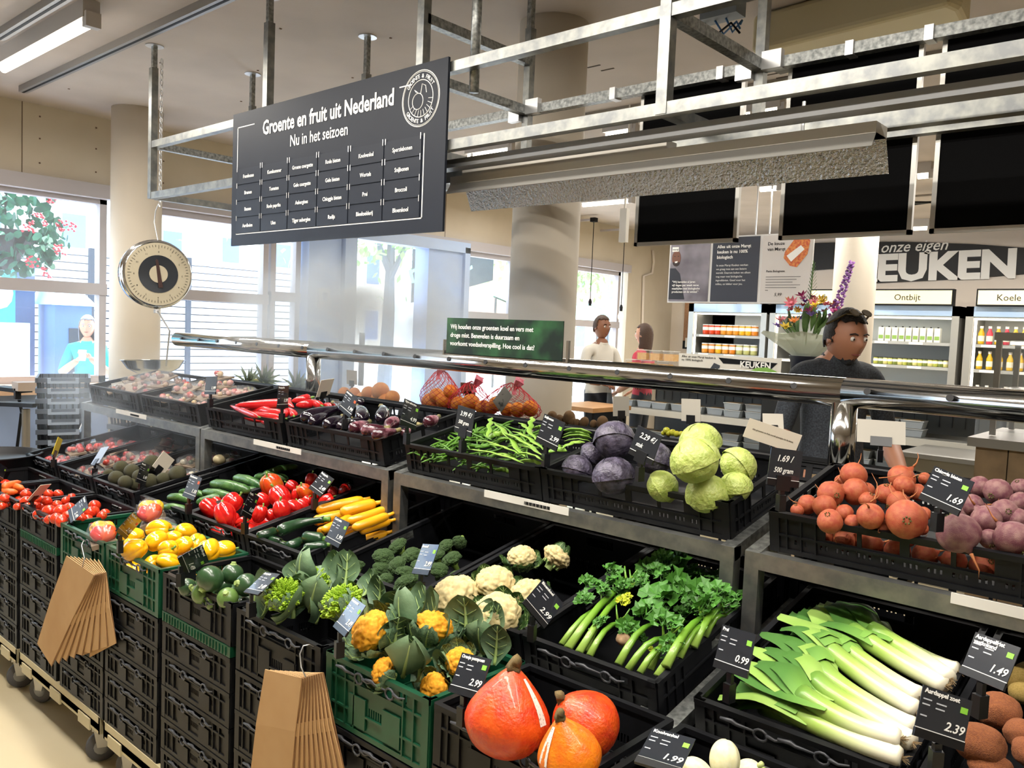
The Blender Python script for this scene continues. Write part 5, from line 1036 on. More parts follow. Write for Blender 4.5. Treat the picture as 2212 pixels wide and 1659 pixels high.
card((-1.493,1.15,0.933),(0.945,-0.321,0.058),(0.146,0.577,0.803),0.085,0.080, 'brightest blue shining price card before the second romanesco', 'Romanesco', '2.49')
card((-1.862,1.151,0.922),(0.979,-0.102,0.176),(-0.016,0.825,0.565),0.084,0.075, 'blue shining price card leaning back over the round courgettes', 'Courgette', '2.49')
card((-2.222,1.151,0.905),(-0.423,0.478,-0.769),(0.238,0.878,0.415),0.085,0.074, 'grey shining price card lying sideways on the yellow peppers', 'Paprika geel', '1.49')
card((-1.992,1.48,0.98),(0.991,-0.122,-0.049),(0.094,0.394,0.914),0.085,0.079, 'courgette price card with a round mark', 'Courgette', '1.99')
card((-2.475,1.48,0.976),(-0.547,0.725,-0.418),(-0.074,0.455,0.887),0.085,0.082, 'pale blue shining price card in front of the red peppers', 'Paprika', '1.69')
card((-2.414,1.72,1.032),(0.976,-0.097,-0.194),(0.214,0.574,0.79),0.085,0.077, 'olive price card tilted over the back of the red peppers reading 2.49', 'Puntpaprika', '2.49')
card((-2.875,1.48,0.975),(0.999,0.009,-0.037),(0.032,0.337,0.941),0.085,0.085, 'cucumber price card with a red mark', 'Komkommer', '1.10', extra='red')
card((-2.646,1.151,0.923),(-0.6,0.608,-0.52),(0.064,0.684,0.727),0.085,0.074, 'dark price card between the two clear pepper bags', 'Paprikamix', '2.49', extra='red')
card((-3.187,1.2,0.875),(0.909,-0.213,-0.357),(0.413,0.571,0.71),0.085,0.082, 'dark price card lying over the plum tomatoes', 'Tomaten', '2.49')
card((-3.58,1.2,0.874),(-0.694,0.709,-0.129),(0.365,0.5,0.786),0.084,0.079, 'blank white ticket over the vine tomatoes', kind='blank')
card((-3.431,1.55,0.936),(-0.602,0.717,-0.351),(-0.124,0.35,0.928),0.085,0.086, 'dark avocado price card with a green foot', 'Avocado', '1.49')
card((-3.671,1.75,0.929),(-0.288,0.752,-0.592),(0.003,0.619,0.785),0.085,0.083, 'ivory rhombus shaped ticket behind the avocados', kind='blank')
card((-3.999,1.6,0.934),(0.978,0.032,0.206),(-0.185,0.584,0.79),0.086,0.091, 'plain grey ticket leaning over the tomato packs', kind='blank', mat=M('grey_ticket', '#8d97a6', .4))
card((-3.959,1.901,0.973),(0.398,0.887,-0.233),(0.78,-0.194,0.595),0.059,0.085, 'dim dark ticket in the shade of the upper shelf', '', '', sw=False)
card((-4.239,1.5,0.952),(-0.798,0.525,-0.297),(-0.11,0.358,0.927),0.085,0.086, 'white and yellow ticket in the far tomato crate', kind='blank', mat=M('yellow_ticket', '#e8d23a', .5))
card((-4.976,1.9,0.96),(0.992,-0.111,-0.066),(0.098,0.321,0.942),0.085,0.079, 'thin pale ticket beside the rack post', kind='blank', stem=.2)
card((-4.041,1.201,0.889),(-0.725,0.553,-0.41),(-0.207,0.392,0.896),0.084,0.060, 'dark ticket cut by the left edge of the picture', '', '')
card((-1.834,1.84,1.309),(0.991,-0.098,-0.095),(0.101,0.059,0.993),0.085,0.086, 'handwritten card reading 3.99 per 500 gram over the green beans', kind='hand', price='3.99 €/|500 gram')
card((-1.486,1.84,1.312),(0.972,-0.086,-0.218),(0.228,0.129,0.965),0.085,0.086, 'flat bean price card reading 2.99', 'Snijbonen', '2.99')
card((-2.509,1.9,1.3),(0.941,-0.087,-0.327),(0.338,0.186,0.922),0.085,0.080, 'dark card tilted over the black aubergines', 'Aubergine', '1.99', extra='red')
card((-2.093,1.84,1.304),(-0.139,0.935,-0.325),(-0.117,0.311,0.943),0.085,0.088, 'dark card over the striped aubergines reading 4.99', 'Tijger aubergine', '4.99')
card((-2.852,1.84,1.298),(-0.474,0.878,-0.058),(-0.024,0.053,0.998),0.085,0.090, 'hazy card before the long red peppers reading 1.99', 'Puntpaprika', '1.99', sw=False)
card((-3.422,1.84,1.301),(0.994,0.081,0.075),(-0.085,0.127,0.988),0.085,0.079, 'misty blue grey card over the film packs', '', '1.99', sw=False)
card((-3.077,2.2,1.308),(-0.211,0.975,0.071),(0.397,0.019,0.917),0.085,0.085, 'white ticket behind the aubergines in a black clip', kind='blank')
card((-1.167,1.84,1.315),(0.961,-0.154,-0.23),(0.248,0.11,0.963),0.086,0.080, 'handwritten card reading 2.29 per piece before the red cabbages', kind='hand', price='2.29 €/|stuk')
card((-0.787,1.84,1.309),(0.532,0.838,-0.122),(0.019,0.132,0.991),0.085,0.086, 'handwritten card reading 1.69 per 500 gram at the cabbage tray corner', kind='hand', price='1.69 /|500 gram')
o = card((-0.938,2.1,1.348),(0.768,0.579,-0.272),(0.292,0.061,0.954),0.144,0.053, 'long ivory notice tilted behind the 1.69 card', kind='bare', mat=IVORY)
text('Alle groenten en fruit wordt gewogen bij de kassa', .0055, M('brown_small_print', '#6e6458', .6), o, T(-.055, 0, .0006))
card((-0.437,1.8,1.317),(0.924,-0.323,-0.206),(0.284,0.216,0.934),0.087,0.074, 'beetroot price card reading Chioggia bieten 1.69', 'Chioggia bieten', '1.69', stem=.04)
TB = M('grey_ticket_back', '#b4aea2', .6)
for (loc, ax, ay, w, h), l in ((((-1.864,2.75,1.315),(0.226,0.974,-0.019),(-0.086,0.04,0.996),0.085,0.079), 'blank grey back of a ticket behind the kiwi fruit'), (((-1.552,2.75,1.329),(0.994,-0.091,0.052),(-0.054,-0.015,0.998),0.085,0.084), 'blank grey back of a ticket above the grapes'),
    (((-1.229,2.75,1.319),(0.887,0.461,0.039),(-0.387,0.694,0.607),0.069,0.085), 'blank grey back of a ticket behind the ivory notice'), (((-3.609,2.75,1.31),(0.998,0.058,0),(0.002,-0.045,0.999),0.085,0.077), 'pale back of a ticket above the loose oranges'), (((-2.726,2.75,1.318),(0.76,0.649,-0.037),(0.501,-0.549,0.668),0.070,0.085), 'pale back of a ticket above the netted oranges'),
    (((-0.852,2.7,1.33),(0.913,0.407,-0.003),(-0.177,0.404,0.898),0.140,0.077), 'wide blank grey back of a notice right of the mist pipe post')):
    card(loc, ax, ay, w, h, l, kind='blank', mat=TB)
# ---------------- paper bags on hooks ----------------
KR = M('kraft_paper', '#c6a172', .75, c2='#bb9464', scale=5, bump=.1)
def paper_bags(c0, c1, n, lab, hook):
    for k in range(n):
        f = k / (n - 1); q = [Vector(a).lerp(Vector(b), f) + Vector((0, .004 * k, 0)) for a, b in zip(c0, c1)]
        o_ = q[0]; th = Vector((0, .0022, 0)); mb = MB(); n2 = 4
        mid = lambda a, b: (a + b) / 2 + Vector((0, -.004, 0))
        L_ = [q[0], mid(q[0], q[3]), q[3]]; R_ = [q[1], mid(q[1], q[2]), q[2]]
        P = [p - o_ for p in L_ + R_] + [p - o_ + th for p in L_ + R_]
        mb.add(P, ((0, 1, 4, 3), (1, 2, 5, 4), (6, 9, 10, 7), (7, 10, 11, 8), (0, 3, 9, 6), (2, 8, 11, 5), (0, 6, 7, 1), (1, 7, 8, 2), (3, 4, 10, 9), (4, 5, 11, 10)))
        b = mb.build('paper_bag', KR, loc=o_); mb = MB(); d = (q[1] - q[2]).normalized()
        mb.bar(q[1] - o_ + Vector((.0006, .001, 0)), q[2] - o_ + Vector((.0006, .001, 0)), .001, .008); mb.build('side_fold', M('kraft_fold', '#8a6540', .8), b)
        tag(b, lab, 'paper bag', lab.split(' hanging')[0])
    mb = MB(); mb.tube(hook, .0016, 6); tag(mb.build('wire_hook', ZINC, smooth=True), 'thin bent wire hook holding the %s' % ('brown bags in front of the green crate' if n == 9 else 'brown bags before the romanesco stack'), 'hook')
paper_bags(((-3.05,1.11,0.746), (-2.811,1.11,0.732), (-3.188,1.11,0.307), (-3.328,1.11,0.35)), ((-2.862,1.11,0.768), (-2.8,1.11,0.738), (-2.715,1.11,0.519), (-2.926,1.11,0.409)), 9, 'long brown paper bag in the fanned bundle hanging before the bagged peppers', [(-2.982,1.15,0.803), (-2.954,1.13,0.815), (-2.943,1.12,0.803), (-2.867,1.1,0.78), (-2.881,1.1,0.745)])
paper_bags(((-1.757,1.1,0.741), (-1.6,1.1,0.769), (-1.635,1.1,0.502), (-1.814,1.1,0.447)), ((-1.622,1.1,0.765), (-1.571,1.1,0.781), (-1.475,1.1,0.567), (-1.584,1.1,0.523)), 10, 'long brown paper bag in the thick bundle hanging before the romanesco stack', [(-1.626,1.15,0.822), (-1.603,1.12,0.843), (-1.612,1.11,0.84), (-1.61,1.1,0.824), (-1.597,1.095,0.798), (-1.578,1.095,0.78)])
# ---------------- hanging scale ----------------
r = empty('hanging_scale', (-5.485,2.55,1.873)); tag(r, 'chrome dial scale with a steel bowl hanging on a chain at the frame corner', 'scale')
rr = .222; mA = RZ(rad(-12)) @ RY(pi / 2)          # drum axis towards the aisle
mb = MB(); mb.lathe([(rr * .93, -.10), (rr, -.095), (rr, -.03), (rr * 1.03, -.025), (rr * 1.03, 0), (rr, .004), (rr, .03), (rr * .95, .045), (rr * .93, .045)], 48, mA); mb.build('drum', INOX, r, True)
mb = MB(); mb.lathe([(rr * .925, .045), (rr * .925, .0465)], 48, mA); mb.build('dial', M('ivory_dial', '#b8ae96', .5), r)
mb = MB(); mb.lathe([(rr * .56, .0465), (rr * .56, .049)], 36, mA); mb.build('dark_centre', M('dark_glass', '#2c3036', .12, coat=1), r)
mb = MB(); mb.lathe([(rr * .26, .049), (rr * .26, .053)], 30, mA); hb = mb.build('hub_disc', MATS['ivory_dial'], r)
mb = MB(); mb.poly([(-.014, -.09), (.014, -.09), (.008, .09), (0, .1), (-.008, .09)], .004, mA @ RZ(pi / 2 + .15) @ RX(-pi / 2) @ T(0, -.060, 0)); mb.build('pointer', M('brown_pointer', '#3c2622', .4), hb)
mb = MB()
for k in range(60):
    a = k * pi / 30; L_ = .014 if k % 5 else .024; mm = mA @ RZ(a); mb.box(rr * .86 - L_, rr * .86, -.0012, .0012, .0465, .0478, mm)
q = mb.build('dial_marks', BLACK, r); q['kind'] = 'stuff'
for k in range(12): text(str(k), .016, BLACK, r, mA @ RZ(pi - k * pi / 6) @ T(rr * .68, 0, .0472) @ RZ(-(pi - k * pi / 6) + pi / 2 + pi / 2 + pi / 2), 'CENTER')
c0 = Vector((-5.485,2.55,1.873)); tp = [Vector(p) - c0 for p in ((-5.471,2.55,2.081), (-5.479,2.55,2.109), (-5.529,2.55,2.218), (-5.511,2.55,2.293), (-5.472,2.55,2.336), (-5.438,2.55,2.31))]
mb = MB(); mb.tube(tp, .004, 6); mb.build('hook', ZINC, r, True)
bt = [Vector(p) - c0 for p in ((-5.479,2.55,1.64), (-5.29,2.55,1.503), (-5.335,2.55,1.27))]
mb = MB(); mb.tube(bt, .006, 6); mb.tube([Vector((-5.479,2.55,1.64)) - c0, Vector((-5.478,2.55,1.615)) - c0], .02, 8); mb.build('bowl_arm', ZINC, r)
bc = Vector((-5.516,2.55,1.294)) - c0; mb = MB(); prof = [(.02, -.10), (.10, -.088), (.17, -.05), (.205, 0), (.218, .006), (.203, .004), (.165, -.045), (.10, -.08), (.02, -.092)]
mb.lathe(prof, 36, T(*bc) @ RY(rad(-4)) @ Matrix.Diagonal((.75, 1.0, 1, 1))); mb.build('bowl', INOX, r, True)
ch = empty('hanging_chain', (-5.452,2.55,2.335)); tag(ch, 'steel chain hanging from the ceiling behind the frame post', 'chain'); c0 = Vector(ch.location); z = 0; k = 0
while z < 3.3 - c0.z - .02:
    mb = MB(); pts = [(.009 * cos(a), 0, .02 * sin(a)) for a in [i * pi / 5 for i in range(11)]]; l = None
    mb.tube(pts, .0028, 5); l = mb.build('link', ZINC, ch); l.matrix_basis = T(0, 0, z) @ RZ(k % 2 * 1.57 + .3); z += .034; k += 1
# ---------------- objects on the far left: nested baskets, stools ----------------
def basket():
    r = empty('shopping_basket'); mb = MB()
    w, d, h = .42, .30, .21
    mb.box(-w / 2, w / 2, -d / 2, d / 2, 0, .006)
    for s_ in (-1, 1):
        for k in range(12): x = -w / 2 + .015 + k * (w - .03) / 11; mb.bar((x * .9, s_ * d / 2 * .88, 0), (x, s_ * d / 2, h), .012, .004)
        for k in range(8): y = -d / 2 + .015 + k * (d - .03) / 7; mb.bar((s_ * w / 2 * .9, y * .88, 0), (s_ * w / 2, y, h), .004, .012)
    mb.build('basket_body', BLK, r)
    mb = MB(); mb.box(-w / 2 - .01, w / 2 + .01, -d / 2 - .01, -d / 2 + .004, h - .03, h); mb.box(-w / 2 - .01, w / 2 + .01, d / 2 - .004, d / 2 + .01, h - .03, h); mb.box(-w / 2 - .01, -w / 2 + .004, -d / 2, d / 2, h - .03, h); mb.box(w / 2 - .004, w / 2 + .01, -d / 2, d / 2, h - .03, h); mb.build('rim', M('grey_basket_rim', '#4c525c', .35), r)
    mb = MB(); mb.box(w / 2 + .01, w / 2 + .03, -.09, .09, h - .035, h - .02); mb.box(w / 2 + .01, w / 2 + .03, -.09, -.07, h - .02, h); mb.box(w / 2 + .01, w / 2 + .03, .07, .09, h - .02, h); mb.build('handle', M('pale_grey_handle', '#8e98a6', .3), r)
    return r
B0 = basket(); first = True
for s_, (px, py, n, rz, tl_, lab) in enumerate((((-5.93, 2.15), 0, 15, -.36, .006, 'black shopping basket in the leaning nested stack before the window sill'), ((-5.22, 2.42), 0, 11, 1.7, 0, 'black shopping basket in the stack half hidden behind the rack end'))):
    for k in range(n):
        m = T(px[0] - tl_ * k * .4, px[1], .02 + k * (.067 if s_ == 0 else .075)) @ RZ(rz) @ RX(tl_ * 2)
        o = B0 if first else clone(B0, m); 
        if first: B0.matrix_basis = m; first = False
        tag(o, lab, 'basket', 'nested baskets %s' % ('by the window' if s_ == 0 else 'behind the rack'))
r = empty('scooter_seat', (-7.0, 2.25, 0)); tag(r, 'black child seat or stool with a steel post at the far left', 'stool')
mb = MB(); mb.tube([(0, 0, 0), (0, 0, .84)], .03, 10); mb.build('post', M('dim_steel', '#8a8378', .4, .6), r)
mb = MB(); mb.bar((-.3, -.1, .86), (.14, .05, .88), .12, .03); mb.build('seat', BLK, r)
mb = MB(); mb.bar((-.25, -.12, .99), (.0, .0, .98), .12, .03); mb.bar((.0, -.06, .92), (.0, -.06, 1.0), .04); mb.build('back_pad', BLK, r)
mb = MB(); mb.box(-.06, .08, -.08, .08, .985, 1.05); mb.build('top_block', M('tan_block', '#9a8878', .5), r)
mb = MB(); mb.tube([(-.35, 0, 0), (-.2, 0, .5), (-.1, 0, .8)], .012, 6); mb.tube([(-.45, .1, 0), (-.3, .1, .6), (-.15, .0, .9)], .012, 6); mb.build('frame_tube', BLACK, r)
r = empty('black_stool', (-6.45, 2.3, 0)); tag(r, 'black slatted metal stool between the steel post and the nested baskets', 'stool')
for k in range(5): mb = MB(); mb.bar((-.13 + k * .06, 0, .78), (-.05 + k * .05, .02, 0), .022); mb.build('slat', BLACK, r)
mb = MB(); mb.bar((-.16, 0, .80), (.14, 0, .76), .05, .02); mb.build('top_rail', BLACK, r)
r = empty('round_tub', (-4.72, 1.36, .86)); tag(r, 'dark round tub standing at the left edge beyond the carrots', 'tub')
mb = MB(); mb.lathe([(.18, -.8), (.22, 0), (.235, .01), (.22, .012), (.20, -.02)], 30); mb.build('shell', BLK, r, True)
# ---------------- kitchen side ----------------
STEEL = M('fridge_steel', '#a6a59f', .35, .6); DARKS = M('dark_steel', '#3c3f42', .4, .4); FGL = M('cabinet_glass', '#dfeaf4', .05, alpha=.12); WLIT = M('white_strip_light', '#fff6e6', .4, emit=5); CABIN = M('cabinet_interior', '#b9bdbb', .5)
def fridge(x0, x1, shelves, lab, strips):
    r = empty('chilled_cabinet', (x0, 12.0, 0)); tag(r, lab, 'fridge'); L = x1 - x0
    mb = MB(); mb.box(0, L, .62, .66, .1, 2.15); mb.box(0, L, 0, .66, 0, .12); mb.box(0, L, 0, .66, 2.0, 2.15); mb.build('cabinet_shell', CABIN, r)
    mb = MB(); mb.box(0, L, -.02, .0, 2.02, 2.15); mb.build('glass_header', M('blue_glass_reflection', '#9fb8d6', .1, coat=1), r)  # blue reflection along the glass top, put into the strip's colour
    for a, b in ((0, .09), (L - .09, L)): mb = MB(); mb.box(a, b, -.02, .62, 0, 2.15); mb.build('side_post', STEEL, r)
    for x in strips: mb = MB(); mb.box(x, x + .03, -.0, .02, .15, 2.0); mb.build('light_strip', WLIT, r)
    mb = MB(); mb.box(.1, L - .1, .1, .3, 1.985, 2.0); mb.build('light_strip', WLIT, r)
    for z in shelves:
        s_ = box('shelf', (.09, L - .09, .02, .6, z - .025, z), M('pale_shelf', '#c9cbc8', .4), r); rl = box('price_rail', (.09, L - .09, .0, .02, z - .04, z + .0), M('rail_grey', '#9b9c98', .4), r)
        for k in range(int(L / .45)): x = .2 + k * .45; box('label', (x, x + .18, -.004, 0, z - .036, z - .004), WHITE, rl)
    return r
S1 = (1.36, 1.66); S2 = (.22, .9, 1.34, 1.665)
fridge(-6.897, -5.56, S1 + (.22, .8), 'chilled cabinet full of soup tubs left of the cream column', (.1,))
fridge(-5.51, -2.905, S2, 'wide chilled cabinet behind the flowers with cartons, small jars and salads', (.1,))
fridge(-2.83, .3, S2, 'chilled cabinet with rows of juice bottles at the right', (.1,))
area((-4.2, 11.7, 2.3), 3, .1, 30, (1, .95, .85), (rad(-40), 0, 0))  # added area lamp for the cabinets' glow, has no fixture of its own
def jar(col, nm, r_, h, lid=True, lc='#d8d8d4'):
    mb = MB(); mb.lathe([(r_ * .88, 0), (r_, h * .12), (r_, h * .8), (r_ * .92, h * .9)], 12); o = mb.build(nm, M('content_' + nm + col.strip('#'), col, .3), smooth=True)
    mb = MB(); mb.lathe([(r_ * 1.02, h * .9), (r_ * 1.02, h)], 12); mb.build('lid', M('lid_' + lc.strip('#'), lc, .3), o)
    mb = MB(); mb.lathe([(r_ * 1.01, h * .42), (r_ * 1.01, h * .74)], 12); mb.build('label', WHITE, o); return Proto(o)
def row(protos, x0, x1, z, n, y, lab, cat, group, seq=None):
    for k in range(n): protos[(seq[k] if seq else k) % len(protos)].put(T(x0 + (x1 - x0) * k / max(1, n - 1), y, z), lab, cat, group)
so_ = [jar(c, 'soup_tub', .055, .16) for c in ('#c8401a', '#d08a2a', '#d9a21e', '#a9a86a', '#c9761e')]
row(so_, -6.62, -5.78, 1.662, 9, 12.08, 'orange soup tub on the upper shelf', 'tub', 'soup tubs, upper shelf', (0, 0, 0, 1, 1, 1, 2, 2, 4))
row(so_, -6.62, -5.78, 1.362, 8, 12.08, 'orange or greenish soup tub on the lower shelf', 'tub', 'soup tubs, lower shelf', (1, 4, 2, 1, 4, 3, 3, 3))
mb = MB(); mb.box(-.037, .037, -.037, .037, 0, .19); c_ = mb.build('drink_carton', M('white_carton', '#dcdccf', .4)); mb = MB(); mb.box(-.03, .03, -.039, -.037, .03, .08); mb.build('printed_band', M('green_band', '#7fa04a', .5), c_); mb = MB(); mb.lathe([(.012, .19), (.012, .205)], 8); mb.build('cap', BLACK, c_)
row([Proto(c_)], -3.9, -3.18, 1.667, 9, 12.1, 'white drink carton on the top shelf right of the column', 'carton', 'drink cartons'); 
sj = [jar(c, 'small_jar', .035, .1, lc='#3a3a30') for c in ('#a9ac4c', '#6f7a34', '#c9c27a')]
row(sj, -3.95, -3.05, 1.342, 15, 12.08, 'small green jar in the row below the cartons', 'jar', 'small jars')
bo = []
for c in ('#c9a21e', '#c03a4a', '#d8b030', '#b84a6a', '#d8d0a0'):
    mb = MB(); mb.lathe([(.036, 0), (.038, .02), (.038, .14), (.018, .19), (.018, .21)], 12); o = mb.build('juice_bottle', M('juice_' + c.strip('#'), c, .2), smooth=True)
    mb = MB(); mb.lathe([(.021, .205), (.021, .235)], 10); mb.build('cap', WHITE, o); mb = MB(); mb.lathe([(.0385, .04), (.0385, .11)], 12); mb.build('label', M('cream_label', '#e6dfc8', .5), o); bo.append(Proto(o))
row(bo, -2.66, -1.5, 1.667, 13, 12.1, 'juice bottle on the top shelf of the right cabinet', 'bottle', 'juice bottles, top shelf', (0, 1, 0, 1, 2, 2, 0, 2, 4, 4, 0, 1, 2))
row(bo, -2.66, -1.5, 1.342, 11, 12.1, 'juice bottle on the middle shelf of the right cabinet', 'bottle', 'juice bottles, middle shelf', (0, 0, 2, 2, 2, 3, 3, 3, 1, 3, 3))
row(bo, -2.66, -1.9, .902, 8, 12.1, 'pale pink juice bottle on the third shelf', 'bottle', 'juice bottles, third shelf', (4, 3, 4, 3, 3, 4, 4, 4)); row(bo, -2.66, -2.3, .222, 4, 12.1, 'yellow juice bottle on the lowest shelf', 'bottle', 'juice bottles, lowest shelf', (0, 0, 2, 0))
SLD = M('salad_greens', '#4a5a34', .6, c2='#9a8a54', scale=30)
for k in range(8):
    o = O('salad_tray', blob('salad_tray', 3, lambda v: Vector((v.x * .13, v.y * .09, v.z * .05)) * (1 + .25 * N(v, 3, k)), SLD), None, (-4.3 + k * .18 if k < 7 else -3.0, 12.15, .29)); tag(o, 'salad or sandwich tray on the lowest shelf of the wide cabinet', 'tray', 'salad trays')
for k in range(7): pcs = None
# signs over the cabinets
SIGNL = M('lit_cream_sign', '#f4e6b8', .5, emit=.55)
for k, (x0, x1, t_, al, tx_) in enumerate(((-5.6, -4.35, 'Sandwich', 'RIGHT', -4.60), (-3.99, -2.985, 'Ontbijt', 'CENTER', -3.53), (-2.68, -1.2, 'Koele dranken', 'LEFT', -2.47))):
    r = empty('sign_box', (x0, 11.86, 2.17)); tag(r, 'lit cream sign box reading %s over the cabinets' % t_, 'sign'); L = x1 - x0
    box('sign_housing', (-.02, L + .02, .01, .12, -.02, .20), BLACK, r); box('lit_face', (0, L, 0, .01, 0, .18), SIGNL, r); text(t_, .115, BLACK, r, T(tx_ - x0, -.003, .05) @ XZ, al)
# painted banner on the wall
r = empty('wall_banner', (-5.6, YK - .03, 2.6)); tag(r, 'black wall banner with white hand lettering onze eigen keuken', 'banner')
mb = MB(); P = [Vector(p) for p in ((-6.395,12.66,3.141), (-5.608,12.66,3.133), (-4.879,12.66,3.126), (-3.881,12.66,3.1), (-2.98,12.66,3.032), (-2.361,12.66,2.96), (-1.751,12.66,2.816), (-2.337,12.66,2.615), (-2.947,12.66,2.567), (-3.594,12.66,2.535), (-4.293,12.66,2.507), (-4.64,12.66,2.655), (-4.853,12.66,2.728), (-5.579,12.66,2.69), (-6.364,12.66,2.65))]
mb.poly([(p.x + 5.6, p.z - 2.6) for p in P][::-1], .004); mb.build('black_shape', M('black_print', '#141416', .6), r)
def bt_(s_, p, size, sx=1, shear=0, bold=.03): text(s_, size, LETTER, r, T(p[0] + 5.6, -.004, p[2] - 2.6) @ RY(rad(-1)) @ XZ, 'LEFT', bold, shear, sx=sx)
bt_('KEUKEN', (-4.591,12.66,2.544), .52, 1.1, 0, .045); bt_('onze eigen', (-4.191,12.66,2.951), .22, .95, .3, .008)
# pipes, cork board, camera on wall, kitchen clutter
mb = MB(); mb.tube([(-7.62,11.947,3.028), (-7.62,11.994,2.84), (-7.62,11.955,2.644), (-7.62,11.706,2.579), (-7.62,11.753,1.631), (-7.62,11.81,1.012)], .022, 8); tag(mb.build('white_pipe', WHW, smooth=True), 'white pipe bending down the corner wall beside the cork board', 'pipe')
r = empty('cork_board', (-7.35, 12.62, 1.4)); tag(r, 'brown notice board with the letters Fe behind the portrait poster', 'notice board'); box('board', (0, .95, 0, .03, .0, 1.15), M('cork_brown', '#a0785a', .8, c2='#8f6a4c', scale=40), r)
text('Feestje', .22, BLACK, r, T(.04, -.004, .88) @ XZ); box('bottom_band', (0, .95, -.004, .0, 0, .14), BLACK, r)
for x, z in ((.1, .4), (.3, .22), (.05, .03)): box('note', (x, x + .14, -.008, -.003, z, z + .16), WHITE, r)
r = empty('security_camera', (-7.55, 8.9, 2.75)); tag(r, 'small white dome eyed camera on the wall behind the round column', 'camera'); mb = MB(); mb.lathe([(.05, 0), (.05, .14)], 14, RY(pi / 2)); mb.build('housing', WHITE, r); mb = MB(); mb.lathe([(.035, .14), (.03, .15)], 12, RY(pi / 2)); mb.build('lens', BLACK, r)
r = empty('wall_speaker', (-3.579,5.2,2.409)); tag(r, 'slim white speaker bar hanging left of the first black board', 'speaker'); mb = MB(); mb.box(-.03, .03, -.02, .02, -.12, .13); mb.build('housing', WHITE, r)
mb = MB(); mb.bar((0, 0, .13), (0, 0, 3.3 - r.location.z), .012); mb.build('drop_rod', WHITE, r)
# pendants in the far window
for k, (x, y, z) in enumerate(((-7.2,9.696,1.996), (-7.2,10.488,1.951))):
    r = empty('pendant_bulb', (x, y, z)); tag(r, 'bare glowing bulb on a black cord, %s' % ('left of the pair' if k == 0 else 'right of the pair'), 'pendant lamp')
    mb = MB(); mb.tube([(0, 0, .05), (0, 0, 1.25)], .006, 5); mb.build('cord', BLACK, r); mb = MB(); mb.lathe([(.02, .0), (.026, .06), (.012, .1)], 10); mb.build('socket', BLACK, r); box('ceiling_cup', (-.04, .04, -.04, .04, 1.2, 1.26), BLACK, r); box('wall_arm', (-.46, 0, -.015, .015, 1.22, 1.25), FRAMEM, r)
    mb = MB(); mb.lathe([(.012, -.14), (.04, -.11), (.045, -.07), (.018, .0)], 12); mb.build('bulb', M('lit_bulb', '#ffd9a8', .3, emit=4), r, True)
# hanging posters
def poster(x0, x1, z0, z1, y, lab):
    r = empty('hanging_poster', (x0, y, z0)); tag(r, lab, 'poster'); w, h = x1 - x0, z1 - z0
    mb = MB(); mb.box(-.015, w + .015, .004, .02, -.015, h + .015); mb.build('frame', M('white_frame', '#d8d6d2', .4), r)
    for x in (.06, w - .06): mb = MB(); mb.bar((x, .01, h + .01), (x, .01, 3.3 - z0), .012); mb.build('hanger', ZINC, r)
    return r, w, h
r, w, h = poster(-4.87, -4.39, 1.99, 2.62, 8.0, 'portrait poster of a smiling bearded cook in dark clothes')
box('print', (0, w, 0, .004, 0, h), M('grey_photo_print', '#8e8890', .6, c2='#5a545c', scale=3), r)
mb = MB(); mb.poly([(0, .02), (.2, .02), (.13, .3), (.07, .36), (0, .36)], .001, T(0, -.001, 0)); mb.build('dark_shirt_print', M('navy_print', '#23252e', .6), r)
mb = MB(); mb.poly([(.075 + .055 * cos(a), .47 + .085 * sin(a)) for a in [i * pi / 8 for i in range(16)]], .001, T(0, -.002, 0)); f_ = mb.build('face_print', M('brown_print', '#6e4432', .6), r)
mb = MB(); mb.poly([(.075 + .045 * cos(a), .425 + .045 * sin(a)) for a in [-i * pi / 8 for i in range(9)]], .001, T(0, -.003, 0)); mb.poly([(.055 + .008 * cos(a), .49 + .005 * sin(a)) for a in [i * pi / 4 for i in range(8)]], .001, T(0, -.003, 0)); mb.poly([(.1 + .008 * cos(a), .49 + .005 * sin(a)) for a in [i * pi / 4 for i in range(8)]], .001, T(0, -.003, 0)); mb.build('beard_print', M('dark_beard_print', '#2a1a16', .6), f_)
mb = MB(); mb.poly([(.058, .432), (.095, .438), (.09, .42), (.065, .415)], .001, T(0, -.004, 0)); mb.build('smile_print', LETTER, f_)
box('white_tab', (.02, .1, -.003, 0, h - .09, h - .04), LETTER, r); text('marqt', .03, BLACK, r, T(.025, -.004, h - .075) @ XZ)
for k, s_ in enumerate(('"Wij bereiden al jaren', 'vijf dagen per week verse', 'maaltijden met biologische', 'producten uit de winkel."')): text(s_, .032, LETTER, r, T(.04, -.004, .2 - k * .036) @ XZ, bold=.015)
r, w, h = poster(-4.36, -3.83, 1.99, 2.66, 8.0, 'slate poster reading Alles uit onze Marqt keuken is nu 100% biologisch')
box('print', (0, w, 0, .004, 0, h), M('slate_print', '#2c2f3a', .5), r)
for k, s_ in enumerate(('Alles uit onze Marqt', 'keuken is nu 100%', 'biologisch')): text(s_, .046, LETTER, r, T(.055, -.003, h - .11 - k * .055) @ XZ, bold=.025)
for k, s_ in enumerate(('In onze Marqt Keuken werken', 'we graag mee aan een betere', 'wereld. Daarom koken we alleen', 'nog maar met biologische', 'ingrediënten. Goed voor het', 'milieu, en lekker voor jou.')): text(s_, .029, LETTER, r, T(.055, -.003, h - .30 - k * .039) @ XZ)
r, w, h = poster(-3.80, -3.29, 1.99, 2.66, 8.0, 'cream poster reading De keuze van Marqt with a red pasta tray')
box('print', (0, w, 0, .004, 0, h), M('cream_print', '#cfc8c2', .5), r)
for k, s_ in enumerate(('De keuze', 'van Marqt')): text(s_, .046, BLACK, r, T(.055, -.003, h - .1 - k * .055) @ XZ, bold=.01)
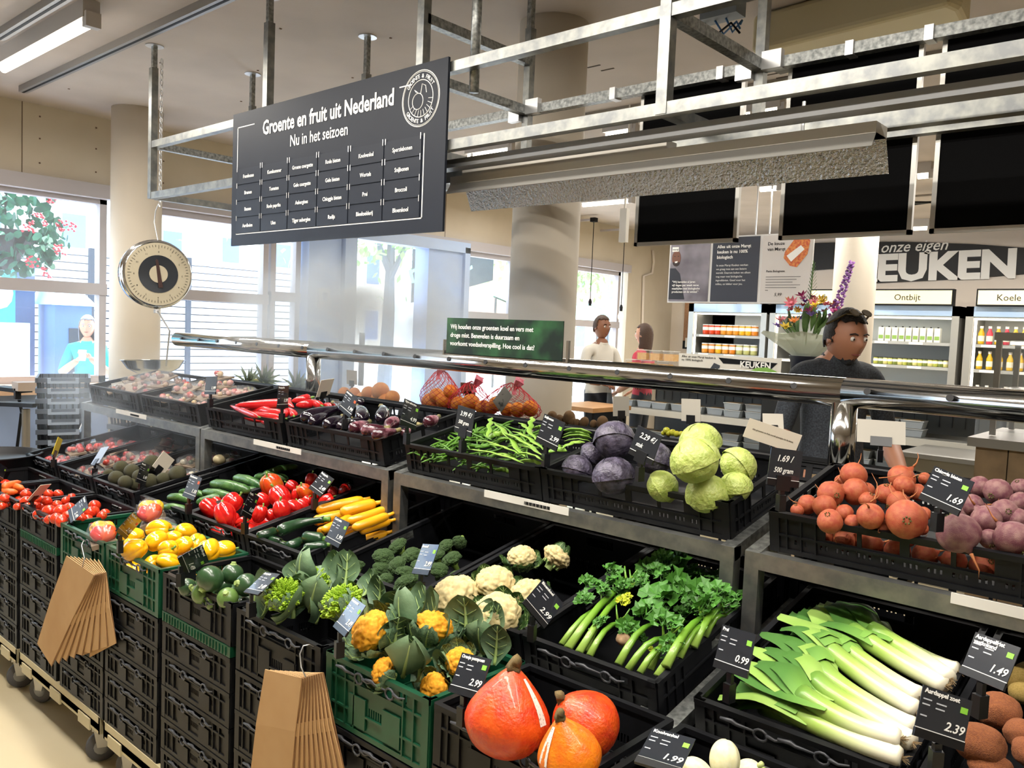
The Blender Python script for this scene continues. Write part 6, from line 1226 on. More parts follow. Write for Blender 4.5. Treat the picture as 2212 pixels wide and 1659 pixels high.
text('Pasta Bolognese', .03, BLACK, r, T(.055, -.003, h - .37) @ XZ, bold=.01)
for k in range(6): box('small_text', (.055, .055 + .36 - .04 * (k % 3) - (.25 if k == 5 else 0), -.003, 0, h - .42 - k * .027, h - .414 - k * .027), M('grey_text', '#77736e', .6), r)
text('5,99', .045, BLACK, r, T(.15, -.003, .06) @ XZ, shear=.3)
mb = MB(); mb.poly([(.30, .36), (.37, .345), (.47, .47), (.49, .6), (.47, .63), (.33, .62), (.24, .50), (.23, .44)], .002, T(0, -.003, 0)); t_ = mb.build('pasta_tray_print', M('pasta_print', '#b8421e', .5, c2='#d88a3a', scale=40), r)
mb = MB(); mb.poly([(.26, .46), (.31, .40), (.44, .52), (.40, .56)], .001, T(0, -.0045, 0)); mb.build('tray_label_print', LETTER, t_)
# open chiller counter with tubs
r = empty('chiller_counter', (-4.75, 6.8, 0)); tag(r, 'open chilled counter with two rows of food tubs behind the stand', 'counter'); L = 3.3
box('base', (0, L, .1, .9, 0, .55), DARKS, r); box('back_panel', (0, L, .85, .9, .55, 1.25), M('pegboard_grey', '#6c6f70', .6), r); box('top', (-.1, L, -.05, .95, 1.22, 1.26), STEEL, r)
for z in (.62, .90):
    sh = box('shelf', (0, L, 0, .5, z - .03, z), STEEL, r); rl = box('price_rail', (0, L, -.02, 0, z - .06, z + .0), M('cream_rail', '#d8d4c8', .5), r)
for x in (0, L - .03): box('end_glass', (x, x + .012, -.05, .85, .55, 1.22), FGL, r)
mb = MB()
for k in range(33): mb.box(k * .1, k * .1 + .006, .845, .85, .93, 1.2)
q = mb.build('grille', M('grille_dark', '#45484a', .5), r); q['kind'] = 'stuff'
TUBM = M('grey_food_tub', '#a9b0b4', .35, alpha=.9)
def tubm():
    mb = MB(); mb.poly([(-.07, 0), (.07, 0), (.082, .055), (-.082, .055)], .12, T(0, -.06, 0)); o = mb.build('food_tub', TUBM); mb = MB(); mb.box(-.086, .086, -.064, .064, .055, .061); mb.build('lid', M('tub_lid', '#c9ccca', .3), o); mb = MB(); mb.box(-.06, .06, -.05, .05, .061, .064); mb.build('contents_label', M('tan_food', '#b89a70', .6), o); return Proto(o)
pt_ = tubm()
for z, nr in ((.90, 15), (.62, 15)):
    for k in range(nr):
        for s_ in range(2 if k > 5 else 1): pt_.put(T(-4.6 + k * .19, 6.92 + .04 * (k % 2), z + .002 + s_ * .065), 'grey lidded food tub on the %s shelf of the open counter' % ('upper' if z > .8 else 'lower'), 'tub', 'food tubs %s shelf' % ('upper' if z > .8 else 'lower'))
MAC = M('orange_pasta_bits', '#d89a4a', .6, c2='#e8c07a', scale=60, bump=.6)
k = 0
for (px, py) in ((1372, 785), (1405, 786), (1440, 788), (1395, 762), (1425, 763), (1452, 765)):
    k += 1
for k, p in enumerate(((-4.556,6.9,1.277), (-4.374,6.9,1.284), (-4.187,6.9,1.291), (-4.433,6.9,1.389), (-4.286,6.9,1.397), (-4.133,6.9,1.4))):
    r = empty('pasta_box', (p[0], 6.9, 1.262 + (0 if k < 3 else .1))); tag(r, 'clear plastic box of orange pasta bits, %s' % ('bottom row, ' if k < 3 else 'top row, ') + ('nearest the column', 'middle', 'nearest the white sign board')[k % 3], 'plastic box')
    box('contents', (-.05, .05, -.05, .05, .005, .07), MAC, r); box('box_wall', (-.058, .058, -.058, .058, 0, .094), FILM, r); box('lid', (-.062, .062, -.062, .062, .094, .1), M('milky_lid', '#e6e2d8', .4, alpha=.6), r)
r = empty('counter_sign', ((-3.945,6.7,1.256)[0], 6.72, 1.262)); tag(r, 'white counter sign board with a keuken logo and a green leaf', 'sign')
w = .98; box('board', (0, w, 0, .01, 0, .19), M('white_sign', '#ddd8cc', .5), r); text('Alles uit onze Marqt keuken is', .028, BLACK, r, T(.03, -.003, .155) @ XZ); text('nu 100% biologisch', .028, BLACK, r, T(.03, -.003, .125) @ XZ)
mb = MB(); mb.poly([(.4, .17), (.95, .15), (.9, .1), (.7, .09), (.62, .12), (.45, .12)], .002, T(0, -.003, 0)); mb.build('black_shape', BLACK, r); text('KEUKEN', .075, LETTER, r, T(.61, -.006, .098) @ XZ, bold=.03)
mb = MB(); mb.poly([(.68, .05), (.76, .10), (.86, .11), (.95, .08), (.88, .02), (.76, .01)], .002, T(0, -.007, 0)); mb.build('green_leaf_print', M('leaf_print', '#7fae4a', .5), r)
mb = MB(); mb.poly([(.3, .03), (.36, .12), (.42, .10), (.4, .02)], .002, T(0, -.003, 0)); mb.build('dark_tray_print', DARKS, r)
# bouquet in a dark bucket
r = empty('flower_bucket', (-2.304,5.6,1.34)); tag(r, 'dark blue bucket holding the wrapped bouquet', 'bucket'); bz = r.location.z
mb = MB(); mb.lathe([(.075, 0), (.10, .16), (.105, .165), (.095, .16)], 24); mb.build('shell', M('navy_bucket', '#20283c', .35), r, True)
box('pedestal', (-.2, .2, -.2, .2, -bz, 0), DARKS, r)
bq = empty('bouquet', (r.location.x, r.location.y, bz + .14)); tag(bq, 'mixed bouquet with a purple delphinium spike wrapped in pale film', 'bouquet')
mb = MB(); n = 14; gr = []
for i in range(7):
    for q in range(n + 1): a = q * 2 * pi / n; rr_ = .05 + .045 * i + .02 * sin(q * 2.3) * i / 6; gr.append((rr_ * cos(a), rr_ * sin(a) * .8, .03 * i + .012 * sin(q * 3.1) * i / 3))
mb.add(gr, [(i * (n + 1) + q, i * (n + 1) + q + 1, (i + 1) * (n + 1) + q + 1, (i + 1) * (n + 1) + q) for i in range(6) for q in range(n)]); mb.build('wrapping_film', M('pale_wrap', '#c9d2c0', .3, alpha=.75), bq)
random.seed(21); FL = (('#b0407a', 8), ('#d86a7a', 8), ('#d8b820', 8), ('#8a1e3c', 5), ('#e08a3c', 4), ('#6a4aa0', 5)); LV = M('bouquet_leaf', '#3c5a2c', .5, c2='#5a7a3a', scale=20)
for c, n_ in FL:
    me = None
    for k in range(n_):
        if me is None:
            mb = MB()
            for q in range(8):
                a = q * .785; mb.add([(0, 0, 0), (.02 * cos(a - .35), .02 * sin(a - .35), .012), (.032 * cos(a), .032 * sin(a), .02), (.02 * cos(a + .35), .02 * sin(a + .35), .012)], ((0, 1, 2, 3),))
            mb.lathe([(.008, 0), (.007, .014)], 6); me = mb.mesh('blossom', M('petal_' + c.strip('#'), c, .5))
        a = U(0, 6.28); rr_ = U(.02, .23); l = O('blossom', me, bq); l.matrix_basis = T(rr_ * cos(a), rr_ * sin(a) * .7, U(.2, .36) + .1 * (1 - rr_ / .23)) @ RX(U(-.6, 1.0)) @ RY(U(-.6, .6)) @ SC(U(.9, 1.7))
for k in range(26):
    me = leaf_mesh('leaf', U(.12, .2), .04, LV, LV, .8, .1, k, .2, 6, 2) if k < 5 else me_l[k % 5]
    if k == 0: me_l = []
    if k < 5: me_l.append(me)
    a = U(0, 6.28); l = O('leaf', me, bq); l.matrix_basis = T(.08 * cos(a), .06 * sin(a), .14 + U(0, .08)) @ RZ(a - 1.57) @ RX(U(.3, 1.2))
mb = MB()
for k in range(60): t = k / 60; a = k * 2.4; rr_ = .035 * (1 - t * .7); c = Vector((.16 + .12 * t, 0, .22 + .45 * t)); mb.lathe([(.002, -.012), (.014, 0), (.004, .012)], 6, T(c.x + rr_ * cos(a), rr_ * sin(a), c.z) @ RX(a))
mb.build('delphinium_spike', M('purple_florets', '#8a5aa8', .5, c2='#b07ac0', scale=40), bq)
mb = MB()
for k in range(30): t = k / 30; a = (k % 2) * pi + .3; c = Vector((.02, 0, .3 + .35 * t)); mb.bar(c, c + Vector((.05 * cos(a) * (1.1 - t), .01, .04)), .006, .002)
mb.tube([(0, 0, .1), (.02, 0, .66)], .004, 5); mb.build('feathery_frond', LV, bq)
# wooden counters
def planks(r, x0, x1, y, z0, z1, n, mat):
    w = (x1 - x0) / n
    for k in range(n): box('plank', (x0 + k * w + .003, x0 + (k + 1) * w - .003, y - .004 * (k % 2), y + .02, z0, z1), mat, r)
WD = M('grey_brown_plank', '#8a7456', .6, c2='#6e5a42', scale=7, bump=.2)
r = empty('wood_counter', (-1.0, 4.6, 0)); tag(r, 'counter clad with grey brown planks under a steel top at the right edge', 'counter'); box('carcass', (.0, 1.6, .02, .7, 0, 1.12), DARKS, r); planks(r, 0, 1.6, 0, 0, 1.12, 11, WD); box('top', (-.03, 1.62, -.03, .74, 1.12, 1.165), M('grey_worktop', '#8b8983', .4), r)
r = empty('glass_display', (-.96, 4.75, 1.17)); tag(r, 'steel framed glass display box on the plank counter at the right edge', 'display case'); 
for x in (0, 1.3):
    for y in (0, .45): mb = MB(); mb.bar((x, y, 0), (x, y, .5), .025); mb.build('upright', STEEL, r)
box('top', (-.02, 1.32, -.02, .47, .48, .52), STEEL, r); box('shelf', (0, 1.3, 0, .45, .22, .235), STEEL, r); box('pane', (0, 1.3, -.004, .0, .02, .48), FGL, r); mb = MB(); mb.box(.05, 1.28, -.01, .02, .46, .475); mb.build('light_strip', WLIT, r)
r = empty('small_table', (-4.544,6.2,0.913)); r.location.z = 0; tag(r, 'small oak topped table beside the round column', 'table'); box('top', (-.25, .25, -.3, .3, .9, .94), M('oak_top', '#b98a58', .5, c2='#a87a4a', scale=5), r)
for x in (-.22, .19):
    for y in (-.27, .24): box('leg', (x, x + .03, y, y + .03, 0, .9), BLACK, r)
box('side_panel', (-.2, .2, .2, .22, .3, .9), BLACK, r)
r = empty('wire_display', (-1.75, 6.0, 0)); tag(r, 'low grey cabinet with a wire basket under the back of the wide notice', 'cabinet'); box('cabinet_body', (0, 1.2, 0, .6, 0, .85), M('greige_panel', '#9a9484', .6), r); box('worktop', (-.02, 1.22, -.02, .62, .85, .88), M('grey_worktop', '#8b8983', .4), r)
# ceiling equipment at the right
r = empty('ceiling_unit', (-1.542,4.449,3.1)); tag(r, 'long beige air unit with rounded end under the ceiling at the upper right', 'air unit'); c0 = Vector(r.location)
P = [Vector(p) - c0 for p in ((-2.089,4.114,3.1), (-1.107,4.009,3.1), (-1.079,4.106,3.1), (-1.099,4.331,3.1), (-2.093,4.587,3.1))]
mb = MB(); n = len(P); mb.add([(p.x, p.y, 0) for p in P] + [(p.x, p.y, .2) for p in P], [tuple(range(n - 1, -1, -1)), tuple(range(n, 2 * n))] + [(i, (i + 1) % n, (i + 1) % n + n, i + n) for i in range(n)]); o = mb.build('unit_body', M('aged_beige_metal', '#c9bd98', .5), r)
md = o.modifiers.new('bevel', 'BEVEL'); md.width = .03; md.segments = 3
mb = MB(); mb.bar(P[0] * .3 + P[4] * .7 + Vector((0, 0, -.005)), P[1] * .25 + P[4] * .5 + P[3] * .25 + Vector((0, 0, -.005)), .08, .02); mb.build('air_slot', M('dark_slot', '#4a483e', .6), r)
for k in range(4):
    box('trim_%d' % (4 + k), (-4 + k * .2, 1, 5.2 + k * 1.6, 5.23 + k * 1.6, ZC - .02, ZC), M('ceiling_joint', '#8d8478', .8))['kind'] = 'structure'
mb = MB()
for k in range(26): x = U(-3.5, -.5); y = U(4.2, 7.5); mb.box(x, x + .05 * (k % 3 + 1), y, y + .012, ZC - .003, ZC)
tag(mb.build('ceiling_marks', M('dark_mark', '#4a4238', .9)), 'dark drill holes and scratches in the concrete ceiling', 'marks', kind='stuff')
mb = MB()
for k in range(4): mb.tube([(-3.6 - .1 * k, 9.5, ZC - .1 - .03 * k), (-3.0, 9.7 - .1 * k, ZC - .16), (-2.4, 9.9, ZC - .08 - .02 * k), (-1.6, 9.6, ZC - .1)], .012, 5)
tag(mb.build('ceiling_cables', BLACK, smooth=True), 'black cables looping under the ceiling over the kitchen', 'cables', kind='stuff')
r = empty('junction_box', (-2.111,3.838,3.2)); tag(r, 'small junction box with loose blue wires on the ceiling above the frame', 'junction box'); box('box_body', (-.1, .1, -.05, .05, 0, .1), M('grey_plastic', '#77808a', .5), r)
for k in range(3): mb = MB(); mb.tube([(-.1 + .06 * k, 0, 0), (-.05 + .05 * k, .02, -.07), (.05 + .03 * k, 0, -.03), (.1, 0, -.09 + .02 * k)], .006, 5); mb.build('wire', M('blue_wire', '#3c6a9a', .4) if k else BLACK, r, True)
# ---------------- people ----------------
def person(name, loc, yaw, height, shirt, trousers, skin, hair, lab, arms, hairlen=0, shirt_mat=None, sleeves=.55, female=0, hd=(0, 0), ht=0):
    """arms: two lists of (elbow, wrist) offsets in body space; body faces local -y"""
    k = height / 1.75
    J = [(0, 0, .98), (0, .01, 1.12), (0, .015, 1.28), (0, .01, 1.42), (0, -.005, 1.50), (0, -.01, 1.56)]
    Rr = [(.155, .11), (.14 - .02 * female, .10), (.165 - .015 * female, .115), (.13, .085), (.055, .055), (.052, .055)]
    E = [(0, 1), (1, 2), (2, 3), (3, 4), (4, 5)]
    def add(p, r, par): J.append(p); Rr.append(r); E.append((par, len(J) - 1)); return len(J) - 1
    for s_, (el, wr) in zip((-1, 1), arms):
        sh = add((s_ * (.175 - .02 * female), .01, 1.42), (.062, .062), 3); e = add(el, (.045, .045), sh); f = add(tuple((Vector(el) * .55 + Vector(wr) * .45)), (.042, .042), e); w_ = add(wr, (.028, .03), f)
    for s_ in (-1, 1):
        h_ = add((s_ * .09, 0, .9), (.095, .095), 0); kn = add((s_ * .1, -.02, .5), (.06, .06), h_); an = add((s_ * .1, .02, .09), (.04, .042), kn); add((s_ * .11, -.14, .04), (.04, .03), an)
    me = bpy.data.meshes.new(name); me.from_pydata([tuple(Vector(j) * k) for j in J], E, []); o = bpy.data.objects.new(name, me); COL.objects.link(o)
    sk = o.modifiers.new('skin', 'SKIN'); 
    if not me.skin_vertices: me.skin_vertices.new() if hasattr(me.skin_vertices, 'new') else None
    bpy.context.view_layer.objects.active = o
    if not me.skin_vertices:
        bm = bmesh.new(); bm.from_mesh(me); bm.verts.layers.skin.verify(); bm.to_mesh(me); bm.free()
    for i, sv in enumerate(me.skin_vertices[0].data): sv.radius = tuple(c * k for c in Rr[i]); sv.use_root = (i == 0)
    ss = o.modifiers.new('smooth', 'SUBSURF'); ss.levels = 2; ss.render_levels = 2
    dg = bpy.context.evaluated_depsgraph_get(); body = bpy.data.meshes.new_from_object(o.evaluated_get(dg)); bpy.data.objects.remove(o)
    bm = bmesh.new(); bm.from_mesh(body)
    HM = T(0, hd[0], 1.655 + hd[1]) @ RZ(ht) @ RX(hd[0] * -3)
    # head: skull, jaw, nose, brow, ears in one closed surface set into the neck
    b2 = bmesh.new(); bmesh.ops.create_icosphere(b2, subdivisions=4, radius=1)
    for v in b2.verts:
        x, y, z = v.co; jaw = max(0, -z)
        nx = x * .078 * (1 - .32 * jaw ** 1.3); ny = y * .098 * (1 - .12 * jaw); nz = z * .122
        if y < 0: ny += .012 * math.exp(-((z - .25) / .16) ** 2) * max(0, 1 - abs(x) * 3.2 + .9) * .3 - .026 * math.exp(-(x / .13) ** 2) * math.exp(-((z + .12) / .17) ** 2) + .010 * math.exp(-((abs(x) - .36) / .16) ** 2) * math.exp(-((z - .08) / .12) ** 2) - .008 * math.exp(-(x / .3) ** 2) * math.exp(-((z + .82) / .2) ** 2) - .006 * math.exp(-(x / .28) ** 2) * math.exp(-((z + .46) / .06) ** 2)
        v.co = HM @ Vector((nx, ny, nz)) * k
    tmp = bpy.data.meshes.new('t'); b2.to_mesh(tmp); b2.free(); bm.from_mesh(tmp)
    # hands with five fingers
    for (el, wr) in arms:
        el, wr = Vector(el), Vector(wr); d = (wr - el).normalized(); sd = d.cross(Vector((0, 0, 1))); sd = sd.normalized() if sd.length > .1 else Vector((0, 1, 0)); up = sd.cross(d)
        hb = MB(); hb.tube([(wr - d * .01) * k, (wr + d * .03) * k, (wr + d * .085) * k], [.026 * k, .038 * k, .036 * k], 10, flat=.45, up=tuple(up))
        for q, L_ in enumerate((.062, .072, .067, .052)):
            b = wr + d * .08 + sd * (-.028 + .0185 * q); hb.tube([b * k, (b + d * L_ * .5) * k, (b + d * L_ * .85 - up * .015) * k, (b + d * L_ * .95 - up * .032) * k], [.0098 * k, .009 * k, .008 * k, .006 * k], 7)
        b = wr + d * .025 - sd * .03; hb.tube([b * k, (b - sd * .025 + d * .025) * k, (b - sd * .03 + d * .055) * k], [.013 * k, .011 * k, .008 * k], 7)
        tm = hb.mesh('h', skin); bm.from_mesh(tm)
    bm.to_mesh(body); bm.free(); body.name = name
    body.materials.clear()
    for m_ in (skin, shirt, trousers, M('dark_shoe_leather', '#221e1c', .5)): body.materials.append(m_)
    AR = [(Vector((s_ * (.175 - .02 * female), .01, 1.42)) * k, Vector(el) * k, Vector(wr) * k) for s_, (el, wr) in zip((-1, 1), arms)]
    def dseg(p, a, b): t = max(0, min(1, (p - a).dot(b - a) / (b - a).length_squared)); return (p - a - (b - a) * t).length, t
    for p in body.polygons:
        c = p.center; z = c.z / k; mi = 0; p.use_smooth = True
        if z < .1: mi = 3
        elif z < 1.0: mi = 2
        elif z < 1.49: mi = 1
        for (a, b, w_) in AR:
            d1, t1 = dseg(c, a, b); d2, t2 = dseg(c, b, w_)
            if min(d1, d2) < .075 * k and (abs(c.x) > .2 * k or min(d1, d2) < .05 * k):
                if (c - w_).length < .13 * k and d2 < .12: mi = 0
                elif d2 < d1 - .002: mi = 0 if sleeves < 1 or t2 > .93 else 1
                else: mi = 1 if t1 < sleeves * 1.6 else 0
        for (a, b, w_) in AR:
            if (c - (w_ + (w_ - b).normalized() * .07 * k)).length < .1 * k: mi = 0
        if z > 1.5: mi = 0
        p.material_index = mi
    o = O(name, body); o.matrix_basis = T(*loc) @ RZ(yaw)
    tag(o, lab, 'person')
    # hair shell
    hm = blob('hair', 4, lambda v: v, hair)
    bmh = bmesh.new(); bmh.from_mesh(hm)
    kill = [v for v in bmh.verts if (v.co.y < -.25 and v.co.z < .52) or (v.co.z < (-.25 if not hairlen else -.9) and v.co.y < .3) or (v.co.z < -.45 and not hairlen)]
    bmesh.ops.delete(bmh, geom=kill, context='VERTS')
    for v in bmh.verts:
        x, y, z = v.co; dn = hairlen * max(0, -z) 
        v.co = HM @ Vector((x * .086 * (1 + .25 * (dn > 0) * dn * 4), y * .107 + .002, z * .131 + .003 - dn)) * k + Vector((N(v.co, 9), N(v.co, 9, 3), N(v.co, 9, 6))) * .004
    bmh.to_mesh(hm); bmh.free(); h = O('hair', hm, o); md = h.modifiers.new('thickness', 'SOLIDIFY'); md.thickness = .006
    # face details
    mb = MB()
    for s_ in (-1, 1): mb.lathe([(.001, -.011), (.008, -.008), (.0115, 0), (.008, .008), (.001, .011)], 10, T(s_ * .031 * k, -.083 * k, (1.664 - 1.655) * k) @ RX(pi / 2))
    e_ = mb.build('eyes', M('eye_white', '#e8e2da', .2), o, True); mb = MB()
    for s_ in (-1, 1): mb.lathe([(.0055, 0), (.004, .002)], 8, T(s_ * .031 * k, -.0925 * k, (1.664 - 1.655) * k) @ RX(pi / 2))
    mb.build('irises', M('dark_iris', '#2a1a12', .2), e_)
    mb = MB()
    for s_ in (-1, 1): mb.tube([(s_ * .014 * k, -.0925 * k, (1.683 - 1.655) * k), (s_ * .03 * k, -.0925 * k, (1.689 - 1.655) * k), (s_ * .048 * k, -.082 * k, (1.683 - 1.655) * k)], .003, 5)
    mb.build('eyebrows', hair, o)
    mb = MB(); mb.tube([(-.022 * k, -.082 * k, (1.598 - 1.655) * k), (0, -.09 * k, (1.596 - 1.655) * k), (.022 * k, -.082 * k, (1.598 - 1.655) * k)], [.002, .0055, .002], 6); mb.build('mouth', M('lip_tone', '#8a4a40', .5), o, True)
    mb = MB()
    for s_ in (-1, 1): mb.lathe([(.002, -.004), (.02, -.002), (.024, .004), (.01, .006)], 10, T(s_ * .078 * k, .0, 0) @ RY(s_ * 1.35) @ Matrix.Diagonal((1.3, .8, 1, 1)))
    ear_ = mb.build('ears', skin, o, True)
    HK = SC(k) @ HM @ SC(1 / k)
    for q_ in o.children:
        if q_.name.split('.')[0] in ('eyes', 'eyebrows', 'mouth', 'ears'): q_.matrix_basis = HK
    mb = MB(); mb.tube([(.062 * k * cos(a), (.0 + .062 * sin(a)) * k, (1.497 + .012 * sin(a)) * k) for a in [i * pi / 8 for i in range(17)]], .011, 6); mb.build('collar', shirt, o, True)
    HMS[o.name] = HK
    return o
HMS = {}
SK1 = M('tan_skin', '#b07a5e', .5, sss=.08); SK2 = M('light_skin', '#c99478', .5, sss=.08); SK3 = M('brown_skin', '#8a5a40', .5); DH = M('dark_hair', '#1d1714', .6, bump=.8, bscale=160); BH = M('brown_hair', '#4a3426', .6, bump=.8, bscale=160)
GT = M('charcoal_speckled_cloth', '#23272e', .8, c2='#3c424a', scale=140, bump=.15)
p1 = person('person', (-1.40, 3.78, 0), rad(50), 1.80, GT, M('beige_shorts', '#b09a78', .8), SK1, DH, 'person in a dark speckled short sleeved shirt with sunglasses on the head', (((-.27, -.02, 1.12), (-.22, -.22, .98)), ((.27, 0, 1.12), (.2, -.22, 1.0))), sleeves=.5, hd=(-.05, -.075), ht=rad(8))
mb = MB(); mb.tube([(-.09, .03, .055), (-.06, -.055, .115), (0, -.075, .118), (.06, -.055, .115), (.09, .03, .055)], .005, 6)
for s_ in (-1, 1): mb.lathe([(.024, 0), (.022, .004)], 12, T(s_ * .032, -.068, .122) @ RX(.55))
mb.build('sunglasses', M('tortoise_glasses', '#4a3a16', .15, coat=1), p1).matrix_basis = HMS[p1.name]
mb = MB()
for k in range(4): mb.lathe([(.005, 0), (.005, .003)], 8, T(0, -.118 + .004 * k, 1.44 - .045 * k) @ RX(pi / 2))
mb.build('shirt_buttons', M('pale_button', '#c8c0b0', .4), p1)
person('person', (-5.03, 7.0, 0), rad(75), 1.76, M('white_shirt_cloth', '#d8d2c6', .8), M('dark_trousers', '#1d1f26', .8), SK3, BH, 'person in a white shirt standing at the far window', (((-.26, -.05, 1.13), (-.2, -.28, 1.1)), ((.26, -.05, 1.13), (.2, -.28, 1.1))), sleeves=1)
person('person', (-5.0, 7.75, 0), rad(-80), 1.70, M('red_dress_cloth', '#c2384a', .8), M('dark_trousers', '#1d1f26', .8), SK2, BH, 'person with long brown hair in a red top at the far window', (((-.24, -.02, 1.13), (-.22, -.2, 1.0)), ((.24, -.02, 1.13), (.22, -.2, 1.0))), hairlen=.22, female=1, sleeves=.3)
p4 = person('person', (-9.35, 3.6, -.18), rad(62), 1.72, M('teal_tunic_cloth', '#18a0a8', .7, c2='#2ab4b4', scale=12), M('pale_blue_trousers', '#7a98c0', .8), SK2, M('grey_headscarf', '#8f97a6', .8), 'person outside the left window in a teal tunic and grey headscarf holding a cup', (((-.24, -.1, 1.15), (-.06, -.26, 1.30)), ((.24, -.1, 1.15), (.06, -.27, 1.33))), hairlen=.18, female=1, sleeves=.8)
mb = MB(); mb.lathe([(.03, 0), (.04, .11)], 12, T(0, -.36, 1.28)); tag(O('paper_cup', mb.mesh('paper_cup', M('cream_cup', '#dcd8b0', .5)), None), 'cream cup in the hands of the person outside', 'cup').matrix_basis = T(-9.35, 3.6, -.18) @ RZ(rad(62))
# ---------------- outside ----------------
PAVE = M('pale_paving', '#cfd2d6', .8, c2='#b9bec6', scale=.8)
o = box('pavement', (-60, XW - .3, -30, 60, -.3, -.18), PAVE); struct(o)
WH2 = M('white_render', '#e4e6ea', .8); BLU = M('blue_grey_metal', '#5f82b8', .6)  # white render, and the even blue of the ticket machine
r = empty('slatted_terrace_screen', (-11.2, 3.0, -.18)); tag(r, 'white slatted screen across the terrace outside', 'screen')
for k in range(24):
    box('slat', (0, .03, 0, 5.2, .25 + k * .098, .334 + k * .098), WH2, r)
for y in (0, 1.3, 2.6, 3.9, 5.14): box('upright', (.04, .09, y, y + .06, 0, 2.6), M('dark_gap', '#39414e', .7), r)
box('backing', (-.3, -.26, 0, 5.2, .2, 2.6), M('dark_gap', '#39414e', .7), r)
# flower basket outside
r = empty('geranium_basket', (-8.9, 2.68, 2.32)); tag(r, 'hanging basket of red geraniums outside the top of the left window', 'flower basket')
GL = M('geranium_leaf', '#1c5a4a', .6, c2='#2f7a5a', scale=12); RG = M('red_geranium', '#c8203a', .6)
mb = MB(); mb.lathe([(.05, -.35), (.3, 0), (.31, .02)], 16); mb.build('basket_shell', DARKS, r); random.seed(4)
lm = MB(); lm.add([(.05 * cos(a), .05 * sin(a), .01 * sin(3 * a)) for a in [i * pi / 4 for i in range(8)]], (tuple(range(8)),)); lme = lm.mesh('leaf', GL)
mb = MB()
for k in range(900):
    d = Vector((U(-1, 1), U(-1, 1), U(-1, 1)));
    if d.length > 1 or d.length < .2: continue
    d = d.normalized() * U(.55, 1); c = Vector((d.x * .5, d.y * .55, d.z * .48 + .02)); q = Euler((U(0, 6), U(0, 6), 0)).to_matrix(); s_ = U(.6, 1.2)
    mb.add([c + q @ Vector((.05 * s_ * cos(a), .05 * s_ * sin(a), .012 * sin(3 * a))) for a in [i * pi / 3 for i in range(6)]], (tuple(range(6)),))
q = mb.build('foliage', GL, r); q['kind'] = 'stuff'
for k in range(16):
    d = Vector((U(-1, 1), U(-1, 1), U(-.8, 1))).normalized(); mb = MB()
    for j in range(14): v = Vector((U(-1, 1), U(-1, 1), U(-1, 1))) * .05; mb.lathe([(.002, -.012), (.016, 0), (.002, .012)], 5, T(d.x * .52 + v.x, d.y * .56 + v.y, d.z * .5 + v.z))
    mb.build('flower_head', RG, r)
mb = MB(); mb.tube([(0, 0, .0), (0, 0, 1.2)], .01, 5); mb.build('hanger', DARKS, r)
r = empty('kiosk_machine', (-10.2, 3.4, -.18)); tag(r, 'blue grey ticket machine with a sloped lid outside the left window', 'machine')
box('cabinet_body', (0, .5, 0, .38, 0, 1.85), BLU, r); mb = MB(); mb.add([(-.05, -.05, 1.85), (.55, -.05, 1.85), (.55, .43, 1.85), (-.05, .43, 1.85), (-.05, .0, 2.02), (.2, .0, 2.02), (.2, .38, 2.02), (-.05, .38, 2.02)], ((0, 3, 2, 1), (4, 5, 6, 7), (0, 1, 5, 4), (1, 2, 6, 5), (2, 3, 7, 6), (3, 0, 4, 7))); mb.build('sloped_lid', M('pale_cyan_metal', '#a9dce6', .4), r)
box('dark_niche', (.49, .51, .14, .35, .6, 1.6), M('dark_niche', '#2f3748', .6), r)
for z in (.8, 1.0, 1.25): box('dispenser', (.5, .56, .18, .31, z, z + .12), M('pale_lilac_box', '#a8b0d0', .5), r)
r = empty('advert_panel', (-9.9, 2.6, -.18)); tag(r, 'cyan poster panel above a big pale board at the left edge outside', 'panel'); box('pale_board', (0, .06, -.9, .6, 0, 1.64), M('pale_board', '#cfe8f0', .5), r); box('poster_face', (0, .05, -.6, .46, 1.64, 2.3), M('cyan_poster', '#38b4c4', .5), r)
mb = MB(); mb.poly([(.12 + .12 * cos(a), 2.0 + .17 * sin(a)) for a in [i * pi / 6 for i in range(12)]], .002, T(.055, .2, -.05) @ RZ(pi / 2)); mb.build('face_print', M('pale_face_print', '#c8c8d0', .6), r); box('dark_box', (-.3, -.1, .46, .7, .9, 2.3), M('dusk_blue', '#4a5f88', .6), r)
def building(x, y0, y1, h, mat, lab, nx, nz, wm):
    r = empty('building', (x, y0, -.3)); tag(r, lab, 'building'); L = y1 - y0
    box('facade', (-2, 0, 0, L, 0, h), mat, r)
    for i in range(nx):
        for j in range(nz):
            yy = L * (i + .5) / nx; zz = 1 + j * 3
            f = box('window', (0, .06, yy - .5, yy + .5, zz, zz + 1.7), WH2, r); box('pane', (.06, .08, yy - .42, yy + .42, zz + .08, zz + 1.62), wm, f)
    box('cornice', (-2, .3, -.1, L + .1, h, h + .25), WH2, r)
WG = M('blue_window_glass', '#5f82b8', .2)  # one even blue for all the building panes
building(-34, -12, 14, 12, M('white_facade', '#dfe3e8', .8), 'pale town building with tall windows across the square', 9, 4, WG)
building(-36, 16, 30, 11, M('cream_facade', '#e4ddd0', .8), 'cream town building beyond the trees', 5, 3, WG)
building(-30, 32, 50, 9, M('warm_brick', '#c09a84', .8), 'warm brick building far to the right outside', 6, 3, WG)
r = empty('market_canopy', (-15, 18.5, -.18)); tag(r, 'green and white market canopy outside the far window', 'canopy')
mb = MB()
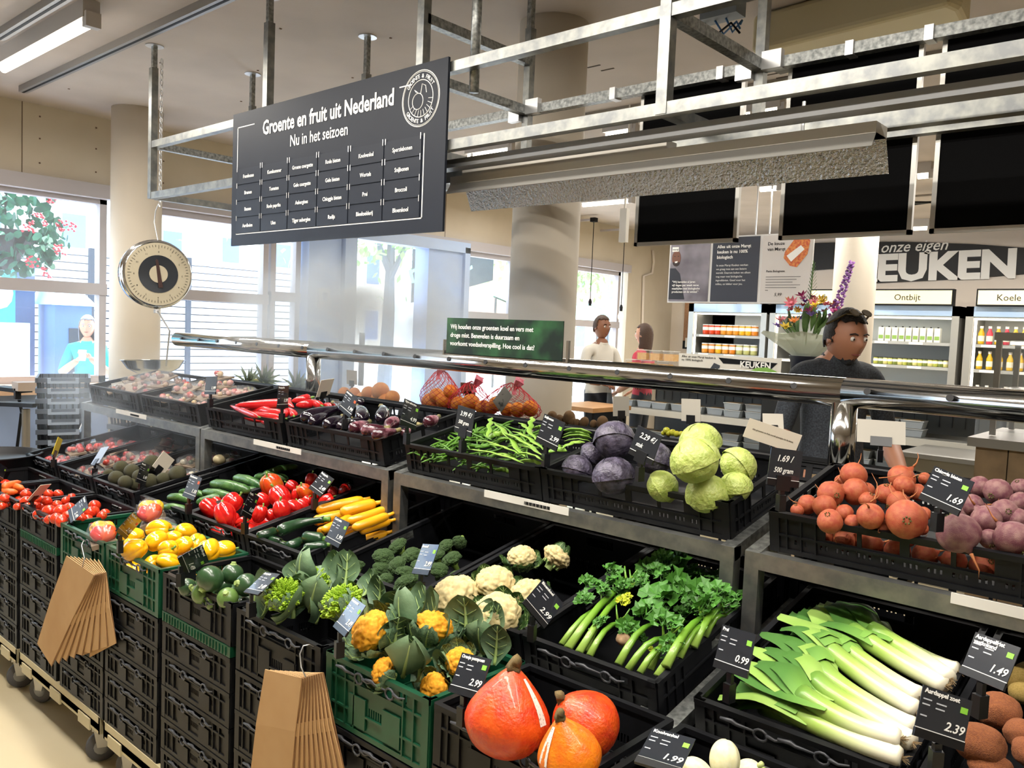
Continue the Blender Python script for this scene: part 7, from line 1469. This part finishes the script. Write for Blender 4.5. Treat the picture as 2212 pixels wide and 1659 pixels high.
for k in range(12): y = k * .45; mb.mi = k % 2; mb.add([(0, y, 2.1), (0, y + .45, 2.1), (-2.4, y + .45, 2.8), (-2.4, y, 2.8), (0, y, 2.05), (0, y + .45, 2.05), (-2.4, y + .45, 2.75), (-2.4, y, 2.75)], ((0, 1, 2, 3), (7, 6, 5, 4), (0, 4, 5, 1), (2, 6, 7, 3)))
mb.build('striped_roof', [M('sea_green_cloth', '#3fae9a', .7), M('pale_green_cloth', '#a4e0d0', .7)], r)
for y in (0, 2.7, 5.3):
    for x in (0, -2.3): mb = MB(); mb.bar((x, y, 0), (x, y, 2.1 if x == 0 else 2.75), .05); mb.build('pole', DARKS, r)
random.seed(8)
for k in range(7): box('crate_of_goods', (-.2 - .3 * (k % 2), .2 - .3 * (k % 2), .2 + k * .7, .75 + k * .7, .7, .95), M(('red_goods', 'blue_goods', 'white_goods')[k % 3], ('#b8402e', '#3560b0', '#d8dce0')[k % 3], .6), r)
box('table_top', (-.6, .3, 0, 5.3, .65, .7), WH2, r)
def tree(x, y, h, lab):
    r = empty('street_tree', (x, y, -.2)); tag(r, lab, 'tree'); mb = MB(); mb.tube([(0, 0, 0), (.1, 0, h * .3), (0, .1, h * .6)], [.2, .16, .1], 8); mb.tube([(.05, 0, h * .45), (.5, .6, h * .7)], [.1, .05], 6); mb.tube([(.05, 0, h * .5), (-.3, -.7, h * .75)], [.1, .05], 6); mb.build('trunk', M('blue_grey_bark', '#5f6a78', .9), r)
    mb = MB()
    for k in range(2200):
        d = Vector((random.gauss(0, .45), random.gauss(0, .45), random.gauss(0, .35))); c = Vector((d.x * h * .42, d.y * h * .45, h * .78 + d.z * h * .36)); q = Euler((U(0, 6), U(0, 6), 0)).to_matrix()
        mb.add([c + q @ Vector(p) * U(.8, 1.4) for p in ((-.12, 0, 0), (0, -.07, 0), (.12, 0, 0), (0, .07, 0))], ((0, 1, 2, 3),))
    q = mb.build('crown', M('pale_tree_leaf', '#7fae5a', .6, c2='#9cc878', scale=2), r); q['kind'] = 'stuff'  # leaf green varies at random between two tones
tree(-17, 14.0, 6.5, 'leafy street tree seen through the glazed door'); tree(-20, 25, 6, 'leafy street tree behind the market canopy')
r = empty('shop_fascia_sign', (-9.3, 9.1, 2.05)); tag(r, 'dark shop sign board reading marqt seen slanting from behind the window', 'sign')
mm = T(0, 0, 0) @ RZ(rad(62)) @ RX(0); mb = MB(); mb.add([mm @ Vector(p) for p in ((-.75, 0, -.1), (.55, 0, .32), (.55, 0, .72), (-.75, 0, .72), (-.75, .05, -.1), (.55, .05, .32), (.55, .05, .72), (-.75, .05, .72))], ((0, 1, 2, 3), (7, 6, 5, 4), (0, 4, 5, 1), (3, 2, 6, 7), (0, 3, 7, 4), (1, 5, 6, 2))); mb.build('board', M('dark_blue_green_board', '#22404c', .5), r)
text('marqt', .42, M('mint_letters', '#9fe8dc', .5), r, mm @ T(-.78, -.01, .2) @ RY(rad(-16)) @ XZ, bold=.02)
mb = MB(); mb.bar((0, 0, .7), (1.4, .2, .75), .05); mb.build('bracket', DARKS, r)
r = empty('parked_car', (-16, 9.0, -.18)); tag(r, 'dark blue parked car outside the glazed door', 'car')
mb = MB(); mb.poly([(-2.1, .3), (2.1, .3), (2.15, .75), (1.3, .9), (.8, 1.42), (-.9, 1.45), (-1.6, .95), (-2.15, .85)], 1.7, RZ(pi / 2) @ T(0, -.85, 0)); ob = mb.build('car_body', M('blue_car_paint', '#38507c', .2, coat=1), r); md = ob.modifiers.new('bevel', 'BEVEL'); md.width = .06; md.segments = 3
mb = MB(); mb.poly([(-.8, .95), (.75, .95), (.6, 1.36), (-.7, 1.38)], .02, RZ(pi / 2) @ T(0, -.87, 0)); mb.build('side_windows', M('car_glass', '#1c2430', .1), r)
for y in (-1.3, 1.3):
    for x in (.87, -.87): mb = MB(); mb.lathe([(.3, -.1), (.32, 0), (.3, .1)], 18, T(x, y, .32) @ RY(pi / 2)); mb.build('wheel', RUB, r)
# ---------------- cool mist ----------------
def mist(b, dens, sc_, seed, lab):
    o = box('cool_mist', b, None) if False else None
    mb = MB(); mb.box(*b); m = bpy.data.materials.new('mist_volume'); m.use_nodes = True; nt = m.node_tree; nt.nodes.clear(); L = nt.links.new
    out = nt.nodes.new('ShaderNodeOutputMaterial'); v = nt.nodes.new('ShaderNodeVolumePrincipled'); L(v.outputs[0], out.inputs['Volume']); v.inputs['Color'].default_value = (.93, .97, 1, 1); v.inputs['Anisotropy'].default_value = .6
    tc = nt.nodes.new('ShaderNodeTexCoord'); n = nt.nodes.new('ShaderNodeTexNoise'); n.inputs['Scale'].default_value = sc_; n.inputs['Detail'].default_value = 4; n.inputs['Distortion'].default_value = .6
    mp = nt.nodes.new('ShaderNodeMapping'); mp.inputs['Location'].default_value = (seed, seed, 0); L(tc.outputs['Object'], mp.inputs[0]); L(mp.outputs[0], n.inputs['Vector'])
    r_ = nt.nodes.new('ShaderNodeMapRange'); r_.inputs[1].default_value = .42; r_.inputs[2].default_value = .75; L(n.outputs['Fac'], r_.inputs[0])
    g_ = nt.nodes.new('ShaderNodeTexGradient'); g_.gradient_type = 'SPHERICAL'; mg = nt.nodes.new('ShaderNodeMapping'); mg.inputs['Location'].default_value = (-1, -1, -1); mg.inputs['Scale'].default_value = (2, 2, 2)
    L(tc.outputs['Generated'], mg.inputs[0]); L(mg.outputs[0], g_.inputs[0])
    mu = nt.nodes.new('ShaderNodeMath'); mu.operation = 'MULTIPLY'; L(r_.outputs[0], mu.inputs[0]); L(g_.outputs['Fac'], mu.inputs[1])
    m2 = nt.nodes.new('ShaderNodeMath'); m2.operation = 'MULTIPLY'; m2.inputs[1].default_value = dens; L(mu.outputs[0], m2.inputs[0]); L(m2.outputs[0], v.inputs['Density'])
    o = mb.build('cool_mist', m); tag(o, lab, 'mist', kind='stuff'); return o
mist((-4.7, -2.0, 2.1, 3.3, 1.1, 2.1), 11, 3.2, 0, 'white mist drifting up behind the far half of the mist pipe')
mist((-5.6, -3.2, 1.5, 2.35, .75, 1.5), 2.2, 4.0, 4, 'thin mist falling over the film packs at the far end of the stand')
